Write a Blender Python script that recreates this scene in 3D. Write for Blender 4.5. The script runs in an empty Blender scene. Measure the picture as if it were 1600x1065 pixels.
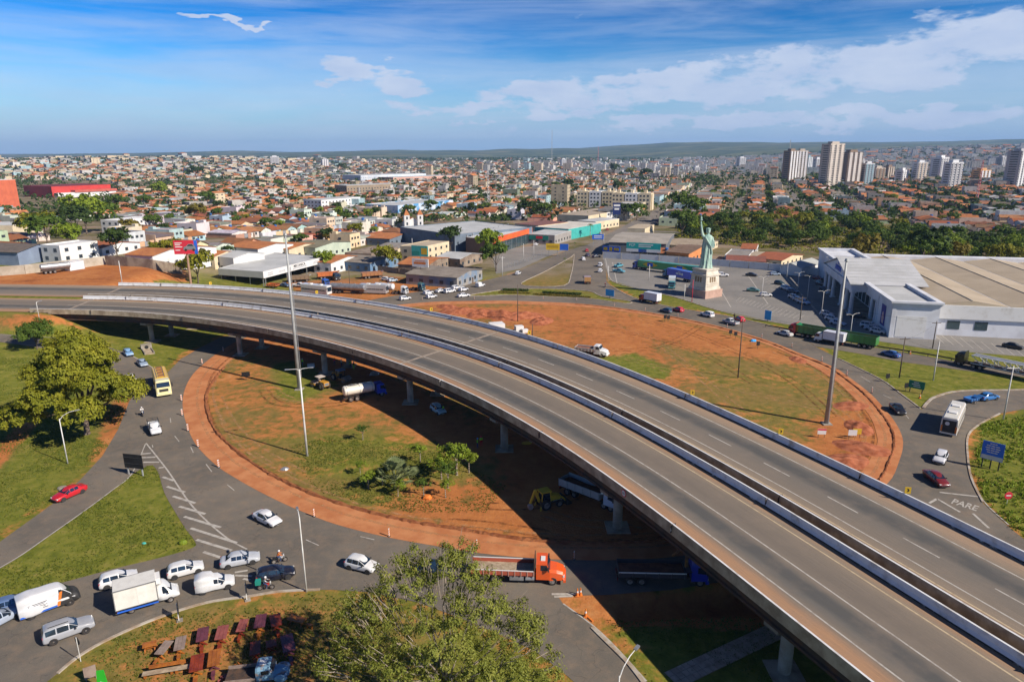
import bpy,bmesh,math,random
import numpy as np
from mathutils import Vector,Matrix
from mathutils.geometry import delaunay_2d_cdt
R=math.radians
random.seed(7)
rng=np.random.default_rng(7)
SC=bpy.context.scene
COL=SC.collection
# ------------------------------------------------------------------ camera
F_PX,CX,CY=1067.0,800.0,532.5
CAM_H,HZ,ROLL=47.0,240.0,R(0.3)
PITCH=math.atan((CY-HZ)/F_PX)
cd=bpy.data.cameras.new('camera')
cam=bpy.data.objects.new('camera',cd)
COL.objects.link(cam)
cd.sensor_width=36.0
cd.lens=36.0*F_PX/1600.0
cd.clip_start=0.5
cd.clip_end=60000
cam.matrix_world=Matrix.Translation((0,0,CAM_H))@Matrix.Rotation(R(90)-PITCH,4,'X')@Matrix.Rotation(-ROLL,4,'Z')
SC.camera=cam
# ------------------------------------------------------------------ light
SUN_EL,SH_AZ=R(35.8),R(149.3)
sdir=Vector((math.cos(SH_AZ)*math.cos(SUN_EL),math.sin(SH_AZ)*math.cos(SUN_EL),-math.sin(SUN_EL)))
sl=bpy.data.lights.new('sun','SUN')
sl.energy=5.0
sl.angle=R(0.5)
sl.color=(1.0,0.91,0.79)
sun=bpy.data.objects.new('sun',sl)
COL.objects.link(sun)
sun.rotation_euler=sdir.to_track_quat('-Z','Y').to_euler()
sun.location=(200,-120,300)
SC.view_settings.view_transform='Standard'
SC.view_settings.look='None'
SC.view_settings.exposure=0.42
SC.view_settings.gamma=1.0
SC.cycles.max_bounces=6
SC.cycles.diffuse_bounces=3
SC.cycles.glossy_bounces=2
SC.cycles.transparent_max_bounces=8
SC.cycles.volume_bounces=0
SC.cycles.use_denoising=True
def world():
 w=bpy.data.worlds.new('World')
 SC.world=w
 w.use_nodes=True
 nt=w.node_tree
 N,L=nt.nodes,nt.links
 N.clear()
 out=N.new('ShaderNodeOutputWorld')
 bg=N.new('ShaderNodeBackground')
 bg.inputs['Strength'].default_value=0.085
 sky=N.new('ShaderNodeTexSky')
 sky.sky_type='NISHITA'
 sky.sun_disc=False
 sky.sun_elevation=SUN_EL
 sky.sun_rotation=math.atan2(-sdir.x,-sdir.y)
 sky.altitude=1000
 sky.air_density=1.0
 sky.dust_density=0.0
 sky.ozone_density=1.5
 sc0=N.new('ShaderNodeVectorMath')
 sc0.operation='MULTIPLY'
 sc0.inputs[1].default_value=(0.115,0.115,0.115)
 L.new(sky.outputs[0],sc0.inputs[0])
 gm=N.new('ShaderNodeGamma')
 gm.inputs['Gamma'].default_value=1.9
 L.new(sc0.outputs[0],gm.inputs['Color'])
 hs=N.new('ShaderNodeVectorMath')
 hs.operation='MULTIPLY'
 hs.inputs[1].default_value=(8.0,8.6,9.6)
 st_=N.new('ShaderNodeHueSaturation')
 st_.inputs['Saturation'].default_value=1.30
 st_.inputs['Value'].default_value=1.22
 L.new(gm.outputs[0],st_.inputs['Color'])
 L.new(st_.outputs[0],hs.inputs[0])
 tc=N.new('ShaderNodeTexCoord')
 def math_(op,a,b=None,c=None,clamp=False):
  n=N.new('ShaderNodeMath')
  n.operation=op
  n.use_clamp=clamp
  for i,v in enumerate((a,b,c)):
   if v is None:
    continue
   if isinstance(v,(int,float)):
    n.inputs[i].default_value=v
   else:
    L.new(v,n.inputs[i])
  return n.outputs[0]
 sp=N.new('ShaderNodeSeparateXYZ')
 L.new(tc.outputs['Generated'],sp.inputs[0])
 az=math_('ARCTAN2',sp.outputs[0],sp.outputs[1])
 el=math_('ARCSINE',sp.outputs[2])
 def noise(scale,detail,rough,zs,seed,dist=0.0):
  mp=N.new('ShaderNodeMapping')
  mp.inputs['Scale'].default_value=(1,1,zs)
  mp.inputs['Location'].default_value=(seed,seed*0.7,seed*1.3)
  L.new(tc.outputs['Generated'],mp.inputs[0])
  n=N.new('ShaderNodeTexNoise')
  n.inputs['Scale'].default_value=scale
  n.inputs['Detail'].default_value=detail
  n.inputs['Roughness'].default_value=rough
  n.inputs['Distortion'].default_value=dist
  L.new(mp.outputs[0],n.inputs['Vector'])
  return n.outputs['Fac']
 wa=math_('MULTIPLY',math_('SUBTRACT',noise(9.0,4,0.6,3.0,5.3),0.5),0.34)
 we=math_('MULTIPLY',math_('SUBTRACT',noise(10.0,4,0.6,3.0,9.1),0.5),0.085)
 az2,el2=math_('ADD',az,wa),math_('ADD',el,we)
 def blob(a0,e0,ra,re):
  dx=math_('DIVIDE',math_('SUBTRACT',az2,R(a0)),R(ra))
  dy=math_('DIVIDE',math_('SUBTRACT',el2,R(e0)),R(re))
  r2=math_('ADD',math_('MULTIPLY',dx,dx),math_('MULTIPLY',dy,dy))
  return math_('SUBTRACT',1.0,r2,clamp=True)
  # one long cloud bank low on the right, puffs left of it, small ones high up
 bank=None
 for a0,e0,ra,re in((17,5.0,22,1.8),(25,5.8,16,2.6),(33,7.0,12,2.6),(3,4.6,9,1.3),(-10,5.8,5.0,1.5),(-2,3.4,15,0.9),(22,2.3,26,0.9),(18,12.4,5,0.9),(-12,12.4,5,0.7),(-23,11.2,1.6,0.3),(-20,9.3,3,0.35),(47,6.5,12,3),(65,9,12,3)):
  b=blob(a0,e0,ra,re)
  bank=b if bank is None else math_('MAXIMUM',bank,b)
 n1=noise(13.0,9,0.60,2.6,3.1,0.15)
 d1=math_('ADD',n1,math_('MULTIPLY',bank,0.40))
 r1=N.new('ShaderNodeMapRange')
 r1.interpolation_type='SMOOTHSTEP'
 r1.inputs[1].default_value=0.61
 r1.inputs[2].default_value=0.84
 r1.inputs[4].default_value=0.92
 L.new(d1,r1.inputs[0])
 # thin streaky veil that thickens towards the horizon
 n2=noise(3.0,6,0.6,11.0,8.7,0.4)
 low=N.new('ShaderNodeMapRange')
 low.inputs[1].default_value=R(24)
 low.inputs[2].default_value=R(1)
 low.inputs[3].default_value=0.0
 low.inputs[4].default_value=0.26
 L.new(el,low.inputs[0])
 d2=math_('ADD',n2,low.outputs[0])
 r2=N.new('ShaderNodeMapRange')
 r2.interpolation_type='SMOOTHSTEP'
 r2.inputs[1].default_value=0.46
 r2.inputs[2].default_value=0.88
 r2.inputs[4].default_value=0.45
 L.new(d2,r2.inputs[0])
 cf=math_('MAXIMUM',r1.outputs[0],r2.outputs[0])
 hzf=N.new('ShaderNodeMapRange')
 hzf.interpolation_type='SMOOTHSTEP'
 hzf.inputs[1].default_value=R(10)
 hzf.inputs[2].default_value=R(-1)
 hzf.inputs[4].default_value=1.0
 L.new(el,hzf.inputs[0])
 hmix=N.new('ShaderNodeMix')
 hmix.data_type='RGBA'
 hmix.inputs[7].default_value=(2.3,4.1,6.5,1)
 L.new(hzf.outputs[0],hmix.inputs[0])
 L.new(hs.outputs[0],hmix.inputs[6])
 shade=N.new('ShaderNodeMix')
 shade.data_type='RGBA'
 shade.inputs[6].default_value=(3.6,4.7,7.0,1)
 shade.inputs[7].default_value=(6.6,7.1,8.2,1)
 L.new(noise(11.0,5,0.6,3.6,1.7),shade.inputs[0])
 mx=N.new('ShaderNodeMix')
 mx.data_type='RGBA'
 L.new(cf,mx.inputs[0])
 L.new(hmix.outputs[2],mx.inputs[6])
 L.new(shade.outputs[2],mx.inputs[7])
 L.new(mx.outputs[2],bg.inputs['Color'])
 L.new(bg.outputs[0],out.inputs['Surface'])
world()
# ------------------------------------------------------------------ helpers
def sstep(a,b,x):
 t=np.clip((np.asarray(x,float)-a)/(b-a),0,1)
 return t*t*(3-2*t)
def ray(u,v):
 x,y=(u-CX)/F_PX,-(v-CY)/F_PX
 c,s=math.cos(ROLL),math.sin(ROLL)
 x,y=x*c+y*s,-x*s+y*c
 cp,sp=math.cos(PITCH),math.sin(PITCH)
 return np.array([x,cp+y*sp,-sp+y*cp])
def at(u,v,z=0.0):
 d=ray(u,v)
 t=(z-CAM_H)/d[2]
 return Vector((d[0]*t,d[1]*t,z))
PIT=(19.3,63.6,0.996,0.084)
def shape_a(x):
 return 172.0+(-120.8-x)*0.105
def terrain(x,y):
 x=np.asarray(x,float)
 y=np.asarray(y,float)
 # gentle rise of the land on the left
 h=3.6*sstep(-78,-138,x)*(1-0.9*sstep(330,560,y))
 # road embankment left of the abutment: top at 8 m
 ya=shape_a(x)
 wide=sstep(222,262,y)
 e=sstep(ya-9.5,ya-0.8,y)*(1-sstep(-122-28*wide,-106-6*wide,x))
 far=1-sstep(262,420,y)
 top=7.95+0.06*np.clip(y-ya,0,31)
 h=h+(top-h)*e*far
 # far land: rolling town, hill town left and right, ridge at the back
 d=np.hypot(x,y)
 h=h+26*sstep(1100,2600,d)*np.exp(-((x+1500)/1150)**2)
 h=h+62*sstep(1900,3700,y)*sstep(700,2600,x)
 h=h+9*sstep(900,2600,d)*np.sin(x*0.0021+1.0)*np.sin(y*0.0017+0.5)
 rid=sstep(5200,9600,y)*(70+46*sstep(-5200,4600,x)+14*np.sin(x*0.0011)+8*np.sin(x*0.0031+1)+5*np.sin(x*0.0083+2)+7*np.sin(y*0.004+x*0.0017))
 # the open excavation beside the lower road
 a,b=(x-PIT[0])*PIT[2]+(y-PIT[1])*PIT[3],-(x-PIT[0])*PIT[3]+(y-PIT[1])*PIT[2]
 h=h-1.5*sstep(8.6,7.6,np.abs(a))*sstep(2.3,1.3,np.abs(b))
 return h+rid
def gz(x,y):
 return float(terrain(x,y))
def atg(u,v,dz=0.0):
 d=ray(u,v)
 t=(0-CAM_H)/d[2]if d[2]<-1e-4 else 9000.0
 for _ in range(25):
  z=gz(d[0]*t,d[1]*t)
  tn=(z-CAM_H)/d[2]
  t=0.5*t+0.5*tn
 return Vector((d[0]*t,d[1]*t,gz(d[0]*t,d[1]*t)+dz))
def tag(o,label=None,cat=None,group=None,kind=None):
 if label:o['label']=label
 if cat:o['category']=cat
 if group:o['group']=group
 if kind:o['kind']=kind
 return o
def thing(name,label,cat,loc=(0,0,0),rz=0.0,group=None):
 o=bpy.data.objects.new(name,None)
 o.empty_display_size=0.5
 COL.objects.link(o)
 o.location=loc
 o.rotation_euler=(0,0,rz)
 return tag(o,label,cat,group)
def link(name,me,parent=None,loc=None,rz=None,color=None):
 o=bpy.data.objects.new(name,me)
 COL.objects.link(o)
 if parent is not None:o.parent=parent
 if loc is not None:o.location=loc
 if rz is not None:o.rotation_euler=(0,0,rz)
 if color is not None:o.color=(*color,1)
 return o
def dup(root,loc,rz=None,label=None,group=None,scale=None):
 r=root.copy()
 COL.objects.link(r)
 r.location=loc
 if rz is not None:r.rotation_euler=(0,0,rz)
 if scale is not None:r.scale=scale if hasattr(scale,'__len__')else(scale,)*3
 if label:r['label']=label
 if group:r['group']=group
 for ch in root.children:
  c=ch.copy()
  COL.objects.link(c)
  c.parent=r
  for g in ch.children:
   k=g.copy()
   COL.objects.link(k)
   k.parent=c
 return r
class MB:
 """collects shapes and links them as one mesh object"""
 def __init__(s):
  s.v,s.f,s.m=[],[],[]
 def add(s,vs,fs,mi=0):
  o=len(s.v)
  s.v+=[tuple(p)for p in vs]
  s.f+=[tuple(i+o for i in f)for f in fs]
  s.m+=[mi]*len(fs)
  return s
 def box(s,x0,x1,y0,y1,z0,z1,mi=0,M=None):
  vs=[(x0,y0,z0),(x1,y0,z0),(x1,y1,z0),(x0,y1,z0),(x0,y0,z1),(x1,y0,z1),(x1,y1,z1),(x0,y1,z1)]
  if M is not None:vs=[M@Vector(p)for p in vs]
  return s.add(vs,[(3,2,1,0),(4,5,6,7),(0,1,5,4),(1,2,6,5),(2,3,7,6),(3,0,4,7)],mi)
 def bar(s,p,q,w,h=None,mi=0):
  p,q=Vector(p),Vector(q)
  h=h or w
  d=q-p
  M=Matrix.Translation(p)@d.to_track_quat('X','Z').to_matrix().to_4x4()
  return s.box(0,d.length,-w/2,w/2,-h/2,h/2,mi,M)
 def cyl(s,p,q,r0,r1=None,n=10,mi=0,caps=True):
  p,q=Vector(p),Vector(q)
  r1=r0 if r1 is None else r1
  M=(q-p).to_track_quat('Z','Y').to_matrix()
  vs=[]
  for c,r in((p,r0),(q,r1)):
   for i in range(n):
    a=2*math.pi*i/n
    vs.append(c+M@Vector((r*math.cos(a),r*math.sin(a),0)))
  fs=[(i,(i+1)%n,n+(i+1)%n,n+i)for i in range(n)]
  if caps:fs+=[tuple(range(n-1,-1,-1)),tuple(range(n,2*n))]
  return s.add(vs,fs,mi)
 def tube(s,pts,rad,n=8,mi=0):
  for i in range(len(pts)-1):
   r=rad if not hasattr(rad,'__len__')else rad[i]
   r2=rad if not hasattr(rad,'__len__')else rad[i+1]
   s.cyl(pts[i],pts[i+1],r,r2,n,mi)
  return s
 def prism(s,poly,z0,z1,mi=0,M=None):
  n=len(poly)
  vs=[(p[0],p[1],z0)for p in poly]+[(p[0],p[1],z1)for p in poly]
  if M is not None:vs=[M@Vector(p)for p in vs]
  fs=[(i,(i+1)%n,n+(i+1)%n,n+i)for i in range(n)]
  return s.add(vs,fs+[tuple(range(n-1,-1,-1)),tuple(range(n,2*n))],mi)
 def side(s,prof,y0,y1,mi=0):
  n=len(prof)
  vs=[(p[0],y0,p[1])for p in prof]+[(p[0],y1,p[1])for p in prof]
  fs=[(i,(i+1)%n,n+(i+1)%n,n+i)for i in range(n)]
  return s.add(vs,fs+[tuple(range(n-1,-1,-1)),tuple(range(n,2*n))],mi)
 def loft(s,rings,mi=0,caps=True,closed=True):
  n=len(rings[0])
  vs=[p for r in rings for p in r]
  fs=[]
  for k in range(len(rings)-1):
   for i in range(n if closed else n-1):
    j=(i+1)%n
    fs.append((k*n+i,k*n+j,(k+1)*n+j,(k+1)*n+i))
  if caps:fs+=[tuple(range(n-1,-1,-1)),tuple(range((len(rings)-1)*n,len(rings)*n))]
  return s.add(vs,fs,mi)
 def ball(s,c,r,n=8,m=6,sc=(1,1,1),mi=0):
  rings=[]
  for k in range(m+1):
   t=math.pi*k/m
   rr=max(math.sin(t),0.02)*r
   rings.append([(c[0]+rr*math.cos(2*math.pi*i/n)*sc[0],c[1]+rr*math.sin(2*math.pi*i/n)*sc[1],c[2]-math.cos(t)*r*sc[2])for i in range(n)])
  return s.loft(rings,mi)
 def mesh(s,name,mats,smooth=False):
  me=bpy.data.meshes.new(name)
  me.from_pydata(s.v,[],s.f)
  for m in(mats if isinstance(mats,(list,tuple))else[mats]):
   me.materials.append(m)
  if len(set(s.m))>1:me.polygons.foreach_set('material_index',s.m)
  if smooth:
   me.polygons.foreach_set('use_smooth',[True]*len(s.f))
  me.update()
  return me
 def build(s,name,mats,parent=None,loc=None,rz=None,smooth=False,color=None,fix=True):
  me=s.mesh(name,mats,smooth)
  if fix:
   bm=bmesh.new()
   bm.from_mesh(me)
   bmesh.ops.recalc_face_normals(bm,faces=bm.faces)
   bm.to_mesh(me)
   bm.free()
  return link(name,me,parent,loc,rz,color)
def npmesh(name,V,Fq,mats,mi=None,smooth=False):
 """mesh from numpy arrays: V (n,3), Fq list of (m,k) index arrays"""
 me=bpy.data.meshes.new(name)
 me.vertices.add(len(V))
 me.vertices.foreach_set('co',np.asarray(V,np.float32).ravel())
 loops=np.concatenate([f.ravel()for f in Fq]).astype(np.int32)
 cnt=np.concatenate([np.full(len(f),f.shape[1])for f in Fq]).astype(np.int32)
 st=np.concatenate([[0],np.cumsum(cnt)[:-1]]).astype(np.int32)
 me.loops.add(len(loops))
 me.loops.foreach_set('vertex_index',loops)
 me.polygons.add(len(cnt))
 me.polygons.foreach_set('loop_start',st)
 me.polygons.foreach_set('loop_total',cnt)
 for m in(mats if isinstance(mats,(list,tuple))else[mats]):
  me.materials.append(m)
 if mi is not None:me.polygons.foreach_set('material_index',np.asarray(mi,np.int32))
 me.polygons.foreach_set('use_smooth',np.full(len(cnt),smooth,bool))
 me.update(calc_edges=True)
 me.validate()
 return me
 # ------------------------------------------------------------------ materials
class NT:
 def __init__(s,name):
  s.mat=bpy.data.materials.new(name)
  s.mat.use_nodes=True
  s.nt=s.mat.node_tree
  s.b=s.nt.nodes['Principled BSDF']
 def n(s,t,**kw):
  nd=s.nt.nodes.new(t)
  for k,v in kw.items():setattr(nd,k,v)
  return nd
 def l(s,a,b):s.nt.links.new(a,b)
 def val(s,sock,v):
  if isinstance(v,(int,float)):sock.default_value=v
  elif isinstance(v,(tuple,list)):sock.default_value=(*v,1)if len(v)==3 and sock.type=='RGBA' else v
  else:s.l(v,sock)
 def pos(s):return s.n('ShaderNodeNewGeometry').outputs['Position']
 def obj(s):return s.n('ShaderNodeTexCoord').outputs['Object']
 def noise(s,vec,scale,detail=4,rough=0.55,dist=0.0,sc=None):
  if sc:
   mp=s.n('ShaderNodeMapping')
   mp.inputs['Scale'].default_value=sc
   s.l(vec,mp.inputs[0])
   vec=mp.outputs[0]
  t=s.n('ShaderNodeTexNoise')
  t.inputs['Scale'].default_value=scale
  t.inputs['Detail'].default_value=detail
  t.inputs['Roughness'].default_value=rough
  t.inputs['Distortion'].default_value=dist
  s.l(vec,t.inputs['Vector'])
  return t.outputs['Fac']
 def m(s,op,a,b=0.0,clamp=False):
  t=s.n('ShaderNodeMath',operation=op,use_clamp=clamp)
  s.val(t.inputs[0],a)
  s.val(t.inputs[1],b)
  return t.outputs[0]
 def rng(s,v,a,b,lo=0.0,hi=1.0,smooth=True):
  t=s.n('ShaderNodeMapRange',interpolation_type='SMOOTHSTEP' if smooth else 'LINEAR')
  s.l(v,t.inputs[0])
  for i,x in enumerate((a,b,lo,hi)):t.inputs[i+1].default_value=x
  return t.outputs[0]
 def mix(s,f,a,b,mode='MIX'):
  t=s.n('ShaderNodeMix',data_type='RGBA',blend_type=mode)
  s.val(t.inputs[0],f)
  s.val(t.inputs[6],a)
  s.val(t.inputs[7],b)
  return t.outputs[2]
 def ramp(s,f,stops):
  t=s.n('ShaderNodeValToRGB')
  e=t.color_ramp.elements
  while len(e)<len(stops):e.new(0.5)
  for k,(p,c)in enumerate(stops):
   e[k].position=p
   e[k].color=(*c,1)
  s.val(t.inputs[0],f)
  return t.outputs[0]
 def attr(s,name,out='Color'):return s.n('ShaderNodeAttribute',attribute_name=name).outputs[out]
 def bump(s,h,strength=0.3,dist=0.05):
  t=s.n('ShaderNodeBump')
  t.inputs['Strength'].default_value=strength
  t.inputs['Distance'].default_value=dist
  s.l(h,t.inputs['Height'])
  s.l(t.outputs[0],s.b.inputs['Normal'])
 def done(s,color,rough=0.8,metal=0.0,spec=0.3):
  s.val(s.b.inputs['Base Color'],color)
  s.val(s.b.inputs['Roughness'],rough)
  s.b.inputs['Metallic'].default_value=metal
  s.b.inputs['Specular IOR Level'].default_value=spec
  return s.mat
_mats={}
def mat(name,c,c2=None,scale=1.5,rough=0.8,metal=0.0,spec=0.3,bump=0.0,world=True,detail=4,lo=0.35,hi=0.65):
 if name in _mats:return _mats[name]
 t=NT(name)
 if c2 is None:
  c2=tuple(x*0.78 for x in c)
 nz=t.noise(t.pos()if world else t.obj(),scale,detail,0.6)
 col=t.mix(t.rng(nz,lo,hi),c,c2)
 if bump:t.bump(nz,bump)
 _mats[name]=t.done(col,rough,metal,spec)
 return _mats[name]
def objmat(name,rough=0.7,metal=0.0,spec=0.4,scale=0.6,amt=0.25,coat=0.0,bump=0.0,streak=None):
 """colour comes from the object's own colour, with dirt on top"""
 if name in _mats:return _mats[name]
 t=NT(name)
 oi=t.n('ShaderNodeObjectInfo')
 p=t.pos()
 nz=t.noise(p,scale,5,0.65,sc=streak)
 col=t.mix(t.m('MULTIPLY',t.rng(nz,0.4,0.75),amt),oi.outputs['Color'],(0.16,0.11,0.075))
 if bump:t.bump(nz,bump)
 if coat:t.b.inputs['Coat Weight'].default_value=coat
 _mats[name]=t.done(col,rough,metal,spec)
 return _mats[name]
 # ------------------------------------------------------------------ plan of the junction, points picked on the ground
def G(pts):return[atg(u,v)for u,v in pts]
ISLAND=[(385,527),(347,547),(315,571),(297,591),(287,615),(286,640),(294,670),(308,697),(338,727),(365,745),(400,765),(440,785),(477,801),(525,819),(600,838),(682,853),(750,864),(850,873),(950,875),(1040,871),(1130,857),(1230,833),(1320,795),(1385,757),(1405,720),(1411,690),(1402,665),(1385,642),(1360,615),(1325,588),(1300,572),(1250,552),(1200,532),(1125,510),(1050,494),(975,482),(900,474),(800,470),(760,470),(690,471),(646,474),(600,479),(540,489),(470,504)]
TRACK_IN=[(395,545),(362,562),(345,580),(326,607),(322,630),(332,665),(355,692),(400,727),(440,750),(500,776),(575,799),(650,816),(725,827),(775,836),(850,846),(950,848),(1040,844),(1130,830),(1230,800),(1310,765),(1345,738),(1368,700),(1370,680),(1357,647),(1326,613),(1300,591),(1250,562),(1200,539),(1125,515),(1050,499),(975,487),(900,479),(800,475),(760,475),(690,476),(646,479),(600,485),(540,497),(470,515)]
TRI=[(206,742),(224,731),(238,727),(248,740),(257,770),(277,805),(290,826),(305,846),(300,856),(250,871),(175,889),(100,909),(0,934),(-60,950),(-60,920),(0,888),(35,867),(75,839),(125,804),(175,767)]
MED1=[(815,442),(850,425),(892,402),(897,396),(896,410),(892,430),(882,446),(830,447)]
MED2=[(730,462),(770,455),(800,452),(860,451),(920,455),(940,463),(985,471),(975,474),(925,467),(870,464),(800,461),(760,462)]
ROAD=[(470,493),(385,520),(345,527),(318,540),(282,561),(262,582),(230,590),(202,627),(185,670),(160,712),(125,750),(85,785),(0,846),(-60,890),(-60,1110),(60,1075),(87,1054),(125,1024),(175,996),(250,964),(325,941),(387,932),(437,924),(480,921),(520,921),(580,925),(650,940),(720,965),(790,995),(835,1016),(887,1056),(930,1095),(1034,1095),(1010,1064),(962,1011),(925,976),(880,943),(872,931),(950,929),(1050,921),(1150,905),(1260,880),(1400,868),(1500,872),(1640,890),(1600,842),(1575,822),(1535,785),(1517,748),(1511,712),(1512,680),(1532,662),(1562,646),(1600,639),(1700,632),(1700,605),(1600,609),(1500,611),(1462,620),(1450,628),(1440,640),(1407,615),(1375,592),(1310,560),(1275,542),(1240,518),(1200,507),(1175,502),(1125,492),(1050,480),(990,465),(955,447),(948,440),(945,400),(940,380),(925,380),(882,393),(840,411),(800,428),(725,446),(650,456),(587,467),(520,481)]
HIGHWAY=[(1240,518),(1362,542),(1525,570),(1600,581),(1760,603),(1760,616),(1600,589),(1517,580),(1407,565),(1340,552),(1275,541.5)]
SIDE=[(-60,516),(0,521.5),(32,524),(112,532),(160,540),(198,551),(208,557),(248,581),(264,583),(230,600),(204,622),(175,590),(140,561),(91,547.5),(0,534.5),(-60,529)]
LOT=[(942,403),(1100,412),(1277,427),(1440,440),(1760,500),(1760,575),(1600,557),(1450,545),(1360,531),(1300,517),(1200,501),(1125,485),(1050,462),(990,449),(957,439),(950,430)]
def inside(P,poly):
 x,y=P[:,0],P[:,1]
 r=np.zeros(len(P),bool)
 n=len(poly)
 for i in range(n):
  (x0,y0),(x1,y1)=poly[i][:2],poly[(i+1)%n][:2]
  if y0==y1:continue
  c=((y0>y)!=(y1>y))&(x<(x1-x0)*(y-y0)/(y1-y0)+x0)
  r^=c
 return r
def edist(P,poly,closed=True):
 b=np.full(len(P),1e9)
 n=len(poly)
 for i in range(n if closed else n-1):
  a=np.array(poly[i][:2]);c=np.array(poly[(i+1)%n][:2]);d=c-a
  t=np.clip(((P-a)@d)/max(d@d,1e-9),0,1)
  b=np.minimum(b,np.hypot(*(P-a-t[:,None]*d).T))
 return b
def smooth_loop(pts,n=4,closed=True):
 """Catmull-Rom through the points"""
 P=[np.array(p[:2])for p in pts]
 m=len(P)
 out=[]
 for i in range(m if closed else m-1):
  p0,p1,p2,p3=(P[(i+k-1)%m]if closed else P[min(max(i+k-1,0),m-1)]for k in range(4))
  for j in range(n):
   t=j/n
   out.append(0.5*(2*p1+(p2-p0)*t+(2*p0-5*p1+4*p2-p3)*t*t+(3*p1-p0-3*p2+p3)*t**3))
 if not closed:out.append(P[-1])
 return[tuple(p)for p in out]
def sheet(name,outers,holes,material,off,step=6.0,parent=None,kind='structure',uvline=None):
 """a flat sheet that follows the ground, cut from outlines by a constrained triangulation"""
 pts,edges=[],[]
 for lp in outers+holes:
  o=len(pts)
  pts+=[Vector(p[:2])for p in lp]
  edges+=[(o+i,o+(i+1)%len(lp))for i in range(len(lp))]
 A=np.array([tuple(p)for p in pts])
 lo,hi=A.min(0),A.max(0)
 gx,gy=np.meshgrid(np.arange(lo[0]+step/2,hi[0],step),np.arange(lo[1]+step/2,hi[1],step))
 Q=np.c_[gx.ravel(),gy.ravel()]+rng.uniform(-0.2,0.2,(gx.size,2))*step
 k=np.zeros(len(Q),bool)
 for lp in outers:k|=inside(Q,lp)
 for lp in outers+holes:k&=edist(Q,lp)>step*0.35
 for lp in holes:k&=~inside(Q,lp)
 pts+=[Vector(q)for q in Q[k]]
 V,_,Fc,*_r=delaunay_2d_cdt(pts,edges,[],0,1e-4)
 V=np.array([tuple(v)for v in V])
 Fc=np.array(Fc)
 C=V[Fc].mean(1)
 k=np.zeros(len(C),bool)
 for lp in outers:k|=inside(C,lp)
 for lp in holes:k&=~inside(C,lp)
 Fc=Fc[k]
 a=V[Fc[:,1]]-V[Fc[:,0]];b=V[Fc[:,2]]-V[Fc[:,0]]
 fl=a[:,0]*b[:,1]-a[:,1]*b[:,0]<0
 Fc[fl]=Fc[fl][:,::-1]
 Z=terrain(V[:,0],V[:,1])+off
 o=link(name,npmesh(name,np.c_[V,Z],[Fc],material),parent)
 if parent is None:tag(o,kind=kind)
 return o
gISL=smooth_loop(G(ISLAND),4)
gTRK=smooth_loop(G(TRACK_IN),4)
gTRI=smooth_loop(G(TRI),3)
gM1,gM2=smooth_loop(G(MED1),3),smooth_loop(G(MED2),3)
gROAD,gHW,gSIDE,gLOT=[[tuple(p[:2])for p in G(q)]for q in(ROAD,HIGHWAY,SIDE,LOT)]
# ---- ground materials
def ground_material():
 t=NT('ground_soil_and_grass')
 p=t.pos()
 mk=t.n('ShaderNodeSeparateColor')
 t.l(t.attr('mask'),mk.inputs[0])
 dirt,lush,town=mk.outputs
 n1=t.noise(p,0.09,6,0.62)
 n2=t.noise(p,0.55,6,0.65,0.3)
 n3=t.noise(p,3.1,4,0.7)
 gl=t.ramp(n2,[(0.25,(0.075,0.095,0.012)),(0.46,(0.155,0.168,0.022)),(0.60,(0.215,0.205,0.036)),(0.78,(0.30,0.235,0.075))])
 gd=t.ramp(n2,[(0.25,(0.13,0.105,0.022)),(0.50,(0.24,0.165,0.048)),(0.75,(0.32,0.18,0.065))])
 grass=t.mix(t.rng(t.m('ADD',lush,t.m('MULTIPLY',t.m('SUBTRACT',n1,0.5),1.1)),0.25,0.75),gd,gl)
 grass=t.mix(t.m('MULTIPLY',t.rng(n3,0.3,0.7),0.45),grass,t.mix(0.45,grass,(0.02,0.03,0.006)))
 soil=t.ramp(t.m('ADD',t.m('MULTIPLY',n1,0.55),t.m('MULTIPLY',n2,0.45)),[(0.30,(0.22,0.070,0.024)),(0.44,(0.39,0.135,0.042)),(0.57,(0.47,0.185,0.058)),(0.73,(0.54,0.28,0.11))])
 soil=t.mix(t.m('MULTIPLY',t.rng(n3,0.35,0.75),0.35),soil,t.mix(0.6,soil,(0.16,0.05,0.02)))
 f=t.rng(t.m('ADD',dirt,t.m('MULTIPLY',t.m('SUBTRACT',t.m('ADD',t.m('MULTIPLY',n1,0.5),t.m('MULTIPLY',n2,0.5)),0.5),1.7)),0.36,0.64)
 c=t.mix(f,grass,soil)
 tw=t.ramp(t.noise(p,0.035,5,0.6),[(0.30,(0.05,0.075,0.018)),(0.44,(0.16,0.13,0.06)),(0.56,(0.25,0.20,0.145)),(0.72,(0.32,0.17,0.085))])
 c=t.mix(town,c,tw)
 # the far open land: fields and scrub in large patches
 yy=t.n('ShaderNodeSeparateXYZ')
 t.l(p,yy.inputs[0])
 fields=t.ramp(t.noise(p,0.0022,6,0.66,0.6,sc=(1,1.9,1)),[(0.32,(0.022,0.036,0.014)),(0.47,(0.05,0.07,0.022)),(0.56,(0.12,0.13,0.045)),(0.66,(0.24,0.19,0.09)),(0.8,(0.09,0.10,0.03))])
 c=t.mix(t.rng(yy.outputs[1],3600,4700),c,fields)
 hgt=t.m('ADD',n3,t.m('MULTIPLY',n2,1.5))
 t.bump(hgt,0.5,0.18)
 return t.done(c,0.95,0,0.1)
M_GROUND=ground_material()
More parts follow.
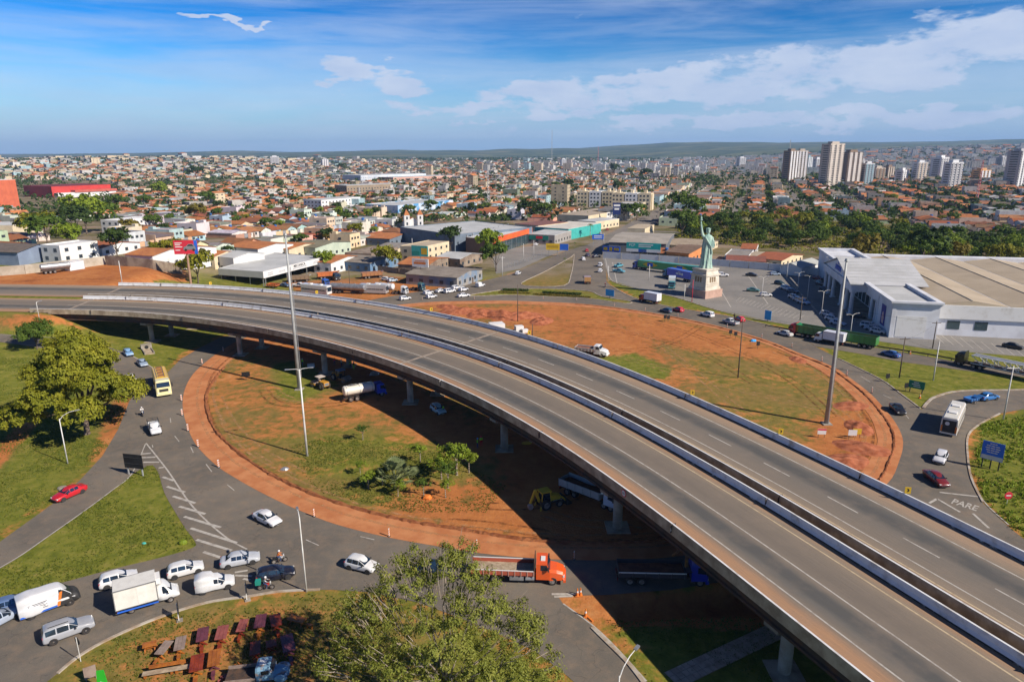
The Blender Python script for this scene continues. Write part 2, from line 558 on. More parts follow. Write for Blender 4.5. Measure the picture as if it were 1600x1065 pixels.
def asphalt(name,a,b,dust,amt=0.5):
 t=NT(name)
 p=t.pos()
 n1=t.noise(p,0.07,5,0.6,0.4)
 n2=t.noise(p,0.6,5,0.6)
 n3=t.noise(p,9.0,3,0.7)
 c=t.mix(t.rng(n1,0.3,0.7),a,b)
 c=t.mix(t.m('MULTIPLY',t.rng(n2,0.42,0.75),amt),c,dust)
 c=t.mix(t.m('MULTIPLY',t.rng(n3,0.3,0.7),0.22),c,(0.03,0.03,0.03))
 v=t.n('ShaderNodeTexVoronoi',feature='DISTANCE_TO_EDGE')
 v.inputs['Scale'].default_value=0.16
 mp=t.n('ShaderNodeMix',data_type='VECTOR')
 mp.inputs[0].default_value=0.35
 t.l(p,mp.inputs[4])
 nn=t.n('ShaderNodeTexNoise')
 nn.inputs['Scale'].default_value=0.4
 t.l(p,nn.inputs['Vector'])
 sc=t.n('ShaderNodeVectorMath',operation='SCALE')
 sc.inputs['Scale'].default_value=14
 t.l(nn.outputs['Color'],sc.inputs[0])
 t.l(sc.outputs[0],mp.inputs[5])
 t.l(mp.outputs[1],v.inputs['Vector'])
 c=t.mix(t.m('MULTIPLY',t.rng(v.outputs[0],0.010,0.003),0.25),c,(0.035,0.033,0.032))
 t.bump(n3,0.15,0.02)
 return t.done(c,0.88,0,0.25)
M_ROAD=asphalt('asphalt_road',(0.130,0.114,0.094),(0.198,0.168,0.132),(0.29,0.205,0.135),0.42)
M_LOT=asphalt('asphalt_car_park',(0.20,0.19,0.175),(0.27,0.25,0.225),(0.30,0.26,0.215),0.4)
M_STREET=asphalt('asphalt_street',(0.17,0.155,0.14),(0.24,0.21,0.18),(0.30,0.22,0.16),0.45)
M_TRACK=mat('packed_orange_earth',(0.51,0.22,0.095),(0.41,0.15,0.06),0.35,0.95,spec=0.1,bump=0.35,detail=7)
M_LINE=mat('worn_road_paint',(0.44,0.41,0.36),(0.27,0.235,0.20),1.4,0.8,detail=6,lo=0.42,hi=0.75)
M_LINE_Y=mat('worn_yellow_paint',(0.50,0.40,0.26),(0.34,0.25,0.15),1.8,0.8,detail=6,lo=0.42,hi=0.75)
M_CONC=mat('concrete',(0.36,0.33,0.28),(0.22,0.19,0.15),0.45,0.85,bump=0.15,detail=7)
M_CONC_D=mat('stained_concrete',(0.47,0.38,0.27),(0.27,0.20,0.135),0.5,0.9,bump=0.15,detail=8)
M_WHITEWASH=mat('whitewashed_concrete',(0.66,0.66,0.66),(0.36,0.32,0.27),0.7,0.8,detail=9,lo=0.46,hi=0.80)
M_KERB=mat('kerb_stone',(0.42,0.38,0.32),(0.30,0.22,0.15),0.7,0.9)
# ---- the ground: one sheet out to the horizon, fine near the junction
def build_ground():
 def axis(lo,hi,step,out_lo,out_hi):
  a=list(np.arange(lo,hi+0.01,step))
  s,x=step,hi
  while x<out_hi:
   s*=1.13;x+=s;a.append(min(x,out_hi))
  s,x=step,lo
  b=[]
  while x>out_lo:
   s*=1.13;x-=s;b.append(max(x,out_lo))
  return np.array(b[::-1]+a)
 X=axis(-200,230,1.3,-16000,16000)
 Y=axis(34,330,1.3,-900,15000)
 gx,gy=np.meshgrid(X,Y)
 P=np.c_[gx.ravel(),gy.ravel()]
 Z=terrain(P[:,0],P[:,1])
 n=len(P)
 dirt=np.full(n,0.18);lush=np.full(n,0.72);town=np.zeros(n)
 near=np.where((np.abs(P[:,0])<260)&(P[:,1]>25)&(P[:,1]<360))[0]
 Q=P[near]
 def patch(poly,feather,d=None,l=None,tw=None):
  ins=inside(Q,poly)
  s=np.where(ins,1,-1)*edist(Q,poly)
  w=sstep(-feather,feather,s)
  for arr,val in((dirt,d),(lush,l),(town,tw)):
   if val is not None:arr[near]+=(val-arr[near])*w
 gp=lambda pts:[tuple(p[:2])for p in G(pts)]
 # verges are bare soil near every road edge
 e=edist(Q,gROAD)
 dirt[near]+=(0.5-dirt[near])*sstep(4.0,0.3,e)
 patch(gISL,1.5,0.46,0.35)
 patch(gp([(640,478),(900,478),(1100,512),(1250,560),(1200,640),(1100,620),(960,590),(850,520),(700,490)]),6,0.66,0.10)
 patch(gp([(1040,540),(1250,570),(1340,640),(1350,690),(1200,680),(1080,620)]),7,0.37,0.42)
 patch(gp([(930,560),(990,552),(1045,575),(1040,592),(960,580)]),3,0.05,0.95)
 patch(gp([(700,480),(860,490),(850,505),(720,495)]),2.5,0.95,0.1)
 patch(gp([(1270,655),(1380,640),(1400,700),(1370,760),(1280,730)]),4,0.72,0.5)
 patch(gp([(326,600),(400,575),(560,600),(700,680),(620,720),(480,715),(360,690)]),8,0.50,0.40)
 patch(gp([(430,570),(470,560),(520,600),(470,625),(440,615)]),3,0.12,0.9)
 patch(gp([(440,690),(560,670),(700,700),(780,760),(760,800),(640,800),(520,770)]),6,0.30,0.62)
 patch(gp([(660,755),(800,745),(830,800),(840,840),(700,835),(600,805)]),4,0.66,0.35)
 patch(gp([(750,660),(1000,760),(1060,850),(850,850),(800,760)]),6,0.9,0.2)
 patch(gp([(380,540),(520,580),(720,700),(760,690),(560,560),(420,525)]),5,0.85,0.3)
 patch(gp([(915,933),(1270,922),(1270,985),(960,972)]),1.5,1.0,0.1)
 patch(gTRI,1.2,0.10,0.80)
 patch(gM1,1,0.30,0.35);patch(gM2,1,0.22,0.55)
 patch(gp([(60,1010),(180,990),(300,950),(480,925),(700,960),(700,1100),(60,1100)]),3,0.34,0.45)
 patch(gp([(230,985),(480,945),(520,1090),(200,1090)]),4,0.48,0.3)
 patch(gp([(-60,436),(120,412),(290,418),(290,440),(180,452),(-60,452)]),3,0.95,0.1)
 patch(gp([(-60,500),(100,498),(150,520),(60,520),(-60,518)]),2,0.62,0.35)
 patch(gp([(0,690),(60,640),(66,648),(10,720),(-40,770)]),1.2,0.8,0.3)
 patch(gp([(190,610),(208,630),(190,680),(150,690),(165,640)]),2,0.66,0.4)
 patch(gp([(955,445),(990,448),(1200,504),(1420,545),(1600,570),(1600,560),(1300,518),(1050,464)]),1,0.05,0.9)
 patch(gp([(1290,552),(1600,592),(1600,606),(1470,615),(1440,635)]),2,0.16,0.7)
 patch(gp([(1540,660),(1640,640),(1640,860),(1560,790)]),3,0.10,0.98)
 patch(gp([(440,440),(600,430),(740,440),(600,470),(480,470)]),3,0.62,0.2)
 # ground of the town
 d=np.hypot(P[:,0],P[:,1])
 tw=sstep(255,290,P[:,1]+0.1*np.abs(P[:,0]))*(1-sstep(4000,4600,P[:,1]))
 town=np.maximum(town,tw)
 m,k=len(Y),len(X)
 i=(np.arange(m-1)[:,None]*k+np.arange(k-1)[None]).ravel()
 me=npmesh('ground',np.c_[P,Z],[np.c_[i,i+1,i+k+1,i+k]],M_GROUND,smooth=True)
 ca=me.color_attributes.new('mask','FLOAT_COLOR','POINT')
 ca.data.foreach_set('color',np.c_[dirt,lush,town,np.ones(n)].astype(np.float32).ravel())
 return tag(link('ground',me),kind='structure')
build_ground()
road=sheet('road',[gROAD],[gISL,gTRI,gM1,gM2],M_ROAD,0.03,7)
sheet('highway_road',[gHW],[],M_ROAD,0.038,7)
sheet('side_road',[gSIDE],[],M_ROAD,0.06,3)
lot=sheet('car_park_ground',[gLOT],[],M_LOT,0.034,9)
sheet('forecourt',[[tuple(p[:2])for p in G([(775,428),(812,420),(852,402),(884,390),(850,382),(800,388),(770,402)])]],[],M_LOT,0.028,8)
track=sheet('earth_track',[gISL],[gTRK],M_TRACK,0.045,4)
g_av0,g_av1=atg(925,383),atg(1140,262)
AV=Vector((0.335,0.942)).normalized()
AVN=Vector((AV.y,-AV.x))
c0=Vector((46,352))
sheet('avenue',[[tuple(c0+AVN*a+AV*b)for a,b in((-9,0),(9,0),(9,60),(9,2400),(-9,2400),(-9,60))]],[],M_STREET,0.05,14)
def along(pts,w,off,h=0.0):
 """a ribbon (or low kerb when h > 0) of width w that follows a line on the ground"""
 P=[np.array(p[:2])for p in pts]
 mb=MB()
 rings=[]
 for i,p in enumerate(P):
  d=P[min(i+1,len(P)-1)]-P[max(i-1,0)]
  d=d/max(np.hypot(*d),1e-6)
  nrm=np.array([-d[1],d[0]])
  a,b=p-nrm*w/2,p+nrm*w/2
  z=gz(*p)+off
  rings.append([(*a,z),(*b,z)]if h==0 else[(*a,z),(*a,z+h),(*b,z+h),(*b,z)])
 return mb.loft(rings,caps=h>0,closed=h>0)
def sub(loop,i0,i1):return loop[i0:i1]
# kerbs and edge lines
for k,(pts,w,o,h,m,nm,par)in enumerate([(smooth_loop(G([(0,887),(35,866),(75,838),(125,803),(175,766),(206,740),(228,692)]),4,False),0.16,0.05,0,M_LINE,'edge_line',road),(smooth_loop(G([(228,692),(262,735),(300,790),(350,837),(386,858)]),4,False),0.22,0.05,0,M_LINE,'edge_line',road),(smooth_loop(G([(880,943),(925,976),(962,1011),(1010,1064)]),4,False),0.18,0.05,0,M_LINE,'edge_line',road),(smooth_loop(G([(208,557),(228,568),(248,581)]),4,False),0.22,0.09,0,M_LINE,'edge_line',road),(smooth_loop(G([(1511,690),(1512,715),(1519,748),(1537,783),(1576,820)]),4,False),0.2,0.05,0,M_LINE,'edge_line',road),(smooth_loop(G([(0,523),(50,526),(112,533),(150,540)]),4,False),0.2,0.1,0,M_LINE,'edge_line',road),(smooth_loop(G([(0,533.5),(50,540),(95,546.5)]),4,False),0.2,0.1,0,M_LINE,'edge_line',road),(smooth_loop(G([(1562,646),(1532,662),(1513,680),(1512,712),(1518,748),(1536,785)]),4,False),0.3,0.0,0.14,M_KERB,'kerb',road),(smooth_loop(G([(1700,605),(1600,609),(1500,611),(1462,620),(1450,628),(1442,638)]),4,False),0.5,0.0,0.16,M_KERB,'kerb',road),(smooth_loop(G([(1310,560),(1375,592),(1407,615),(1438,638)]),4,False),0.25,0.0,0.14,M_KERB,'kerb',road),(gM1+gM1[:1],0.35,0.0,0.14,M_KERB,'kerb',road),(gM2+gM2[:1],0.35,0.0,0.14,M_KERB,'kerb',road),(smooth_loop(G([(951,430),(958,440),(990,450),(1050,463),(1125,486),(1200,502),(1300,517),(1350,527)]),4,False),0.45,0.0,0.14,M_KERB,'kerb',lot),(smooth_loop(G([(955,447),(990,465),(1050,480),(1125,492),(1175,502),(1238,517)]),4,False),0.35,0.0,0.14,M_KERB,'kerb',road),(smooth_loop(G([(925,980),(945,1000),(985,1040),(1022,1090)]),4,False),0.4,0.0,0.14,M_KERB,'kerb',road),(smooth_loop(G([(90,1052),(125,1024),(175,996),(250,964),(325,941),(387,932),(437,924),(500,921)]),4,False),0.3,0.0,0.13,M_KERB,'kerb',road),]):
 o=along(pts,w,o,h).build(nm,m,par)
 # hatched gore between slip road and ring: each stripe a piece of paint
for a,b in(((222,709),(236,708)),((221,715),(243,714)),((224,722),(249,722)),((248,731),(256,730)),((254,745),(272,751)),((261,760),(289,769)),((270,775),(305,786)),((280,791),(321,803)),((288,807),(345,824)),((298,825),(370,848)),((307,843),(362,860)),((318,862),(345,871))):
 along([atg(*a),atg(*b)],0.42,0.048).build('hatch_stripe',M_LINE,road)
for a,b in(((266,653),(267,660)),((273,681),(280,690)),((298,698),(302,707)),((322,725),(331,737)),((355,757),(366,766)),((563,838),(585,843)),((1380,617),(1393,623)),((1409,641),(1420,654)),((1345,588),(1360,597)),((478,843),(498,852)),((238,695),(239,699))):
 along([atg(*a),atg(*b)],0.14,0.048).build('lane_dash',M_LINE,road)
for a,b in(((1468,769),(1530,776)),((1452,786),(1464,779)),((1464,779),(1500,800)),((1520,802),(1545,825)),((367,894),(387,891)),((367,899),(394,900)),((380,904),(391,906)),((862,928),(905,928)),((866,932),(895,931))):
 along([atg(*a),atg(*b)],0.34,0.049).build('road_marking',M_LINE,road)
def text_mesh(name,body,size,material,parent=None,M=None,thick=0.0,align='CENTER',bold=False):
 cu=bpy.data.curves.new(name,'FONT')
 cu.body=body
 cu.size=size
 cu.align_x=align
 cu.align_y='CENTER'
 cu.extrude=thick
 cu.resolution_u=2
 if bold:cu.offset=size*0.02
 ob=bpy.data.objects.new(name,cu)
 COL.objects.link(ob)
 dg=bpy.context.evaluated_depsgraph_get()
 me=bpy.data.meshes.new_from_object(ob.evaluated_get(dg))
 bpy.data.objects.remove(ob)
 bpy.data.curves.remove(cu)
 me.materials.clear()
 me.materials.append(material)
 if M is not None:me.transform(M)
 return link(name,me,parent)
 # the word PARE painted on the road on the right, read by drivers coming towards the ring
pa,pb=atg(1488,783),atg(1527,795)
dv=(pb-pa).normalized()
Mx=Matrix.Translation((pa+pb)/2+Vector((0,0,0.052)))@Matrix.Rotation(math.atan2(dv.y,dv.x),4,'Z')@Matrix.Diagonal((0.85,1.55,1,1))
text_mesh('painted_word','PARE',1.6,M_LINE,road,Mx,bold=True)
# bays of the car park
for k in range(46):
 u=1125+k*5.2
 if u>1345:break
for(a0,a1,b0,b1,n)in(((1150,470),(1245,500),(1158,464),(1257,492),16),((1178,432),(1250,470),(1186,428),(1262,466),14),((1455,520),(1600,545),(1475,536),(1620,562),9)):
 A0,A1,B0,B1=atg(*a0),atg(*a1),atg(*b0),atg(*b1)
 for i in range(n+1):
  f=i/n
  along([A0.lerp(A1,f),B0.lerp(B1,f)],0.14,0.042).build('bay_line',M_LINE,lot)
for a,b in(((957,410),(964,442)),((1122,446),(1142,480)),((1165,425),(1200,475)),((946,404),(953,438))):
 along([atg(*a),atg(*b)],0.3,0.043,0.0).build('lane_strip',M_LINE,lot)
 # soil bank thrown up beside the earth track
def bank(loop,w,h,name):
 P=[np.array(p)for p in loop]
 rings=[]
 for i,p in enumerate(P):
  d=P[min(i+1,len(P)-1)]-P[max(i-1,0)]
  d=d/max(np.hypot(*d),1e-6)
  nr=np.array([-d[1],d[0]])
  ww=w*random.uniform(0.6,1.3)
  hh=h*random.uniform(0.5,1.4)
  z=gz(*p)
  rings.append([(*(p-nr*ww),z-0.05),(*(p-nr*ww*0.3),z+hh),(*(p+nr*ww*0.4),z+hh*0.8),(*(p+nr*ww),z-0.05)])
 return rings
bl=smooth_loop(gTRK,3)
lp=[p for p in bl if p[1]<150 and p[0]<40]
tag(MB().loft(bank(lp,0.45,0.28,'soil_bank'),closed=False,caps=False).build('soil_bank',mat('dark_red_soil',(0.20,0.066,0.028),(0.30,0.12,0.05),1.2,0.95,spec=0.1,bump=0.4),fix=True),kind='structure')
# dark cut edge along the right side of the ring, and wheel tracks on the bare ground
def inset(loop,d):
 P=np.array(loop)
 n=np.roll(P,-1,0)-np.roll(P,1,0)
 n/=np.hypot(n[:,0],n[:,1])[:,None]
 q=np.c_[n[:,1],-n[:,0]]*d
 return[tuple(p)for p in(P+q if inside((P+q)[:1],loop)[0]else P-q)]
bl=[p for p in smooth_loop(inset(gISL,1.3),3)if p[0]>20 and p[1]>92]
tag(MB().loft(bank(bl,0.35,0.22,'soil_bank'),closed=False,caps=False).build('soil_bank',_mats['dark_red_soil']),kind='structure')
def trackmat(name,c):
 t=NT(name)
 nz=t.noise(t.pos(),0.9,6,0.7)
 t.done(c,0.95,0,0.1)
 tr=t.n('ShaderNodeBsdfTransparent')
 ms=t.n('ShaderNodeMixShader')
 t.l(t.rng(nz,0.38,0.68,0.0,0.75),ms.inputs[0])
 t.l(tr.outputs[0],ms.inputs[1])
 t.l(t.b.outputs[0],ms.inputs[2])
 t.l(ms.outputs[0],t.nt.nodes['Material Output'].inputs['Surface'])
 return t.mat
M_TRK=[trackmat('wheel_track_dark',(0.17,0.065,0.026)),trackmat('wheel_track_pale',(0.50,0.27,0.125))]
_grd=bpy.data.objects['ground']
def ruts(px,m,gap=1.7,w=0.45):
 P=[np.array(p)for p in smooth_loop(G(px),6,False)]
 for s in(-gap/2,gap/2):
  Q=[]
  for i,p in enumerate(P):
   d=P[min(i+1,len(P)-1)]-P[max(i-1,0)]
   d=d/max(np.hypot(*d),1e-6)
   Q.append(tuple(p+np.array([-d[1],d[0]])*s))
  along(Q,w,0.02+0.004*random.random()).build('wheel_track',m,_grd)
for k,px in enumerate((((412,610),(430,628),(470,634),(520,632),(560,624)),((420,604),(450,622),(500,626),(540,622)),((660,500),(800,505),(950,515),(1080,545),(1180,600)),((930,500),(1000,520),(1060,560),(1130,620),(1170,650)),((1100,505),(1060,530),(1010,545),(940,545),(880,535)),((880,540),(980,560),(1080,590),(1200,620),(1290,640)),((1000,500),(1060,515),(1140,545),(1230,590),(1300,650)),((850,800),(900,815),(960,820),(1000,830)),((760,790),(830,790),(900,775)),((340,620),(360,660),(400,700),(470,740)),((700,815),(780,822),(860,835)),((1280,620),(1330,660),(1340,700)),((20,440),(100,436),(200,434),(280,436)))):
 ruts(px,M_TRK[k%2])
for off,m in((2.6,1),(4.4,0),(5.6,1)):
 lp=inset(gISL,off)
 for a,b in((0.02,0.5),(0.5,0.72)):
  q=lp[int(len(lp)*a):int(len(lp)*b)]
  along(q,0.5,0.052).build('wheel_track',M_TRK[m],track)
  # ------------------------------------------------------------------ the viaduct: two curved carriageways
_pxA=[(66.6,483),(178.7,485.8),(260,491.5),(347.5,501.2),(412.5,513.4),(477.5,527.2),(510,534.6),(581,550.5),(638,572.4),(727.5,613),(740,619.4),(797,648),(844,673),(900,708.7),(936.6,733),(1000,779),(1047,813),(1112,869),(1187,931.5),(1250,979),(1340,1044.7),(1365,1065)]
_P=np.array([tuple(at(u,v,9.0)[:2])for u,v in _pxA])
_s=np.r_[0,np.cumsum(np.hypot(*np.diff(_P,axis=0).T))]
_cx,_cy=np.polyfit(_s,_P[:,0],5),np.polyfit(_s,_P[:,1],5)
T0,T1=4.0,196.0
def axis_pt(t):
 tc=min(max(t,T0),T1)
 p=np.array([np.polyval(_cx,tc),np.polyval(_cy,tc)])
 d=np.array([np.polyval(np.polyder(_cx),tc),np.polyval(np.polyder(_cy),tc)])
 d/=np.hypot(*d)
 if t<T0:d=np.array([math.cos(R(-6)),math.sin(R(-6))])
 return p+d*(t-tc),d,0.060*(1-float(sstep(98,178,t)))
ZD=8.05
def on_deck(t,off,dz=0.0):
 p,d,b=axis_pt(t)
 return Vector((p[0]-d[1]*off,p[1]+d[0]*off,ZD+b*off+dz))
def deck_loft(prof,t0,t1,mats,seg,name,parent,step=2.0,uv=False,closed=True):
 ts=list(np.arange(t0,t1,step))+[t1]
 n=len(prof)
 V,Fc,mi=[],[],[]
 for t in ts:
  for o,z in prof:V.append(on_deck(t,o,z))
 for k in range(len(ts)-1):
  for i in range(n if closed else n-1):
   j=(i+1)%n
   Fc.append((k*n+i,(k+1)*n+i,(k+1)*n+j,k*n+j))
   mi.append(seg[i])
 if closed:
  Fc+=[tuple(range(n)),tuple(range((len(ts)-1)*n,len(ts)*n))[::-1]]
  mi+=[seg[0],seg[0]]
 me=bpy.data.meshes.new(name)
 me.from_pydata(V,[],Fc)
 for m in mats:me.materials.append(m)
 me.polygons.foreach_set('material_index',mi)
 if uv:
  uvl=me.uv_layers.new(name='across')
  for pl in me.polygons:
   for li in pl.loop_indices:
    vi=me.loops[li].vertex_index
    uvl.data[li].uv=(ts[vi//n]/100.0,prof[vi%n][0]/30.0)
 if closed:
  bm=bmesh.new();bm.from_mesh(me)
  bmesh.ops.recalc_face_normals(bm,faces=bm.faces)
  bm.to_mesh(me);bm.free()
 return link(name,me,parent)
def deck_material():
 t=NT('viaduct_asphalt')
 uvn=t.n('ShaderNodeUVMap',uv_map='across')
 sp=t.n('ShaderNodeSeparateXYZ')
 t.l(uvn.outputs[0],sp.inputs[0])
 p=t.pos()
 wob=t.m('MULTIPLY',t.m('SUBTRACT',t.noise(uvn.outputs[0],9,5,0.6),0.5),0.055)
 v=t.m('ADD',sp.outputs[1],wob)
 dusty,grey,dark,tan=(0.42,0.24,0.13),(0.225,0.182,0.138),(0.098,0.094,0.086),(0.29,0.225,0.16)
 c=t.ramp(v,[(0.000,dusty),(0.075,dusty),(0.112,grey),(0.148,(0.150,0.136,0.117)),(0.168,dark),(0.205,dark),(0.235,grey),(0.29,(0.19,0.155,0.12)),(0.36,grey),(0.39,tan),(0.425,dusty),(0.53,dusty),(0.575,tan),(0.62,grey),(0.725,(0.19,0.163,0.132)),(0.755,dark),(0.79,dark),(0.82,(0.150,0.135,0.115)),(0.85,tan),(0.90,(0.38,0.26,0.17))])
 st=t.noise(uvn.outputs[0],60,6,0.65,sc=(0.35,8,1))
 c=t.mix(t.m('MULTIPLY',t.rng(st,0.35,0.7),0.38),c,(0.075,0.074,0.072))
 n2=t.noise(p,0.35,6,0.6)
 c=t.mix(t.m('MULTIPLY',t.rng(n2,0.45,0.75),0.3),c,(0.26,0.20,0.15))
 n3=t.noise(p,12,3,0.7)
 c=t.mix(t.m('MULTIPLY',t.rng(n3,0.3,0.75),0.2),c,(0.05,0.05,0.05))
 t.bump(n3,0.12,0.02)
 return t.done(c,0.88,0,0.25)
M_DECK=deck_material()
TA,TE=1.0,300.0
def carriageway(o0,o1,name,label,white_inner,white_outer):
 vt=thing(name,label,'viaduct',on_deck(100,(o0+o1)/2,-8))
 inv=Matrix.Translation(-Vector(vt.location))
 def P(o):
  o.data.transform(inv)if o.parent is vt else None
  return o
 L=[]
 L.append(deck_loft([(o0+0.3,0.0),(o1-0.3,0.0)],-170,TE,[M_DECK],[0],'road_surface',vt,uv=True,closed=False))
 L.append(deck_loft([(o0,-0.32),(o0,-0.02),(o1,-0.02),(o1,-0.32)],TA,TE,[M_CONC_D],[0]*4,'deck_slab',vt))
 # barriers: New Jersey profile; one face whitewashed where the photo shows it
 for side,oo,sg,wf in(('near',o0,1,white_outer),('far',o1,-1,white_inner)):
  prof=[(oo,-0.03),(oo,0.98),(oo+sg*0.2,0.98),(oo+sg*0.27,0.45),(oo+sg*0.46,0.16),(oo+sg*0.46,-0.02)]
  L.append(deck_loft(prof,TA if oo!=o0 or o0>1 else-4,TE,[M_CONC_D,M_WHITEWASH,M_PARAPET_FOOT],[0,1,1,1,2,0]if wf else[0,1,0,0,2,0],'barrier',vt,step=2))
  # girders
 for k in range(5):
  oc=o0+1.1+(o1-o0-2.2)*k/4
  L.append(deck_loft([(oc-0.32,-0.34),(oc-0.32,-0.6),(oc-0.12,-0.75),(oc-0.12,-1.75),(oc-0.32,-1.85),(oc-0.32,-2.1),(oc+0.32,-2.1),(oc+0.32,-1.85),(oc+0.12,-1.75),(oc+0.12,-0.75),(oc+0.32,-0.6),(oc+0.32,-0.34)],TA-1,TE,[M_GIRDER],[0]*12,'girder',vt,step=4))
  # piers
 for t in(27,55.5,84,112,140.5,169,197,225,253):
  a,b=on_deck(t,o0+1.0,-2.12),on_deck(t,o1-1.0,-2.12)
  mb=MB()
  d=(b-a).normalized();n=Vector((-d.y,d.x,0)).normalized()
  w=0.85
  top=[(a,0.0),(b,0.0)]
  vs=[]
  for q,dz in((a,-0.55),(a.lerp(b,0.12),-1.15),(a.lerp(b,0.88),-1.15),(b,-0.55),(b,0.0),(a,0.0)):
   vs.append(q+Vector((0,0,dz)))
  vv=[v-n*w for v in vs]+[v+n*w for v in vs]
  m=len(vs)
  mb.add(vv,[(i,(i+1)%m,m+(i+1)%m,m+i)for i in range(m)]+[tuple(range(m-1,-1,-1)),tuple(range(m,2*m))])
  L.append(mb.build('cap_beam',M_CONC,vt))
  for f in(0.2,0.8):
   q=a.lerp(b,f)
   z0=gz(q.x,q.y)
   L.append(MB().cyl((q.x,q.y,z0-0.2),(q.x,q.y,q.z-1.1),0.62,n=20).build('column',M_CONC,vt,smooth=False))
   L.append(MB().box(q.x-1.5,q.x+1.5,q.y-1.5,q.y+1.5,z0-0.3,z0+0.14,M=None).build('footing',M_CONC_D,vt))
   # paint
 for o,m in((o0+3.3,M_LINE),(o1-1.95 if o0<1 else o1-3.3,M_LINE_Y if o0<1 else M_LINE),*(((o0+1.95,M_LINE_Y),)if o0>1 else())):
  L.append(deck_loft([(o-0.085,0.006),(o+0.085,0.006)],TA,TE,[m],[0],'edge_line',vt,closed=False))
 oc=o0+7.2 if o0<1 else o0+6.3
 if o0<1:
  L.append(deck_loft([(oc-0.085,0.006),(oc+0.085,0.006)],TA,TE,[M_LINE],[0],'lane_line',vt,closed=False))
 else:
  for t in np.arange(6,TE,9.4):
   L.append(deck_loft([(oc-0.085,0.006),(oc+0.085,0.006)],t,t+4.0,[M_LINE],[0],'lane_dash',vt,closed=False))
 for t in(4,111):
  L.append(deck_loft([(o0+0.5,0.009),(o1-0.5,0.009)],t,t+0.75,[M_JOINT],[0],'expansion_joint',vt,step=1,closed=False))
 for o in L:P(o)
 for oo,sg in((o0,1),(o1,-1)):
  for tt in np.arange(13,215,28.4):
   a,d,_b=axis_pt(tt)
   q=on_deck(tt,oo+sg*0.13,0.48)-Vector(vt.location)
   MB().box(-0.02,0.02,-0.345,0.345,-0.52,0.506,M=Matrix.Translation(q)@Matrix.Rotation(math.atan2(d[1],d[0]),4,'Z')).build('joint',M_PARAPET_FOOT,vt)
 return vt
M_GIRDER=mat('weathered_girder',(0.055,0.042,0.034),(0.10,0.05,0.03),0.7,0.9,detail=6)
M_JOINT=mat('joint_concrete',(0.33,0.27,0.21),(0.24,0.19,0.15),1.0,0.9)
M_PARAPET_FOOT=mat('barrier_foot_shade_and_joint',(0.06,0.045,0.038),(0.55,0.5,0.45),0.8,0.9,detail=7,lo=0.55,hi=0.68)  # dark tone paints the shadow line along barrier feet; joints share it
near_deck=carriageway(0.0,13.45,'viaduct','near carriageway of the curved concrete road viaduct',True,False)
far_deck=carriageway(15.1,28.55,'viaduct','far carriageway of the curved concrete road viaduct behind the gap',True,False)
# abutment wall
a,b=on_deck(TA-1.5,0.2),on_deck(TA-1.5,28.4)
ab=MB()
d=(b-a).normalized();n=Vector((-d.y,d.x,0))
vs=[a+Vector((0,0,-0.35)),b+Vector((0,0,-0.35)),b+Vector((0,0,-4.0)),a+Vector((0,0,-4.0))]
ab.add([v-n*0.5 for v in vs]+[v+n*0.5 for v in vs],[(0,1,2,3),(7,6,5,4),(0,4,5,1),(1,5,6,2),(2,6,7,3),(3,7,4,0)])
tag(ab.build('abutment',M_CONC_D),'stained concrete abutment where the viaduct meets the embankment','abutment')
# ------------------------------------------------------------------ trees
def leaf_material(name,dark,mid,light,scale=0.5):
 t=NT(name)
 p=t.pos()
 n1=t.noise(p,scale,3,0.6)
 n2=t.noise(p,scale*7,2,0.6)
 c=t.ramp(t.m('ADD',t.m('MULTIPLY',n1,0.6),t.m('MULTIPLY',n2,0.4)),[(0.30,dark),(0.5,mid),(0.70,light)])
 t.val(t.b.inputs['Base Color'],c)
 t.b.inputs['Roughness'].default_value=0.6
 t.b.inputs['Specular IOR Level'].default_value=0.2
 tr=t.n('ShaderNodeBsdfTranslucent')
 t.l(c,tr.inputs['Color'])
 ms=t.n('ShaderNodeMixShader')
 ms.inputs[0].default_value=0.28
 t.l(t.b.outputs[0],ms.inputs[1])
 t.l(tr.outputs[0],ms.inputs[2])
 t.l(ms.outputs[0],t.nt.nodes['Material Output'].inputs['Surface'])
 return t.mat
M_LEAF={'green':leaf_material('leaves_green',(0.040,0.075,0.010),(0.090,0.145,0.018),(0.17,0.22,0.03)),'olive':leaf_material('leaves_olive',(0.095,0.112,0.008),(0.21,0.21,0.014),(0.36,0.32,0.032)),'dark':leaf_material('leaves_dark',(0.024,0.046,0.010),(0.050,0.085,0.016),(0.095,0.135,0.026)),'lime':leaf_material('leaves_lime',(0.10,0.155,0.012),(0.20,0.27,0.022),(0.33,0.37,0.045)),'dry':leaf_material('leaves_dry',(0.10,0.122,0.016),(0.21,0.23,0.036),(0.37,0.355,0.08),0.9),'yellow':leaf_material('leaves_yellow',(0.09,0.08,0.012),(0.19,0.155,0.022),(0.28,0.21,0.03)),}
M_BARK=mat('bark',(0.17,0.13,0.10),(0.085,0.062,0.048),3.0,0.95,bump=0.4)
M_BARK_L=mat('pale_bark',(0.33,0.28,0.22),(0.20,0.16,0.12),3.0,0.95,bump=0.4)
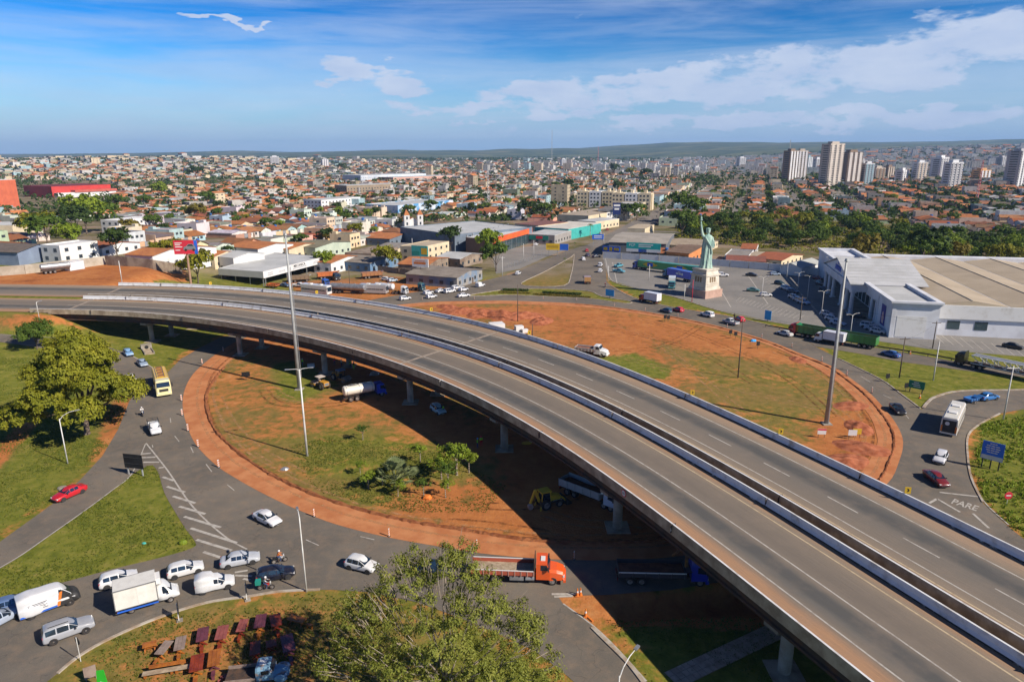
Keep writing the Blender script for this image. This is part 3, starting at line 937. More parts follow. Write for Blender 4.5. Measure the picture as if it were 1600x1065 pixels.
def leaf_cloud(C,N,size,aspect=0.55,flat=0.0,seed=0):
 """one quad (folded along its rib) per leaf; C centres, N outward normals"""
 g=np.random.default_rng(seed)
 n=len(C)
 nr=N+g.normal(0,0.55,(n,3))
 nr[:,2]+=flat
 nr/=np.linalg.norm(nr,axis=1)[:,None]+1e-9
 t=np.cross(nr,g.normal(0,1,(n,3)))
 t/=np.linalg.norm(t,axis=1)[:,None]+1e-9
 b=np.cross(nr,t)
 s=size*g.uniform(0.6,1.35,(n,1))
 a=aspect
 V=np.stack([C-t*s,C-b*s*a+nr*s*0.12,C+t*s,C+b*s*a+nr*s*0.12],1).reshape(-1,3)
 i=np.arange(n)[:,None]*4
 return V,np.concatenate([i+np.array([[0,1,2]]),i+np.array([[0,2,3]])])
def clump_crown(lobes,n_clump,per,leaf,clump_r,seed,flat=0.25,aspect=0.55,inner=0.25,squash=0.75):
 """leaf clumps over the skin of several lobes (cx,cy,cz,rx,ry,rz) with some inside and gaps between"""
 g=np.random.default_rng(seed)
 vol=np.array([l[3]*l[4]+l[4]*l[5]+l[3]*l[5]for l in lobes])
 cc,nn=[],[]
 for l,k in zip(lobes,np.maximum(1,(n_clump*vol/vol.sum()).astype(int))):
  d=g.normal(0,1,(k,3))
  d/=np.linalg.norm(d,axis=1)[:,None]
  d[:,2]=np.where(d[:,2]<-0.35,-d[:,2]*0.6,d[:,2])
  r=np.where(g.random((k,1))<inner,g.uniform(0.35,0.8,(k,1)),g.uniform(0.82,1.08,(k,1)))
  P=np.array(l[:3])+d*r*np.array(l[3:])
  # leave out what lies deep inside another lobe
  cc.append(P);nn.append(d)
 cc,nn=np.concatenate(cc),np.concatenate(nn)
 m=len(cc)
 off=g.normal(0,1,(m,per,3))
 off*=(clump_r*g.uniform(0.25,1.0,(m,per,1))*g.uniform(0.6,1.3,(m,1,1)))/(np.linalg.norm(off,axis=2,keepdims=True)+1e-9)
 off[:,:,2]*=squash
 L=(cc[:,None]+off).reshape(-1,3)
 N=(off/clump_r+nn[:,None]*0.8).reshape(-1,3)
 return leaf_cloud(L,N,leaf,aspect,flat,seed+1),cc
def limbs(base,tips,r0,seed,bend=0.25,n=4,split=0.4,sides=6):
 """tapered trunk that splits into limbs reaching the given tips"""
 g=random.Random(seed)
 mb=MB()
 top=Vector(base[1])
 b0=Vector(base[0])
 k=5
 pts=[b0.lerp(top,i/k)+Vector((g.uniform(-1,1),g.uniform(-1,1),0))*r0*0.35*(0<i<k)for i in range(k+1)]
 mb.tube(pts,[r0*(1.25 if i==0 else 1-0.4*i/k)for i in range(k+1)],sides+3)
 for tp in tips:
  tp=Vector(tp)
  s=pts[-1]if g.random()<0.6 else pts[-2]
  mid=s.lerp(tp,0.5)+Vector((g.uniform(-1,1),g.uniform(-1,1),g.uniform(-0.3,0.6)))*(tp-s).length*bend*0.5
  q=[s,s.lerp(mid,0.55)+Vector((0,0,0.1)),mid,mid.lerp(tp,0.5)+Vector((0,0,-0.05)),tp]
  r=r0*g.uniform(0.28,0.45)
  mb.tube(q,[r,r*0.8,r*0.6,r*0.4,r*0.14],sides)
 return mb
def tree_meshes(key,h,rad,trunk_h,leafmat,n_clump,per,leaf,clump_r,seed,nlobes=6,flat=0.25,bark=None,spread=0.6,squash=0.8,lobe_r=0.55,inner=0.25):
 g=random.Random(seed)
 lobes=[]
 for i in range(nlobes):
  a=2*math.pi*i/nlobes+g.uniform(-0.5,0.5)
  rr=rad*spread*g.uniform(0.55,1.0)if i else 0
  z=trunk_h+(h-trunk_h)*g.uniform(0.32,0.62)if i else trunk_h+(h-trunk_h)*0.60
  lr=rad*lobe_r*g.uniform(0.75,1.15)
  lobes.append((rr*math.cos(a),rr*math.sin(a),z,lr,lr,min(lr*squash,(h-z))))
 (V,Fc),cc=clump_crown(lobes,n_clump,per,leaf,clump_r,seed,flat,inner=inner)
 crown=npmesh(key+'_crown',V,[Fc],leafmat)
 tips=[(l[0],l[1],l[2]+l[5]*0.3)for l in lobes]
 tr=limbs(((0,0,-0.3),(0,0,trunk_h)),tips,max(0.12,h*0.024),seed).mesh(key+'_trunk',bark or M_BARK,smooth=True)
 return crown,tr
def put_tree(name,meshes,loc,s,rz,label,group=None,cat='tree',sz=None):
 o=thing(name,label,cat,loc,rz,group)
 o.scale=(s,s,sz or s)
 link('crown',meshes[0],o)
 link('trunk',meshes[1],o)
 return o
TREES={}
for i,(lm,h,rad,th)in enumerate((('green',8,4.0,2.0),('dark',9,4.2,2.2),('olive',7,3.9,1.8),('lime',7.5,3.8,1.8),('dark',10,3.6,2.5),('green',7,4.6,1.8),('yellow',6,3.4,1.6))):
 TREES[i]=tree_meshes('town_tree_%d'%i,h,rad,th,M_LEAF[lm],70,26,0.36,0.85,40+i,nlobes=7)
def palm_meshes(h,seed,nf=17,fl=2.6,leafmat='green'):
 g=random.Random(seed)
 V,Fc=[],[]
 for k in range(nf):
  a=2*math.pi*k/nf+g.uniform(-0.2,0.2)
  up=g.uniform(0.05,1.15)
  px=[]
  for j in range(9):
   t=j/8
   r=fl*(t*math.cos(up*0.9))
   z=fl*(t*math.sin(up)-0.75*t*t)
   px.append(Vector((r*math.cos(a),r*math.sin(a),h+z)))
  side=Vector((-math.sin(a),math.cos(a),0))
  for j in range(8):
   for sgn in(-1,1):
    for q in(0.0,0.5):
     p=px[j].lerp(px[j+1],q)
     d=(px[j+1]-px[j]).normalized()
     w=fl*0.30*math.sin(math.pi*min(1,(j+q+0.8)/8.6))
     tip=p+side*sgn*w+d*w*0.7+Vector((0,0,-w*0.35))
     o=len(V)
     V+=[p,p+d*0.10,tip]
     Fc.append((o,o+1,o+2))
 crown=npmesh('palm_crown',np.array([tuple(v)for v in V]),[np.array(Fc)],M_LEAF[leafmat])
 tr=MB().tube([(0,0,-0.2),(0.05,0,h*0.5),(0,0,h)],[0.2,0.16,0.15],8).mesh('palm_trunk',M_BARK_L,smooth=True)
 return crown,tr
PALM_T=palm_meshes(7.5,3)
# ------------------------------------------------------------------ the town
M_WALL=objmat('painted_render_wall',0.85,scale=0.35,amt=0.35,streak=(1,1,0.35))
def roof_mat(name,scale,amp):
 t=NT(name)
 oi=t.n('ShaderNodeObjectInfo')
 w=t.n('ShaderNodeTexWave',wave_type='BANDS',bands_direction='X')
 w.inputs['Scale'].default_value=scale
 t.l(t.obj(),w.inputs['Vector'])
 nz=t.noise(t.pos(),0.5,6,0.65)
 c=t.mix(t.m('MULTIPLY',t.rng(nz,0.38,0.72),0.5),oi.outputs['Color'],(0.10,0.065,0.05))
 c=t.mix(t.m('MULTIPLY',w.outputs['Fac'],amp),c,(0.04,0.025,0.02))
 t.bump(w.outputs['Fac'],0.4,0.05)
 return t.done(c,0.85,0,0.2)
M_TILE=roof_mat('clay_tile_roof',1.6,0.30)
M_SHEET=roof_mat('corrugated_roof',2.4,0.14)
M_WIN=mat('dark_window',(0.03,0.04,0.05),(0.06,0.07,0.08),0.7,0.2,spec=0.6)
M_DOOR=mat('brown_door',(0.14,0.07,0.04),(0.20,0.12,0.08),0.7,0.6)
M_STEEL=mat('galvanised_steel',(0.42,0.43,0.44),(0.32,0.32,0.32),1.0,0.45,metal=0.6,spec=0.5)
M_DARK=mat('dark_metal',(0.025,0.025,0.027),(0.05,0.05,0.05),1.0,0.5)
M_WHITE=mat('white_paint',(0.68,0.67,0.65),(0.54,0.51,0.46),0.5,0.6,detail=6,lo=0.5,hi=0.8)
M_BLOCK=mat('bare_block_wall',(0.30,0.24,0.18),(0.17,0.12,0.09),0.3,0.95,detail=7)
TILES=[((0.43,0.155,0.055),'orange tiled'),((0.36,0.115,0.045),'red tiled'),((0.46,0.20,0.08),'pale orange tiled'),((0.27,0.12,0.065),'weathered brown tiled')]
SHEETS=[((0.30,0.29,0.28),'grey sheet'),((0.19,0.175,0.165),'dark grey sheet'),((0.55,0.55,0.55),'pale metal')]
WALLS=[((0.62,0.60,0.56),'white'),((0.64,0.53,0.36),'cream'),((0.50,0.47,0.42),'grey'),((0.36,0.50,0.52),'pale blue'),((0.66,0.42,0.27),'salmon'),((0.44,0.52,0.36),'pale green'),((0.40,0.24,0.15),'bare brick'),((0.68,0.62,0.50),'off-white')]
def gable(mb,x0,x1,y0,y1,z,rise,ov=0.5,th=0.14,along_y=True):
 """two roof slabs with overhang"""
 if along_y:
  c=(x0+x1)/2
  for xa,xb in((x0-ov,c),(x1+ov,c)):
   za=z-rise*ov/(c-x0)
   mb.add([(xa,y0-ov,za),(xb,y0-ov,z+rise),(xb,y1+ov,z+rise),(xa,y1+ov,za),(xa,y0-ov,za-th),(xb,y0-ov,z+rise-th),(xb,y1+ov,z+rise-th),(xa,y1+ov,za-th)],[(0,1,2,3),(7,6,5,4),(0,4,5,1),(1,5,6,2),(2,6,7,3),(3,7,4,0)])
 else:
  c=(y0+y1)/2
  for ya,yb in((y0-ov,c),(y1+ov,c)):
   za=z-rise*ov/(c-y0)
   mb.add([(x0-ov,ya,za),(x0-ov,yb,z+rise),(x1+ov,yb,z+rise),(x1+ov,ya,za),(x0-ov,ya,za-th),(x0-ov,yb,z+rise-th),(x1+ov,yb,z+rise-th),(x1+ov,ya,za-th)],[(0,1,2,3),(7,6,5,4),(0,4,5,1),(1,5,6,2),(2,6,7,3),(3,7,4,0)])
 return mb
def gwall(mb,x0,x1,y0,y1,z,rise,along_y=True):
 mb.box(x0,x1,y0,y1,-1.5,z)
 if along_y:
  c=(x0+x1)/2
  for ya,yb in((y0,y0+0.2),(y1-0.2,y1)):
   mb.add([(x0,ya,z),(x1,ya,z),(c,ya,z+rise-0.16),(x0,yb,z),(x1,yb,z),(c,yb,z+rise-0.16)],[(0,1,2),(5,4,3),(0,3,4,1),(1,4,5,2),(2,5,3,0)])
 else:
  c=(y0+y1)/2
  for xa,xb in((x0,x0+0.2),(x1-0.2,x1)):
   mb.add([(xa,y0,z),(xa,y1,z),(xa,c,z+rise-0.16),(xb,y0,z),(xb,y1,z),(xb,c,z+rise-0.16)],[(0,1,2),(5,4,3),(0,3,4,1),(1,4,5,2),(2,5,3,0)])
 return mb
def hip(mb,x0,x1,y0,y1,z,rise,ov=0.6):
 x0-=ov;x1+=ov;y0-=ov;y1+=ov
 w=min(x1-x0,y1-y0)/2
 if y1-y0>x1-x0:r0,r1=((x0+x1)/2,y0+w),((x0+x1)/2,y1-w)
 else:r0,r1=(x0+w,(y0+y1)/2),(x1-w,(y0+y1)/2)
 vs=[(x0,y0,z),(x1,y0,z),(x1,y1,z),(x0,y1,z),(*r0,z+rise),(*r1,z+rise),(x0,y0,z-0.14),(x1,y0,z-0.14),(x1,y1,z-0.14),(x0,y1,z-0.14)]
 f=[(0,1,4),(1,2,5,4),(2,3,5),(3,0,4,5)]if y1-y0>x1-x0 else[(0,1,5,4),(1,2,5),(2,3,4,5),(3,0,4)]
 return mb.add(vs,f+[(9,8,7,6),(0,6,7,1),(1,7,8,2),(2,8,9,3),(3,9,6,0)])
def pane(w,h,t=0.08):return MB().box(-w/2,w/2,-t,t,0,h)
ME_WIN=pane(1.4,1.1).mesh('window',M_WIN)
ME_DOOR=pane(1.0,2.1).mesh('door',M_DOOR)
ME_TANK=MB().cyl((0,0,0),(0,0,1.1),0.75,0.85,12).cyl((0,0,1.1),(0,0,1.35),0.85,0.3,12).mesh('water_tank',mat('blue_tank',(0.05,0.16,0.42),(0.04,0.13,0.36),1,0.4))
ME_GATE=pane(2.6,2.2).mesh('gate',mat('grey_gate',(0.30,0.30,0.31),(0.2,0.2,0.2),0.8,0.5))
PROTO={}
def proto(k,wall,roof,roofm,wins,doors,h):
 PROTO[k]=(wall.mesh('wall',M_WALL),roof.mesh('roof',roofm),wins,doors,h)
for me_fix in():pass
def fixm(me):
 bm=bmesh.new();bm.from_mesh(me)
 bmesh.ops.recalc_face_normals(bm,faces=bm.faces)
 bm.to_mesh(me);bm.free()
 return me
W1=[(-2,-6.05,1.0,0),(2.2,-6.05,1.0,0),(4.55,-2,1.0,1),(4.55,2.5,1.0,1),(-4.55,1,1.0,1)]
proto('gable',gwall(MB(),-4.5,4.5,-6,6,3,1.6),gable(MB(),-4.5,4.5,-6,6,3.0,1.6),M_TILE,W1,[(0.3,-6.05,0,0)],4.6)
proto('cross_gable',gwall(MB(),-4.8,4.8,-5,5,3,1.7,False),gable(MB(),-4.8,4.8,-5,5,3.0,1.7,along_y=False),M_TILE,[(-2.4,-5.05,1,0),(2.4,-5.05,1,0),(4.85,0,1,1),(-4.85,0.5,1,1)],[(0.4,-5.05,0,0)],4.7)
proto('hip',MB().box(-4.8,4.8,-6,6,-1.5,3),hip(MB(),-4.8,4.8,-6,6,3,1.9),M_TILE,[(-2.4,-6.05,1,0),(2.4,-6.05,1,0),(4.85,-2,1,1),(4.85,2.4,1,1),(-4.85,0,1,1)],[(0.2,-6.05,0,0)],4.9)
proto('ell',gwall(gwall(MB(),-4.8,0.4,-6.5,6.5,3,1.3),0.4,5.0,0.5,6.4,2.9,1.3,False),gable(gable(MB(),-4.8,0.4,-6.5,6.5,3.0,1.3),0.0,5.0,0.5,6.4,2.9,1.35,along_y=False),M_TILE,[(-3,-6.55,1,0),(0.45,-3,1,1),(5.05,3.4,1,1)],[(0.45,-0.6,0,1)],4.4)
fl=MB().box(-4.6,4.6,-5.5,5.5,-1.5,6.1)
for a in((-4.6,4.6,-5.5,-5.2),(-4.6,4.6,5.2,5.5),(-4.6,-4.3,-5.2,5.2),(4.3,4.6,-5.2,5.2)):fl.box(*a,6.1,6.9)
fl.box(-3.8,-2.0,2.4,4.6,6.1,8.0)
proto('flat',fl,MB().box(-4.29,4.29,-5.19,5.19,6.1,6.35),M_SHEET,[(-2.6,-5.55,1,0),(2.6,-5.55,1,0),(-2.6,-5.55,4.1,0),(0,-5.55,4.1,0),(2.6,-5.55,4.1,0),(4.65,-2,1,1),(4.65,-2,4.1,1),(4.65,2,4.1,1),(-4.65,0,4.1,1),(-4.65,0,1,1)],[(0,-5.55,0,0)],8)
sh=MB().box(-5,5,-7,7,-1.5,3.4)
for a in((-5,-4.8,-7,7),(4.8,5,-7,7),(-4.8,4.8,6.8,7)):sh.box(*a,3.4,4.4)
proto('shed',sh,MB().add([(-4.8,-7.4,3.45),(4.8,-7.4,3.45),(4.8,6.8,4.2),(-4.8,6.8,4.2),(-4.8,-7.4,3.35),(4.8,-7.4,3.35),(4.8,6.8,4.1),(-4.8,6.8,4.1)],[(0,1,2,3),(7,6,5,4),(0,4,5,1),(1,5,6,2),(2,6,7,3),(3,7,4,0)]),M_SHEET,[(-2.8,-7.05,1,0),(2.8,-7.05,1,0),(5.05,0,1.2,1)],[(0,-7.05,0,0)],4.4)
proto('low_gable',gwall(MB(),-5,5,-6,6,3.2,0.9),gable(MB(),-5,5,-6,6,3.2,0.9,0.35),M_SHEET,[(-2.6,-6.05,1,0),(2.6,-6.05,1,0),(5.05,1,1,1)],[(0,-6.05,0,0)],4.1)
for k in PROTO:
 for me in PROTO[k][:2]:fixm(me)
yw=MB()
for a in((-5.6,-5.4,-10,9),(5.4,5.6,-10,9),(-5.4,5.4,8.8,9),(-5.4,0.6,-10,-9.8),(3.4,5.4,-10,-9.8)):yw.box(*a,-1.0,2.3)
ME_YARD=fixm(yw.mesh('yard_wall',M_WALL))
# areas where ordinary houses do not stand
gp=lambda pts:[tuple(p[:2])for p in G(pts)]
FOREST=gp([(1060,352),(1120,346),(1210,348),(1330,346),(1420,360),(1500,366),(1640,380),(1640,425),(1500,428),(1420,418),(1340,404),(1280,396),(1150,384),(1060,378)])
KEEP_OUT=[FOREST,gISL,gROAD,gLOT,gp([(-120,470),(-120,418),(60,408),(165,400),(300,412),(345,408),(440,390),(520,398),(640,392),(640,352),(720,338),(850,348),(905,340),(935,345),(950,395),(800,480),(300,470)]),gp([(940,400),(945,372),(960,358),(1050,358),(1060,400)]),gp([(1060,400),(1300,420),(1700,470),(1700,400),(1500,426),(1340,408),(1150,388)]),gp([(30,330),(-20,282),(175,282),(175,328),(80,340)]),gp([(895,328),(895,312),(1015,312),(1015,330)]),gp([(190,285),(400,276),(400,284),(300,292),(200,296)]),gp([(600,350),(600,318),(680,318),(680,340)]),gp([(75,402),(75,345),(190,345),(190,372),(140,402)])]
KEEP_OUT.append([tuple(c0+AVN*a+AV*b)for a,b in((-13,-30),(13,-30),(13,2500),(-13,2500))])
def lots():
 out=[]
 for ia in range(-46,80):
  for ib in range(-14,94):
   for row in(0,1):
    for j in range(7):
     a=(ia+0.5)*56+(-11.5 if row==0 else 11.5)
     b=ib*84+8+5+j*11.2
     p=c0+AVN*a+AV*b
     out.append((p.x,p.y,row,ia,ib,j))
 A=np.array(out)
 P=A[:,:2].copy()
 # the streets of the left half run slightly askew
 k=(P[:,1]>150)&(np.abs(P[:,0])<0.80*P[:,1]+25)&(P[:,1]<1500)
 A,P=A[k],P[k]
 bad=np.zeros(len(P),bool)
 for poly in KEEP_OUT:bad|=inside(P,poly)|((edist(P,poly)<5)if len(poly)<40 else False)
 bad|=(P[:,1]<262)
 return A[~bad]
LOTS=lots()
LOTS=LOTS[np.argsort(np.hypot(LOTS[:,0],LOTS[:,1]))]
pick=rng.random(len(LOTS))<0.96
LOTS=LOTS[pick]
hAV=math.atan2(AV.y,AV.x)-math.pi/2
LANDMARKS=[]
N_NEAR=300
near_lots,far_lots=LOTS[:N_NEAR],LOTS[N_NEAR:]
HOUSES=[]
def house_style(g):
 r=g.random()
 if r<0.66:
  k=g.choice(('gable','cross_gable','hip','ell','gable'))
  rc=g.choice(TILES)
 elif r<0.78:k,rc='flat',g.choice(SHEETS)
 else:k,rc=g.choice(('shed','low_gable')),g.choice(SHEETS)
 return k,rc,WALLS[min(int(abs(g.gauss(0,2.6))),7)]
def house(x,y,rz,k,rc,wc,s,parts,g):
 o=thing('house','house','house',(x,y,gz(x,y)),rz,'houses of the town')
 o.scale=s
 w,r,wins,doors,h=PROTO[k]
 jit=lambda c,a:tuple(max(0.02,min(0.9,v*g.uniform(1-a,1+a)))for v in c)
 link('wall',w,o,color=jit(wc[0],0.12))
 link('roof',r,o,color=jit(rc[0],0.15))
 if parts:
  for wx,wy,wz,q in wins:link('window',ME_WIN,o,(wx,wy,wz),q*math.pi/2)
  for wx,wy,wz,q in doors:link('door',ME_DOOR,o,(wx,wy,wz),q*math.pi/2)
  if g.random()<0.35:link('water_tank',ME_TANK,o,(-2.4,2.6,h-0.9 if k in('gable','hip','cross_gable','ell')else h-0.5))
  if g.random()<0.7 and k!='shed':
   yo=link('yard_wall',ME_YARD,o,color=jit(g.choice(WALLS)[0],0.15))
   yo.scale=(1/s[0],1/s[1],1/s[2])
   link('gate',ME_GATE,yo,(2.0,-9.9,0))
 HOUSES.append((o,k,rc[1],wc[1]))
 return o
hg=random.Random(11)
for i,(x,y,row,ia,ib,j)in enumerate(near_lots):
 k,rc,wc=house_style(hg)
 rz=hAV+(math.pi/2 if row==1 else-math.pi/2)+(hg.choice((0,0,math.pi))if k in('gable','hip')else 0)
 house(x+hg.uniform(-1.5,1.5),y+hg.uniform(-1,1),rz,k,rc,wc,(hg.uniform(0.9,1.12),hg.uniform(0.9,1.35),hg.uniform(0.92,1.12)),i<170,hg)
 # ---- everything farther back, one mass of roofs
def roof_mass():
 g=np.random.default_rng(5)
 P,sc=[far_lots[:,:2]],[np.ones(len(far_lots))]
 # looser rows out to the hills
 for y0,y1,stp in((1430,2300,21),(2300,3300,30),(3300,4300,44)):
  gx,gy=np.meshgrid(np.arange(-0.82*y1,0.86*y1,stp),np.arange(y0,y1,stp*0.85))
  Q=np.c_[gx.ravel(),gy.ravel()]+g.uniform(-0.3,0.3,(gx.size,2))*stp
  Q=Q[(np.abs(Q[:,0])<0.82*Q[:,1])]
  dens=np.sin(Q[:,0]*0.006+1)*np.sin(Q[:,1]*0.008)*0.25+0.68
  if y0>3000:dens=dens*np.where(Q[:,0]>900,0.9,np.where(Q[:,0]<-900,0.75,0.15))
  elif y0>2000:dens=dens*np.where(np.abs(Q[:,0])<350,0.75,1.0)
  Q=Q[g.random(len(Q))<dens]
  P.append(Q);sc.append(np.full(len(Q),stp/15.5))
 P,sc=np.concatenate(P),np.concatenate(sc)
 bad=np.zeros(len(P),bool)
 for poly in KEEP_OUT:bad|=inside(P,poly)
 P,sc=P[~bad],sc[~bad]
 n=len(P)
 dist=np.hypot(P[:,0],P[:,1])
 kind=g.choice(3,n,p=[0.42,0.24,0.34])
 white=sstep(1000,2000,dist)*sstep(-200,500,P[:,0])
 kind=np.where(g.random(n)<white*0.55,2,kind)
 kind=np.where((g.random(n)<0.2)&(dist>1500),2,kind)
 w=g.uniform(3.8,5.6,n)*sc;l=g.uniform(4.8,8.5,n)*sc
 h=np.where(kind==2,g.choice([3.4,3.6,6.2,6.6,9],n,p=[.3,.25,.25,.13,.07]),g.uniform(2.8,3.4,n))*(0.5+0.5*sc)
 tall=(g.random(n)<0.045*white+0.004)
 h=np.where(tall,g.uniform(10,24,n),h)
 rise=np.where(kind==2,0.0,g.uniform(1.0,1.8,n))*sc
 rot=hAV+np.where(g.random(n)<0.5,0,np.pi/2)+g.normal(0,0.03,n)+np.where(P[:,0]<-0.3*P[:,1],-0.35,0)
 z=terrain(P[:,0],P[:,1])
 ov=np.where(kind==2,0.0,0.45)
 hipk=np.where(kind==1,1.0,0.0)
 # 14 points: floor 4, eaves inner 4, eaves outer 4, ridge 2
 X=np.stack([-w,w,w,-w]+[-w,w,w,-w]+[-(w+ov),w+ov,w+ov,-(w+ov)]+[0*w,0*w],1)
 Yr=l+ov-hipk*(w+ov)
 Yy=np.stack([-l,-l,l,l]*2+[-(l+ov),-(l+ov),l+ov,l+ov]+[-Yr,Yr],1)
 Zz=np.stack([0*h-3]*4+[h]*4+[h-0.05]*4+[h+rise]*2,1)
 flat=kind==2
 # flat roofs: sink the roof plane inside a parapet
 Zz[flat,8:12]=(h[flat]-0.6)[:,None]
 X[flat,8:12]*=0.94;Yy[flat,8:12]*=0.96
 Zz[flat,12:]=(h[flat]-0.6)[:,None]
 c,s=np.cos(rot)[:,None],np.sin(rot)[:,None]
 V=np.stack([X*c-Yy*s+P[:,:1],X*s+Yy*c+P[:,1:2],Zz+z[:,None]],2).reshape(-1,3)
 o=(np.arange(n)*14)[:,None]
 quads=np.concatenate([o+np.array([q])for q in([0,1,5,4],[1,2,6,5],[2,3,7,6],[3,0,4,7],[8,12,13,11],[9,10,13,12])])
 tris=np.concatenate([o+np.array([q])for q in([8,9,12],[10,11,13])])
 wallc=np.array([q[0]for q in WALLS])[np.minimum(np.abs(g.normal(0,2.3,n)).astype(int),7)]*g.uniform(0.45,0.98,(n,1))
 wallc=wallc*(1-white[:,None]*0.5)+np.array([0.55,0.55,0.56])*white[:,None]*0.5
 tl=np.array([q[0]for q in TILES])[g.integers(0,4,n)]*g.uniform(0.9,1.45,(n,1))
 stc=np.array([q[0]for q in SHEETS]+[(0.62,0.62,0.6)])[g.integers(0,4,n)]*g.uniform(0.75,1.2,(n,1))
 usesheet=flat|(g.random(n)<0.16)
 rc=np.where(usesheet[:,None],stc,tl)
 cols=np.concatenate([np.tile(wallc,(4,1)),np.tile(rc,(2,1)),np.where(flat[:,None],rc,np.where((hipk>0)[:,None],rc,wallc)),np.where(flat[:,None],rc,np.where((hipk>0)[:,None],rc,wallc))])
 # windows on two sides for the nearer and the tall ones
 wi=np.where((dist<1500)|tall)[0]
 wv,wq=[],[]
 for i in wi:
  nf=max(1,int(h[i]//3.1))if flat[i]or tall[i]else 1
  for fl in range(min(nf,7)):
   for side,off,half in((0,l[i],w[i]),(1,w[i],l[i])):
    for sgn in(-1,1):
     if sgn>0 and side==0:continue
     for f in(-0.5,0.45):
      cx=f*half
      q=[]
      for dx,dz in((-0.7,0),(0.7,0),(0.7,1.1),(-0.7,1.1)):
       a,b=(cx+dx,sgn*(off+0.06))if side==0 else(sgn*(off+0.06),cx+dx)
       q.append((a*c[i,0]-b*s[i,0]+P[i,0],a*s[i,0]+b*c[i,0]+P[i,1],z[i]+1.0+fl*3.05+dz))
      wv+=q
 m=len(V)
 wv=np.array(wv)
 wqi=m+np.arange(len(wv)).reshape(-1,4)
 V=np.concatenate([V,wv])
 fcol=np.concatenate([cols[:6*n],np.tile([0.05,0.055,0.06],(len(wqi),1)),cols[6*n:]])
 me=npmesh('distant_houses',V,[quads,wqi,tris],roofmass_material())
 ca=me.attributes.new('col','FLOAT_COLOR','FACE')
 ca.data.foreach_set('color',np.c_[fcol,np.ones(len(fcol))].astype(np.float32).ravel())
 return tag(link('distant_houses',me),'mass of distant tiled and flat roofed houses reaching to the hills','houses',kind='stuff')
def roofmass_material():
 t=NT('distant_paint')
 nz=t.noise(t.pos(),0.3,4,0.65)
 return t.done(t.mix(t.m('MULTIPLY',t.rng(nz,0.4,0.75),0.45),t.attr('col'),(0.12,0.085,0.065)),0.85,0,0.2)
roof_mass()
# ---- streets between the blocks
sm=MB()
for ia in range(-8,15):
 a=ia*56
 if ia==0:continue
 for ib in range(-3,13):
  p,q=c0+AVN*a+AV*(ib*84),c0+AVN*a+AV*(ib*84+84)
  if min(p.y,q.y)<285 or abs(p.x)>0.85*p.y:continue
  P2=np.array([[(p.x+q.x)/2,(p.y+q.y)/2]])
  if any(inside(P2,k)[0]for k in KEEP_OUT):continue
  n=AVN*3.0
  sm.add([(*(p-n),gz(p.x,p.y)+0.06),(*(p+n),gz(p.x,p.y)+0.06),(*(q+n),gz(q.x,q.y)+0.06),(*(q-n),gz(q.x,q.y)+0.06)],[(0,1,2,3)])
for ib in range(-3,13):
 for ia in range(-9,15):
  p,q=c0+AVN*(ia*56)+AV*(ib*84),c0+AVN*(ia*56+56)+AV*(ib*84)
  if min(p.y,q.y)<285 or abs(p.x)>0.85*p.y:continue
  P2=np.array([[(p.x+q.x)/2,(p.y+q.y)/2]])
  if any(inside(P2,k)[0]for k in KEEP_OUT):continue
  n=AV*3.0
  sm.add([(*(p-n),gz(p.x,p.y)+0.065),(*(q-n),gz(q.x,q.y)+0.065),(*(q+n),gz(q.x,q.y)+0.065),(*(p+n),gz(p.x,p.y)+0.065)],[(0,1,2,3)])
tag(sm.build('streets',M_STREET),kind='structure')
# ---- trees of the town
tg=random.Random(21)
TREE_KIND=('bushy green tree','dark green round tree','olive green spreading tree','bright green tree','tall dark green tree','wide low green tree','yellowish green tree')
def tname(i):return('bushy_tree','round_tree','spreading_tree','bushy_tree','tall_tree','spreading_tree','bushy_tree')[i]
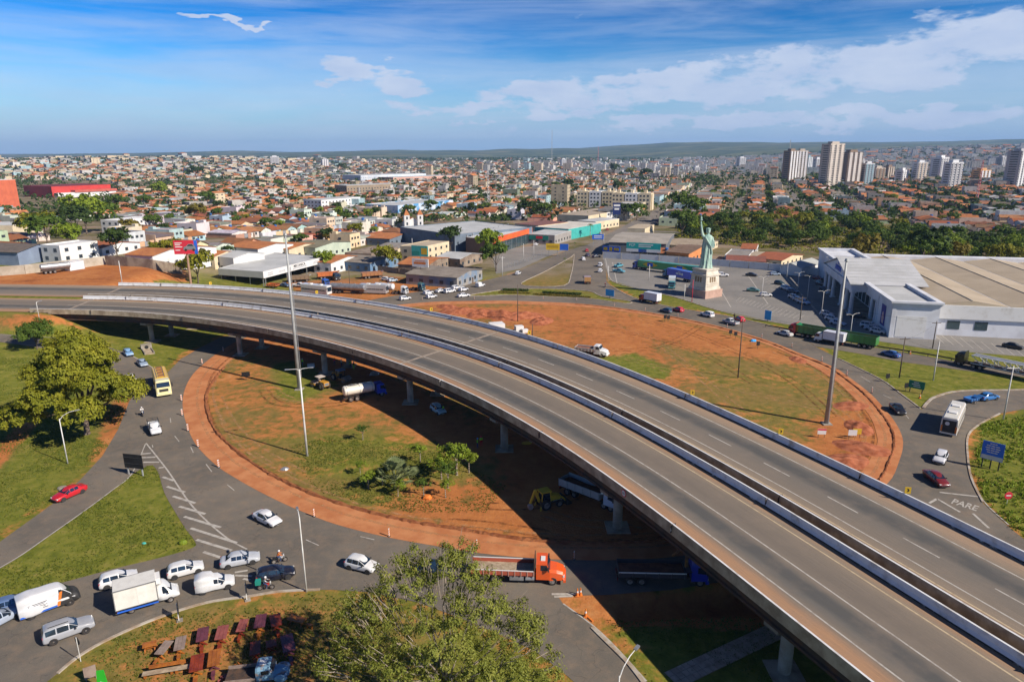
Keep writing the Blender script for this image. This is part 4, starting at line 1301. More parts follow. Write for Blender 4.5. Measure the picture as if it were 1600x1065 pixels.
# picked ones: photo position of the trunk foot, kind, scale, and what singles it out
for u,v,k,s,lab in((310,443,2,1.25,'rounded olive green tree beside the car billboard'),(605,424,2,1.15,'round leafy green tree in the truck yard'),(762,402,3,1.3,'broad bright green tree before the brown store front'),(704,393,1,1.1,'dark green tree at the left end of the brown store front'),(775,424,0,1.1,'round green tree at the bend of the road, below the red fascia store'),(1075,348,5,2.1,'large olive green tree above the pale statue arm'),(1065,372,0,1.5,'round green tree just left of the robed statue'),(136,366,3,2.2,'large bright green tree left of the town'),(165,362,0,1.7,'green tree right of the large bright green one'),(120,370,1,1.5,'dark tree below the tall conifer'),(60,378,2,1.5,'brownish green tree behind the cream block'),(75,385,0,1.3,'green tree beside the cream block'),(110,392,3,1.1,'small bright green tree left of the white two-storey house'),(208,372,6,1.2,'yellowish tree before the tiled houses on the left'),(240,362,0,1.0,'green tree among the tiled houses on the left'),(253,312,3,1.9,'bright green tree beyond the lorry depot'),(308,348,6,1.6,'yellow green tree before the blue gabled house'),(183,332,0,1.4,'round green tree by the red hall'),(228,330,0,1.3,'green tree right of the depot lorries'),(324,324,0,1.4,'broad green tree behind the tiled houses'),(308,284,1,2.4,'large dark tree alone on the skyline of the left'),(184,404,1,1.0,'dark shrub-like tree behind the block wall'),(265,407,2,0.9,'leafy tree behind the block wall near the billboard'),(246,405,2,0.7,'small tree behind the block wall'),(508,424,3,0.85,'bright green tree at the end of the workshop sign'),(888,300,1,1.4,'dark green tree left of the cream apartment blocks'),(965,303,1,1.3,'dark green tree between the cream apartment blocks'),(995,345,0,1.2,'leafy tree before the second apartment block'),(975,345,1,1.1,'dark tree before the second apartment block'),(825,345,1,1.3,'dark green tree behind the red roofed shed'),(850,344,0,1.2,'green tree behind the white roofed hall'),(868,298,0,1.1,'round tree in the rows left of the apartment blocks'),(1345,412,6,1.5,'yellow flowering tree behind the white store'),(1450,424,0,1.3,'green tree behind the store roof'),(1480,424,6,1.4,'yellow green bush-like tree behind the store roof'),(1440,420,1,1.5,'dark tree behind the middle of the store roof'),(640,342,0,1.0,'green tree left of the church towers'),(673,335,0,1.1,'round green tree right of the blue and white shops'),(556,371,2,0.9,'olive tree left of the church'),(530,342,3,0.9,'leafy tree by the white two-storey block'),(435,297,0,1.3,'green tree left of the grey block on the hill'),(535,270,1,2.0,'dark tree on the ridge of the left town'),(960,274,1,2.2,'dark wooded tree clump on the small hill'),(985,277,2,2.0,'olive tree on the small hill'),(1010,282,1,1.8,'dark tree right of the small hill')):
 p=atg(u,v)
 put_tree(tname(k),TREES[k],p,s*1.45,tg.uniform(0,6.28),lab,'trees in the town')
 # a tall conifer on the left
con=MB()
V,Fc=[],[]
cg=np.random.default_rng(3)
cl=[]
for k in range(90):
 z=2+13*cg.random()**0.8
 r=(15.5-z)*0.2*cg.uniform(0.3,1)
 a=cg.uniform(0,6.28)
 cl.append((r*math.cos(a),r*math.sin(a),z))
cl=np.array(cl)
L=(cl[:,None]+cg.normal(0,0.45,(90,22,3))).reshape(-1,3)
V,Fc=leaf_cloud(L,L*[1,1,0]+cg.normal(0,0.3,L.shape),0.45,0.4,-0.2,3)
o=thing('conifer_tree','tall pointed dark conifer beside the bright green trees on the left','tree',atg(103,372))
link('crown',npmesh('conifer_crown',V,[Fc],M_LEAF['dark']),o)
MB().tube([(0,0,-0.3),(0,0,8),(0,0,15)],[0.3,0.2,0.04]).build('trunk',M_BARK,o)
for u,v,s,lab in((922,372,1.0,'palm at the kerb before the green fronted shop'),(985,348,1.2,'palm right of the blue pole sign on the avenue'),(882,415,0.42,'small palm on the grass triangle at the fork'),(690,330,1.0,'palm left of the blue fronted shop'),(898,388,0.4,'small palm at the tip of the median'),(1010,290,1.3,'palm far along the avenue')):
 put_tree('palm_tree',PALM_T,atg(u,v),s,tg.uniform(0,6),lab,'palms along the avenue','palm')
 # scattered ones along streets and in gardens
cand=LOTS[rng.permutation(len(LOTS))]
cnt=0
_tl=[]
for x,y,row,ia,ib,j in cand:
 d=math.hypot(x,y)
 if d>950 or cnt>=270:continue
 px,py=x+AVN.x*(12.0 if row==0 else-12.0),y+AVN.y*(12.0 if row==0 else-12.0)
 k=tg.choice((0,0,1,1,2,3,4,5,6))
 s=tg.uniform(0.55,1.2)
 _tl.append((put_tree(tname(k),TREES[k],(px,py,gz(px,py)),s,tg.uniform(0,6),'tree','trees in the town'),k))
 cnt+=1
def tree_mass():
 g=np.random.default_rng(9)
 n=14000
 y=480+4200*g.random(n)**1.25
 x=g.uniform(-0.84,0.84,n)*y
 s=g.uniform(0.6,1.2,n)*(0.85+y/2600)
 k=(g.random(n)<np.where(y<1100,0.7,0.95))
 x,y,s=x[k],y[k],s[k]
 # thicker woods on the far slopes and round the high-rise quarter
 wx=np.concatenate([g.normal(330,90,60),g.normal(760,260,160),g.normal(-1500,500,260)])
 wy=np.concatenate([g.normal(1150,70,60),g.normal(1230,60,160),g.normal(2300,500,260)])
 x,y,s=np.r_[x,wx],np.r_[y,wy],np.r_[s,g.uniform(0.9,1.8,len(wx))]
 n=len(x)
 per=11
 z=terrain(x,y)
 d=g.normal(0,1,(n,per,3))
 d/=np.linalg.norm(d,axis=2,keepdims=True)
 d[:,:,2]=np.abs(d[:,:,2])
 C=np.stack([x,y,z+s*2.0],1)[:,None]+d*(s[:,None,None]*np.array([3.2,3.2,3.0]))
 V,Fc=leaf_cloud(C.reshape(-1,3),d.reshape(-1,3),1.0,0.85,0.1,10)
 ss=np.repeat(s,per*4)
 cen=np.repeat(C.reshape(-1,3),4,0)
 V=cen+(V-cen)*(1.35*ss)[:,None]
 me=npmesh('distant_trees',V,[Fc],M_LEAF['dark'])
 tag(link('distant_trees',me),'mass of distant dark trees between the far houses','trees',kind='stuff')
tree_mass()
# ---- the strip of wood on the right: every tree a tree
wg=random.Random(31)
WOOD=[tree_meshes('wood_tree_%d'%i,9.5,5.2,2.0,M_LEAF[lm],95,26,0.40,0.95,70+i,nlobes=8)for i,lm in enumerate(('dark','green','green','olive','lime'))]
fx=np.array(FOREST)
cnt=0
_wl=[]
while cnt<150:
 q=np.array([[wg.uniform(fx[:,0].min(),fx[:,0].max()),wg.uniform(fx[:,1].min(),fx[:,1].max())]])
 if not inside(q,FOREST)[0]:continue
 if any((q[0,0]-a)**2+(q[0,1]-b)**2<26 for a,b in _wl):
  cnt+=0.02
  continue
 _wl.append((q[0,0],q[0,1]))
 cnt+=1
M_UNDER=M_LEAF['olive']
for i,(x,y)in enumerate(sorted(_wl,key=lambda p:p[1])):
 k=wg.choice((0,0,1,1,2,3,4))
 put_tree('wood_tree',WOOD[k],(x,y,0),wg.uniform(0.6,1.15),wg.uniform(0,6.28),'tree of the dense green wood strip behind the white store','trees of the wood strip')
def brush(poly,n,size,m,name,label,h=1.2,seed=3):
 g=np.random.default_rng(seed)
 A=np.array(poly)
 Q=g.uniform(A.min(0),A.max(0),(n*4,2))
 Q=Q[inside(Q,poly)][:n]
 per=14
 d=g.normal(0,1,(len(Q),per,3));d/=np.linalg.norm(d,axis=2,keepdims=True);d[:,:,2]=np.abs(d[:,:,2])
 sc=g.uniform(0.4,1.3,(len(Q),1,1))
 C=np.c_[Q,terrain(Q[:,0],Q[:,1])][:,None]+d*sc*np.array([1.3,1.3,1.0])*h
 V,Fc=leaf_cloud(C.reshape(-1,3),d.reshape(-1,3),size,0.6,0.2,seed)
 return tag(link(name,npmesh(name,V,[Fc],m),None),label,'shrubs',kind='stuff')
brush(FOREST,2600,0.5,M_LEAF['olive'],'undergrowth','olive undergrowth filling the wood strip on the right',1.6,4)
ag=random.Random(17)
for sd,side in((-1,'left'),(1,'right')):
 b,k=(150 if sd<0 else 120),0
 while b<820 and k<16:
  L,dp,h=ag.uniform(14,30),ag.uniform(14,24),ag.uniform(4.2,7.5)
  c=c0+AVN*sd*(13+dp/2)+AV*(b+L/2)
  P2=np.array([[c.x,c.y]])
  if not any(inside(P2,q)[0]for q in KEEP_OUT[4:10]):
   wc,rc=ag.choice(WALLS[:6]),ag.choice(SHEETS+TILES[3:])
   t=thing('avenue_shop',wc[1]+' walled avenue shop with '+rc[1]+' roof, '+('first','second','third','fourth','fifth','sixth','seventh','eighth','ninth','tenth','eleventh','twelfth','thirteenth','fourteenth','fifteenth','sixteenth')[k]+' on the '+side,'shop',(c.x,c.y,gz(c.x,c.y)),hAV,'shops along the avenue')
   mb=MB().box(-dp/2,dp/2,-L/2,L/2,-1,h)
   for a in((-dp/2,dp/2,-L/2,-L/2+.2),(-dp/2,dp/2,L/2-.2,L/2),(-sd*dp/2-.1,-sd*dp/2+.1,-L/2+.2,L/2-.2)):mb.box(*a,h,h+.9)
   mb.build('wall',M_WALL,t,color=wc[0])
   MB().box(-dp/2+.2,dp/2-.2,-L/2+.21,L/2-.21,h+.01,h+.25).build('roof',M_SHEET,t,color=rc[0])
   for j in range(int(L/5)):
    y=-L/2+2.5+j*5
    MB().box(-sd*(dp/2+.05)-.05,-sd*(dp/2+.05)+.05,y-1.6,y+1.6,.2,3.0).build('shop_window',M_WIN,t)
    MB().box(-sd*(dp/2+.5)-.5,-sd*(dp/2+.5)+.5,y-2,y+2,3.1,3.3).build('awning',M_WALL,t,color=ag.choice(((.5,.05,.04),(.05,.15,.45),(.6,.45,.05),(.55,.55,.55),(.03,.3,.15))))
   for j in range(int(dp/5)):MB().box(-dp/2+2+j*5,-dp/2+3.5+j*5,-L/2-.06,-L/2,h-2.4,h-1.2).build('window',M_WIN,t)
   k+=1
  b+=L+ag.uniform(1,9)
  # ------------------------------------------------------------------ buildings one can name
M_GLASSB=mat('shop_glass',(0.03,0.05,0.06),(0.05,0.08,0.09),0.3,0.12,spec=0.7)
M_TAN=mat('tan_metal_roof',(0.46,0.375,0.265),(0.39,0.315,0.22),0.10,0.7)
M_STOREWHITE=mat('pale_store_render',(0.68,0.69,0.72),(0.56,0.56,0.58),0.2,0.7)
M_RED=mat('red_cladding',(0.52,0.05,0.04),(0.43,0.045,0.036),0.2,0.6)
M_ORANGE=mat('orange_red_fascia',(0.75,0.13,0.03),(0.65,0.10,0.03),0.3,0.5)
M_GREYROOF=mat('grey_metal_roof',(0.52,0.52,0.50),(0.42,0.42,0.40),0.12,0.6)
M_BLUEG=mat('blue_grey_wall',(0.16,0.20,0.25),(0.13,0.16,0.2),0.3,0.8)
M_BROWN=mat('brown_wall',(0.33,0.19,0.125),(0.28,0.16,0.105),0.3,0.8)
M_GREEN=mat('green_sign',(0.02,0.26,0.20),(0.02,0.22,0.17),0.4,0.5)
M_TEAL=mat('teal_paint',(0.06,0.40,0.36),(0.05,0.33,0.30),0.4,0.6)
M_YELLOW=mat('yellow_paint',(0.70,0.45,0.03),(0.6,0.38,0.03),0.5,0.6)
M_BLUE=mat('blue_paint',(0.03,0.13,0.58),(0.025,0.11,0.48),0.5,0.5)
M_SKYB=mat('sky_blue_sign',(0.04,0.38,0.85),(0.04,0.34,0.75),0.5,0.5)
M_CREAM=mat('cream_render',(0.66,0.56,0.38),(0.56,0.46,0.31),0.25,0.85)
M_REDSIGN=mat('red_sign',(0.62,0.03,0.05),(0.52,0.03,0.05),0.6,0.5)
M_BLACK=mat('black_paint',(0.012,0.012,0.014),(0.02,0.02,0.02),1,0.6)
M_ORP=mat('orange_paint',(0.70,0.20,0.03),(0.6,0.17,0.03),1,0.6)
def frame_at(o2,f2):
 """matrix with x along f2 on the ground at o2"""
 f=Vector((f2[0],f2[1],0)).normalized()
 return Matrix.Translation((o2[0],o2[1],gz(o2[0],o2[1])))@Matrix.Rotation(math.atan2(f.y,f.x),4,'Z')
def placed(name,label,cat,o2,f2,group=None):
 f=Vector((f2[0],f2[1]))
 return thing(name,label,cat,(o2[0],o2[1],gz(o2[0],o2[1])),math.atan2(f.y,f.x),group)
 # ---- the big white store on the right. x runs back along the facade, y to the left (so the hall lies at y < 0)
def big_store():
 n0,f0=at(1389,527),at(1280,431)
 t=placed('department_store','long white department store with columned pediment front and tan roof','store',n0,f0-n0)
 L=96.0
 # near block
 w=MB().box(0,14,-11,0,0,8.6)
 w.build('near_wing',M_STOREWHITE,t)
 MB().box(-0.06,0,-8.2,-1.2,0.3,5.9).build('blank_panel',M_WHITE,t)
 for k,(z0,z1,e)in enumerate(((8.6,9.0,0.25),(9.0,9.35,0.5),(9.35,9.85,0.8))):
  MB().box(-e,27,-11-e*0.7,-10.2,z0,z1).box(-e,0.6,-10.2,e,z0,z1).box(0.6,27,-0.6,e,z0,z1).build('cornice',M_STOREWHITE,t)
 MB().box(0.6,27,-10.2,-0.6,8.62,9.1).build('wing_roof',M_GREYROOF,t)
 for x in(0.0,13.2):
  MB().box(x-0.12,x+0.8,-0.8,0.16,0,8.6).build('pilaster',M_STOREWHITE,t)
 mu=MB().box(5.6,9.4,0.02,0.1,1.6,7.2).build('mural',mat('mural_purple',(0.05,0.02,0.20),(0.03,0.05,0.28),0.9,0.5),t)
 MB().add([(6.6,0.12,2.2),(8.3,0.12,2.2),(8.5,0.12,3.6),(8.0,0.12,5.2),(7.2,0.12,5.4),(6.5,0.12,3.8)],[(0,1,2,3,4,5)]).build('mural_figure',mat('mural_figure_paint',(0.55,0.18,0.14),(0.6,0.5,0.5),1.2,0.6),mu)
 # recessed glass front between the wings
 MB().box(14,86,-6,-4,0,8.6).build('front_wall',M_STOREWHITE,t)
 for x in np.arange(15.5,84,4.5):
  MB().box(x,x+3.6,-4.0,-3.93,0.4,5.6).build('window',M_GLASSB,t)
 MB().box(14,27,-4,0.0,6.4,8.6).build('lintel',M_STOREWHITE,t)
 MB().box(66,86,-4,0.0,6.4,8.6).build('lintel',M_STOREWHITE,t)
 for x in(16.5,21.5,27,33.5,40,52.5,59,65,71,78):
  y=3.6 if 26<x<66 else-0.6
  c=MB().cyl((x,y,0.35),(x,y,6.6),0.62,0.56,18)
  c.box(x-0.8,x+0.8,y-0.8,y+0.8,0,0.35).box(x-0.8,x+0.8,y-0.8,y+0.8,6.6,6.95)
  c.build('pillar',M_STOREWHITE,t)
 MB().box(14,86,-4,4.2,-0.1,0.16).build('front_terrace',M_CONC,t)
 # portico with pediment
 MB().box(26,66,-4,4.4,6.95,8.9).build('entablature',M_STOREWHITE,t)
 MB().box(25.6,66.4,-4,4.8,8.9,9.4).build('cornice',M_STOREWHITE,t)
 MB().add([(26,4.2,9.4),(66,4.2,9.4),(46,4.2,14.0),(26,3.8,9.4),(66,3.8,9.4),(46,3.8,14.0)],[(0,1,2),(5,4,3),(0,3,4,1),(1,4,5,2),(2,5,3,0)]).build('pediment',M_STOREWHITE,t)
 pr=MB()
 for xa in(25.2,66.8):
  pr.add([(xa,5.0,9.45),(46,5.0,14.3),(46,-16,14.3),(xa,-16,9.45),(xa,5.0,9.2),(46,5.0,14.05),(46,-16,14.05),(xa,-16,9.2)],[(0,1,2,3),(7,6,5,4),(0,4,5,1),(1,5,6,2),(2,6,7,3),(3,7,4,0)])
 prf=pr.build('portico_roof',mat('pale_metal_roof',(0.50,0.50,0.50),(0.42,0.42,0.41),0.15,0.6),t)
 for x in np.arange(28,65,2.4):
  z=9.45+(1-abs(x-46)/20.8)*4.85
  MB().box(x-0.08,x+0.08,-16,5.0,z-0.03,z+0.07).build('roof_seam',M_GREYROOF,prf)
  # blue emblem: letters stacked under a small crest
 em=MB().ball((46,4.3,12.6),0.62,12,6,(1,0.15,1)).build('emblem',M_BLUE,t)
 Mx=Matrix.Translation((46,4.26,10.9))@Matrix.Rotation(math.pi,4,'Z')@Matrix.Rotation(math.pi/2,4,'X')
 text_mesh('store_lettering','HAVAN',2.3,M_BLUE,em,Mx,0.08,bold=True)
 MB().ball((72,0.05,7.6),0.9,12,6,(1,0.12,1.5)).build('yellow_emblem',M_YELLOW,t)
 # far wing
 MB().box(86,L+4,-12,0,0,9.4).build('far_wing',M_STOREWHITE,t)
 for k,(z0,z1,e)in enumerate(((9.4,9.8,0.3),(9.8,10.4,0.6))):
  MB().box(66.5,L+4+e,-12-e,-11.2,z0,z1).box(L+3.2,L+4+e,-11.2,e,z0,z1).box(66.5,L+3.2,-0.6,e,z0,z1).build('cornice',M_STOREWHITE,t)
 MB().box(66.6,L+3.2,-11.2,-0.6,8.62,9.0).build('wing_roof',M_GREYROOF,t)
 # hall behind, roof in long low gables
 MB().box(5.5,92,-150,-11.2,0,4.6).build('hall_wall',M_STOREWHITE,t)
 MB().box(5.0,92.4,-150.4,-11.2,4.6,8.2).build('hall_parapet',M_WHITE,t)
 yy=-11.4
 k=0
 while yy>-149:
  y2=yy-17.3
  MB().add([(5.6,yy,8.25),(92,yy,8.25),(92,(yy+y2)/2,9.5),(5.6,(yy+y2)/2,9.5),(5.6,y2,8.25),(92,y2,8.25)],[(0,1,2,3),(3,2,5,4),(0,3,4),(1,5,2)]).build('roof_bay',M_TAN,t)
  MB().box(5.6,92,(yy+y2)/2-0.12,(yy+y2)/2+0.12,9.45,9.62).build('roof_ridge',M_CONC,t)
  yy=y2-0.35
 MB().box(88,92.4,-150.4,-11.2,8.2,9.6).build('back_parapet',M_STOREWHITE,t)
 MB().box(44,50,-60,-52,8.2,8.4).ball((40,-58,9.4),0.8,10,6).build('roof_ball',M_ORP,t)
 for y in(-15,-21.5):
  MB().box(5.4,5.5,y-3.0,y,1.8,4.0).build('window',M_GLASSB,t)
 for i,y in enumerate(np.arange(-38,-62,-2.4)):
  MB().box(2.0,3.6,y-1.9,y,0,1.8).build('cooling_unit',mat('rusty_unit',(0.30,0.24,0.19),(0.20,0.15,0.12),1.4,0.7),t)
 return t
STORE=big_store()
tag(MB().box(-0.18,0.18,-30,62,0,0.15).build('median_kerb',M_KERB),kind='structure')
o=bpy.data.objects['median_kerb']
pA,pB=atg(1222,427),atg(1305,518)
dv=pB-pA
o.location=(pA+pB)/2
o.rotation_euler=(0,0,math.atan2(dv.y,dv.x)-math.pi/2)
o.scale=(1.8,dv.length/92,1)
for v in o.data.vertices:v.co.y-=16
# ---- robed figure on a pedestal
def statue():
 c=(at(1076,463)+at(1123,461))/2
 a=at(1104,469)-at(1076,463)
 t=placed('statue','tall pale green robed statue with raised arm on a white pedestal','statue',c,a)
 M_VERD=mat('verdigris',(0.27,0.43,0.37),(0.44,0.56,0.46),0.5,0.7,detail=7)
 M_STONE=mat('cream_stone',(0.66,0.60,0.50),(0.52,0.46,0.37),0.5,0.85)
 MB().box(-4.6,4.6,-4.6,4.6,0,2.6).build('plinth',mat('pink_stone',(0.50,0.33,0.26),(0.42,0.27,0.21),0.6,0.85),t)
 sh=MB()
 ring=lambda s,z:[(-s,-s,z),(s,-s,z),(s,s,z),(-s,s,z)]
 sh.loft([ring(4.1,2.6),ring(3.95,3.4),ring(3.7,3.5),ring(3.45,7.1),ring(3.8,7.3),ring(3.8,7.8),ring(3.35,7.9),ring(3.1,8.9),ring(3.4,9.1),ring(3.4,9.6)])
 ped=sh.build('pedestal',M_STONE,t)
 for s in range(4):
  for k in(-1,0,1):
   M=Matrix.Rotation(s*math.pi/2,4,'Z')
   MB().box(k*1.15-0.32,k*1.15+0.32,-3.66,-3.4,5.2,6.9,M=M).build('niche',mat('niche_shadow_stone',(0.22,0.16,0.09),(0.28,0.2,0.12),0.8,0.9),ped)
 for s in range(4):
  M=Matrix.Rotation(s*math.pi/2,4,'Z')
  for z in(3.9,4.6):
   MB().box(-3.0,3.0,-3.78,-3.5,z,z+0.28,M=M).build('string_course',M_STONE,ped)
 for q in t.children:q.scale=(0.92,0.92,1)
 # figure, facing the lower left corner of the plinth
 fg=MB()
 rings=[]
 prof=[(9.6,2.35,2.0),(9.9,2.3,1.95),(11.5,2.05,1.75),(13.5,1.95,1.6),(15.5,1.95,1.55),(17.0,1.8,1.4),(18.2,1.6,1.25),(19.3,1.75,1.2),(20.1,1.75,1.1),(20.5,1.25,0.9),(20.75,0.55,0.55),(21.1,0.5,0.5),(21.4,0.68,0.72),(21.9,0.82,0.86),(22.5,0.78,0.84),(22.9,0.5,0.55),(23.0,0.1,0.1)]
 n=36
 for z,rx,ry in prof:
  amp=0.13 if z<19 else 0.02
  rings.append([((rx*(1+amp*math.sin(9*(2*math.pi*i/n)+z*0.35)+amp*0.5*math.sin(17*2*math.pi*i/n)))*math.cos(2*math.pi*i/n),(ry*(1+amp*math.sin(9*(2*math.pi*i/n)+z*0.35)))*math.sin(2*math.pi*i/n),z)for i in range(n)])
 fg.loft(rings)
 # raised arm with torch, other arm with a slab
 def limb(p,r):fg.tube([Vector(q)for q in p],r,12)
 limb([(1.45,0,19.9),(2.1,0.1,20.6),(2.5,0.1,22.0),(2.9,0.1,24.2)],[0.62,0.58,0.46,0.32])
 fg.ball((2.95,0.1,24.5),0.38,10,6)
 limb([(2.95,0.1,24.0),(3.0,0.1,25.4)],[0.14,0.2])
 fg.cyl((3.0,0.1,25.4),(3.0,0.1,25.6),0.55,0.6,12)
 fg.loft([[(3.0+r*math.cos(a),0.1+r*math.sin(a),z)for a in np.arange(0,6.2,0.8)]for z,r in((25.6,0.35),(26.0,0.42),(26.5,0.25),(26.9,0.04))])
 limb([(-1.5,0,19.8),(-2.1,-0.3,18.3),(-2.1,-1.1,17.2),(-1.7,-1.6,17.3)],[0.58,0.5,0.4,0.3])
 fg.box(-2.3,-1.2,-1.85,-1.6,16.4,18.6)
 # sash across the front and hair bun
 fg.ball((0,0.55,21.9),0.62,10,6)
 limb([(1.2,-0.9,20.0),(0.3,-1.35,18.6),(-1.0,-1.5,17.0),(-1.6,-1.3,14.5)],[0.35,0.4,0.42,0.3])
 # brow band, nose
 fg.cyl((0,-0.05,22.45),(0,-0.05,22.75),0.9,0.98,18)
 fg.add([(-0.12,-0.8,21.7),(0.12,-0.8,21.7),(0,-1.05,21.75),(0,-0.82,22.15)],[(0,1,2),(1,3,2),(3,0,2),(0,3,1)])
 fg.v=[(-x,y,z)for x,y,z in fg.v]
 o=fg.build('figure',M_VERD,t,smooth=False)
 o.scale=(0.86,0.86,1)
 o.rotation_euler=(0,0,R(-12)-t.rotation_euler.z+R(180)+R(192))
 return t
STATUE=statue()
LANDMARKS.append((STATUE.location.x,STATUE.location.y,'the robed statue'))
LANDMARKS.append((STORE.location.x+20,STORE.location.y+90,'the white store'))
# ---- helpers for simple halls: roof outline picked in the photo at eaves height
def hall(name,label,cat,roof_px,z,wall,roof,rise=0.0,lm=None,ov=0.0,door=None,parapet=0.0,windows=0,ridge_along=0):
 g0=atg(sum(p[0]for p in roof_px)/4,sum(p[1]for p in roof_px)/4+6).z
 g0=g0 if g0>1 and abs(g0)<12 else 0
 z=z+g0
 P=[at(u,v,z)for u,v in roof_px]
 c=sum((Vector(p[:2])for p in P),Vector((0,0)))/4
 f=(P[1]-P[0]).normalized()
 r=Vector((-f.y,f.x,0))
 d0=max(((P[0]+P[1])/2-(P[3]+P[2])/2).length*0.5,2)
 w=(((P[1]-P[0]).length+(P[2]-P[3]).length)/4)
 t=placed(name,label,cat,c,f)
 t.location.z=base=min(t.location.z,g0+0.5)if g0 else t.location.z
 h=z-base
 depth=abs(((P[2]+P[3])/2-(P[0]+P[1])/2).dot(r))/2
 sgn=1 if((P[2]+P[3])/2-(P[0]+P[1])/2).dot(r)>0 else-1
 # front face is at y = -depth*sgn
 if rise:
  gwall(MB(),-w,w,-depth,depth,h,rise,along_y=bool(ridge_along)).build('wall',wall,t)
  gable(MB(),-w,w,-depth,depth,h,rise,ov,along_y=bool(ridge_along)).build('roof',roof,t)
 else:
  mb=MB().box(-w,w,-depth,depth,-2,h)
  if parapet:
   for a in((-w,w,-depth,-depth+0.25),(-w,w,depth-0.25,depth),(-w,-w+0.25,-depth+0.25,depth-0.25),(w-0.25,w,-depth+0.25,depth-0.25)):mb.box(*a,h,h+parapet)
  mb.build('wall',wall,t)
  MB().box(-w+0.26*bool(parapet),w-0.26*bool(parapet),-depth+0.26*bool(parapet),depth-0.26*bool(parapet),h+0.002,h+0.2).build('roof',roof,t)
 fy=-depth*sgn
 k=max(1,int(2*w//4))
 for i in range(k if windows else 0):
  for fl in range(windows):
   x=-w+(i+0.5)*2*w/k
   MB().box(x-0.8,x+0.8,fy-0.06,fy+0.06,1.1+fl*3.0,2.4+fl*3.0).build('window',M_WIN,t)
 k=max(1,int(2*depth//4))
 for i in range(k if windows else 0):
  for fl in range(windows):
   y=-depth+(i+0.5)*2*depth/k
   for xs in(-w,w):
    MB().box(xs-0.06,xs+0.06,y-0.7,y+0.7,1.1+fl*3.0,2.4+fl*3.0).build('window',M_WIN,t)
 if lm:LANDMARKS.append((c.x,c.y,lm))
 return t,w,depth,h,fy
def board(name,label,cat,p,q,z0,z1,m,posts=2,text=None,tm=None,tsize=1.0,post_m=None,back=0.12,extra=(),group=None):
 """an upright sign board between two ground points with posts and raised lettering"""
 p,q=Vector(p),Vector(q)
 d=q-p
 L=d.length
 t=placed(name,label,cat,p,d,group)
 MB().box(0,L,0,back,z0,z1).build('panel',m,t)
 for k in range(posts):
  x=L*(0.12+0.76*(k/max(1,posts-1)))if posts>1 else L/2
  MB().box(x-0.08,x+0.08,back+0.01,back+0.17,-0.3,z1-0.1).build('post',post_m or M_STEEL,t)
 for tx,tz,s,body,mm in([(L/2,(z0+z1)/2,tsize,text,tm)]if text else[])+list(extra):
  text_mesh('lettering',body,s,mm,t,Matrix.Translation((tx,-0.012,tz))@Matrix.Rotation(math.pi/2,4,'X'))
 return t,L
 # mechanic's workshop: open shed with a long sign
def workshop():
 z=5.6
 P=[at(u,v,z)for u,v in((341,421),(411,426),(508,402),(428,396))]
 c=sum((p for p in P),Vector())/4
 t=thing('workshop','open sided mechanic workshop with grey roof and lettered white fascia','workshop',(c.x,c.y,0))
 inv=lambda p:(p.x-c.x,p.y-c.y)
 Q=[inv(p)for p in P]
 MB().prism(Q,5.55,5.75).build('roof',M_GREYROOF,t)
 rm=[(Q[0][0]+Q[1][0])/2,(Q[0][1]+Q[1][1])/2]
 for i,(a,b,m,h0)in enumerate(((0,1,M_GREYROOF,3.6),(1,2,M_WHITE,3.5),(2,3,M_GREYROOF,4.8),(3,0,M_GREYROOF,4.8))):
  pa,pb=Vector((*Q[a],0)),Vector((*Q[b],0))
  n=Vector((pb.y-pa.y,pa.x-pb.x,0)).normalized()*0.08
  mb=MB().add([pa+Vector((0,0,h0)),pb+Vector((0,0,h0)),pb+Vector((0,0,6.0)),pa+Vector((0,0,6.0)),pa+n+Vector((0,0,h0)),pb+n+Vector((0,0,h0)),pb+n+Vector((0,0,6.0)),pa+n+Vector((0,0,6.0))],[(0,1,2,3),(7,6,5,4),(0,4,5,1),(1,5,6,2),(2,6,7,3),(3,7,4,0)])
  fo=mb.build('fascia',m,t)
  if i==1:
   d=(pb-pa)
   Mx=Matrix.Translation(pa.lerp(pb,0.55)+n*1.3+Vector((0,0,5.1)))@Matrix.Rotation(math.atan2(d.y,d.x),4,'Z')@Matrix.Rotation(math.pi/2,4,'X')
   text_mesh('lettering','MECANICA',1.5,M_BLACK,fo,Mx,bold=True)
   for k,(f,z,L)in enumerate(((0.55,4.2,9),(0.27,4.6,4),(0.84,5.0,4),(0.84,4.4,5),(0.1,5.0,3),(0.1,4.3,3))):
    p=pa.lerp(pb,f)+n*1.25
    MB().box(-L/2,L/2,-0.01,0.01,-0.22,0.22,M=Matrix.Translation(p+Vector((0,0,z)))@Matrix.Rotation(math.atan2(d.y,d.x),4,'Z')).build('small_print',mat('grey_print',(0.30,0.31,0.33),(0.6,0.6,0.6),6,0.7),fo)
 for f in(0.02,0.35,0.68,0.98):
  for a,b in((0,1),(1,2),(3,2)):
   p=Vector((*Q[a],0)).lerp(Vector((*Q[b],0)),f)*0.97
   MB().box(p.x-0.15,p.x+0.15,p.y-0.15,p.y+0.15,-0.2,5.6).build('post',M_STEEL,t)
 pa,pb=Vector((*Q[3],0)),Vector((*Q[0],0))
 MB().bar(pa*0.96+Vector((0,0,2.4)),pb*0.96+Vector((0,0,2.4)),0.2,4.8).build('back_wall',M_CONC_D,t)
 pa,pb=Vector((*Q[3],0)),Vector((*Q[2],0))
 MB().bar(pa*0.95+Vector((0,0,2.4)),pb*0.95+Vector((0,0,2.4)),0.2,4.8).build('back_wall',M_CONC_D,t)
 LANDMARKS.append((c.x,c.y,'the mechanic workshop'))
workshop()
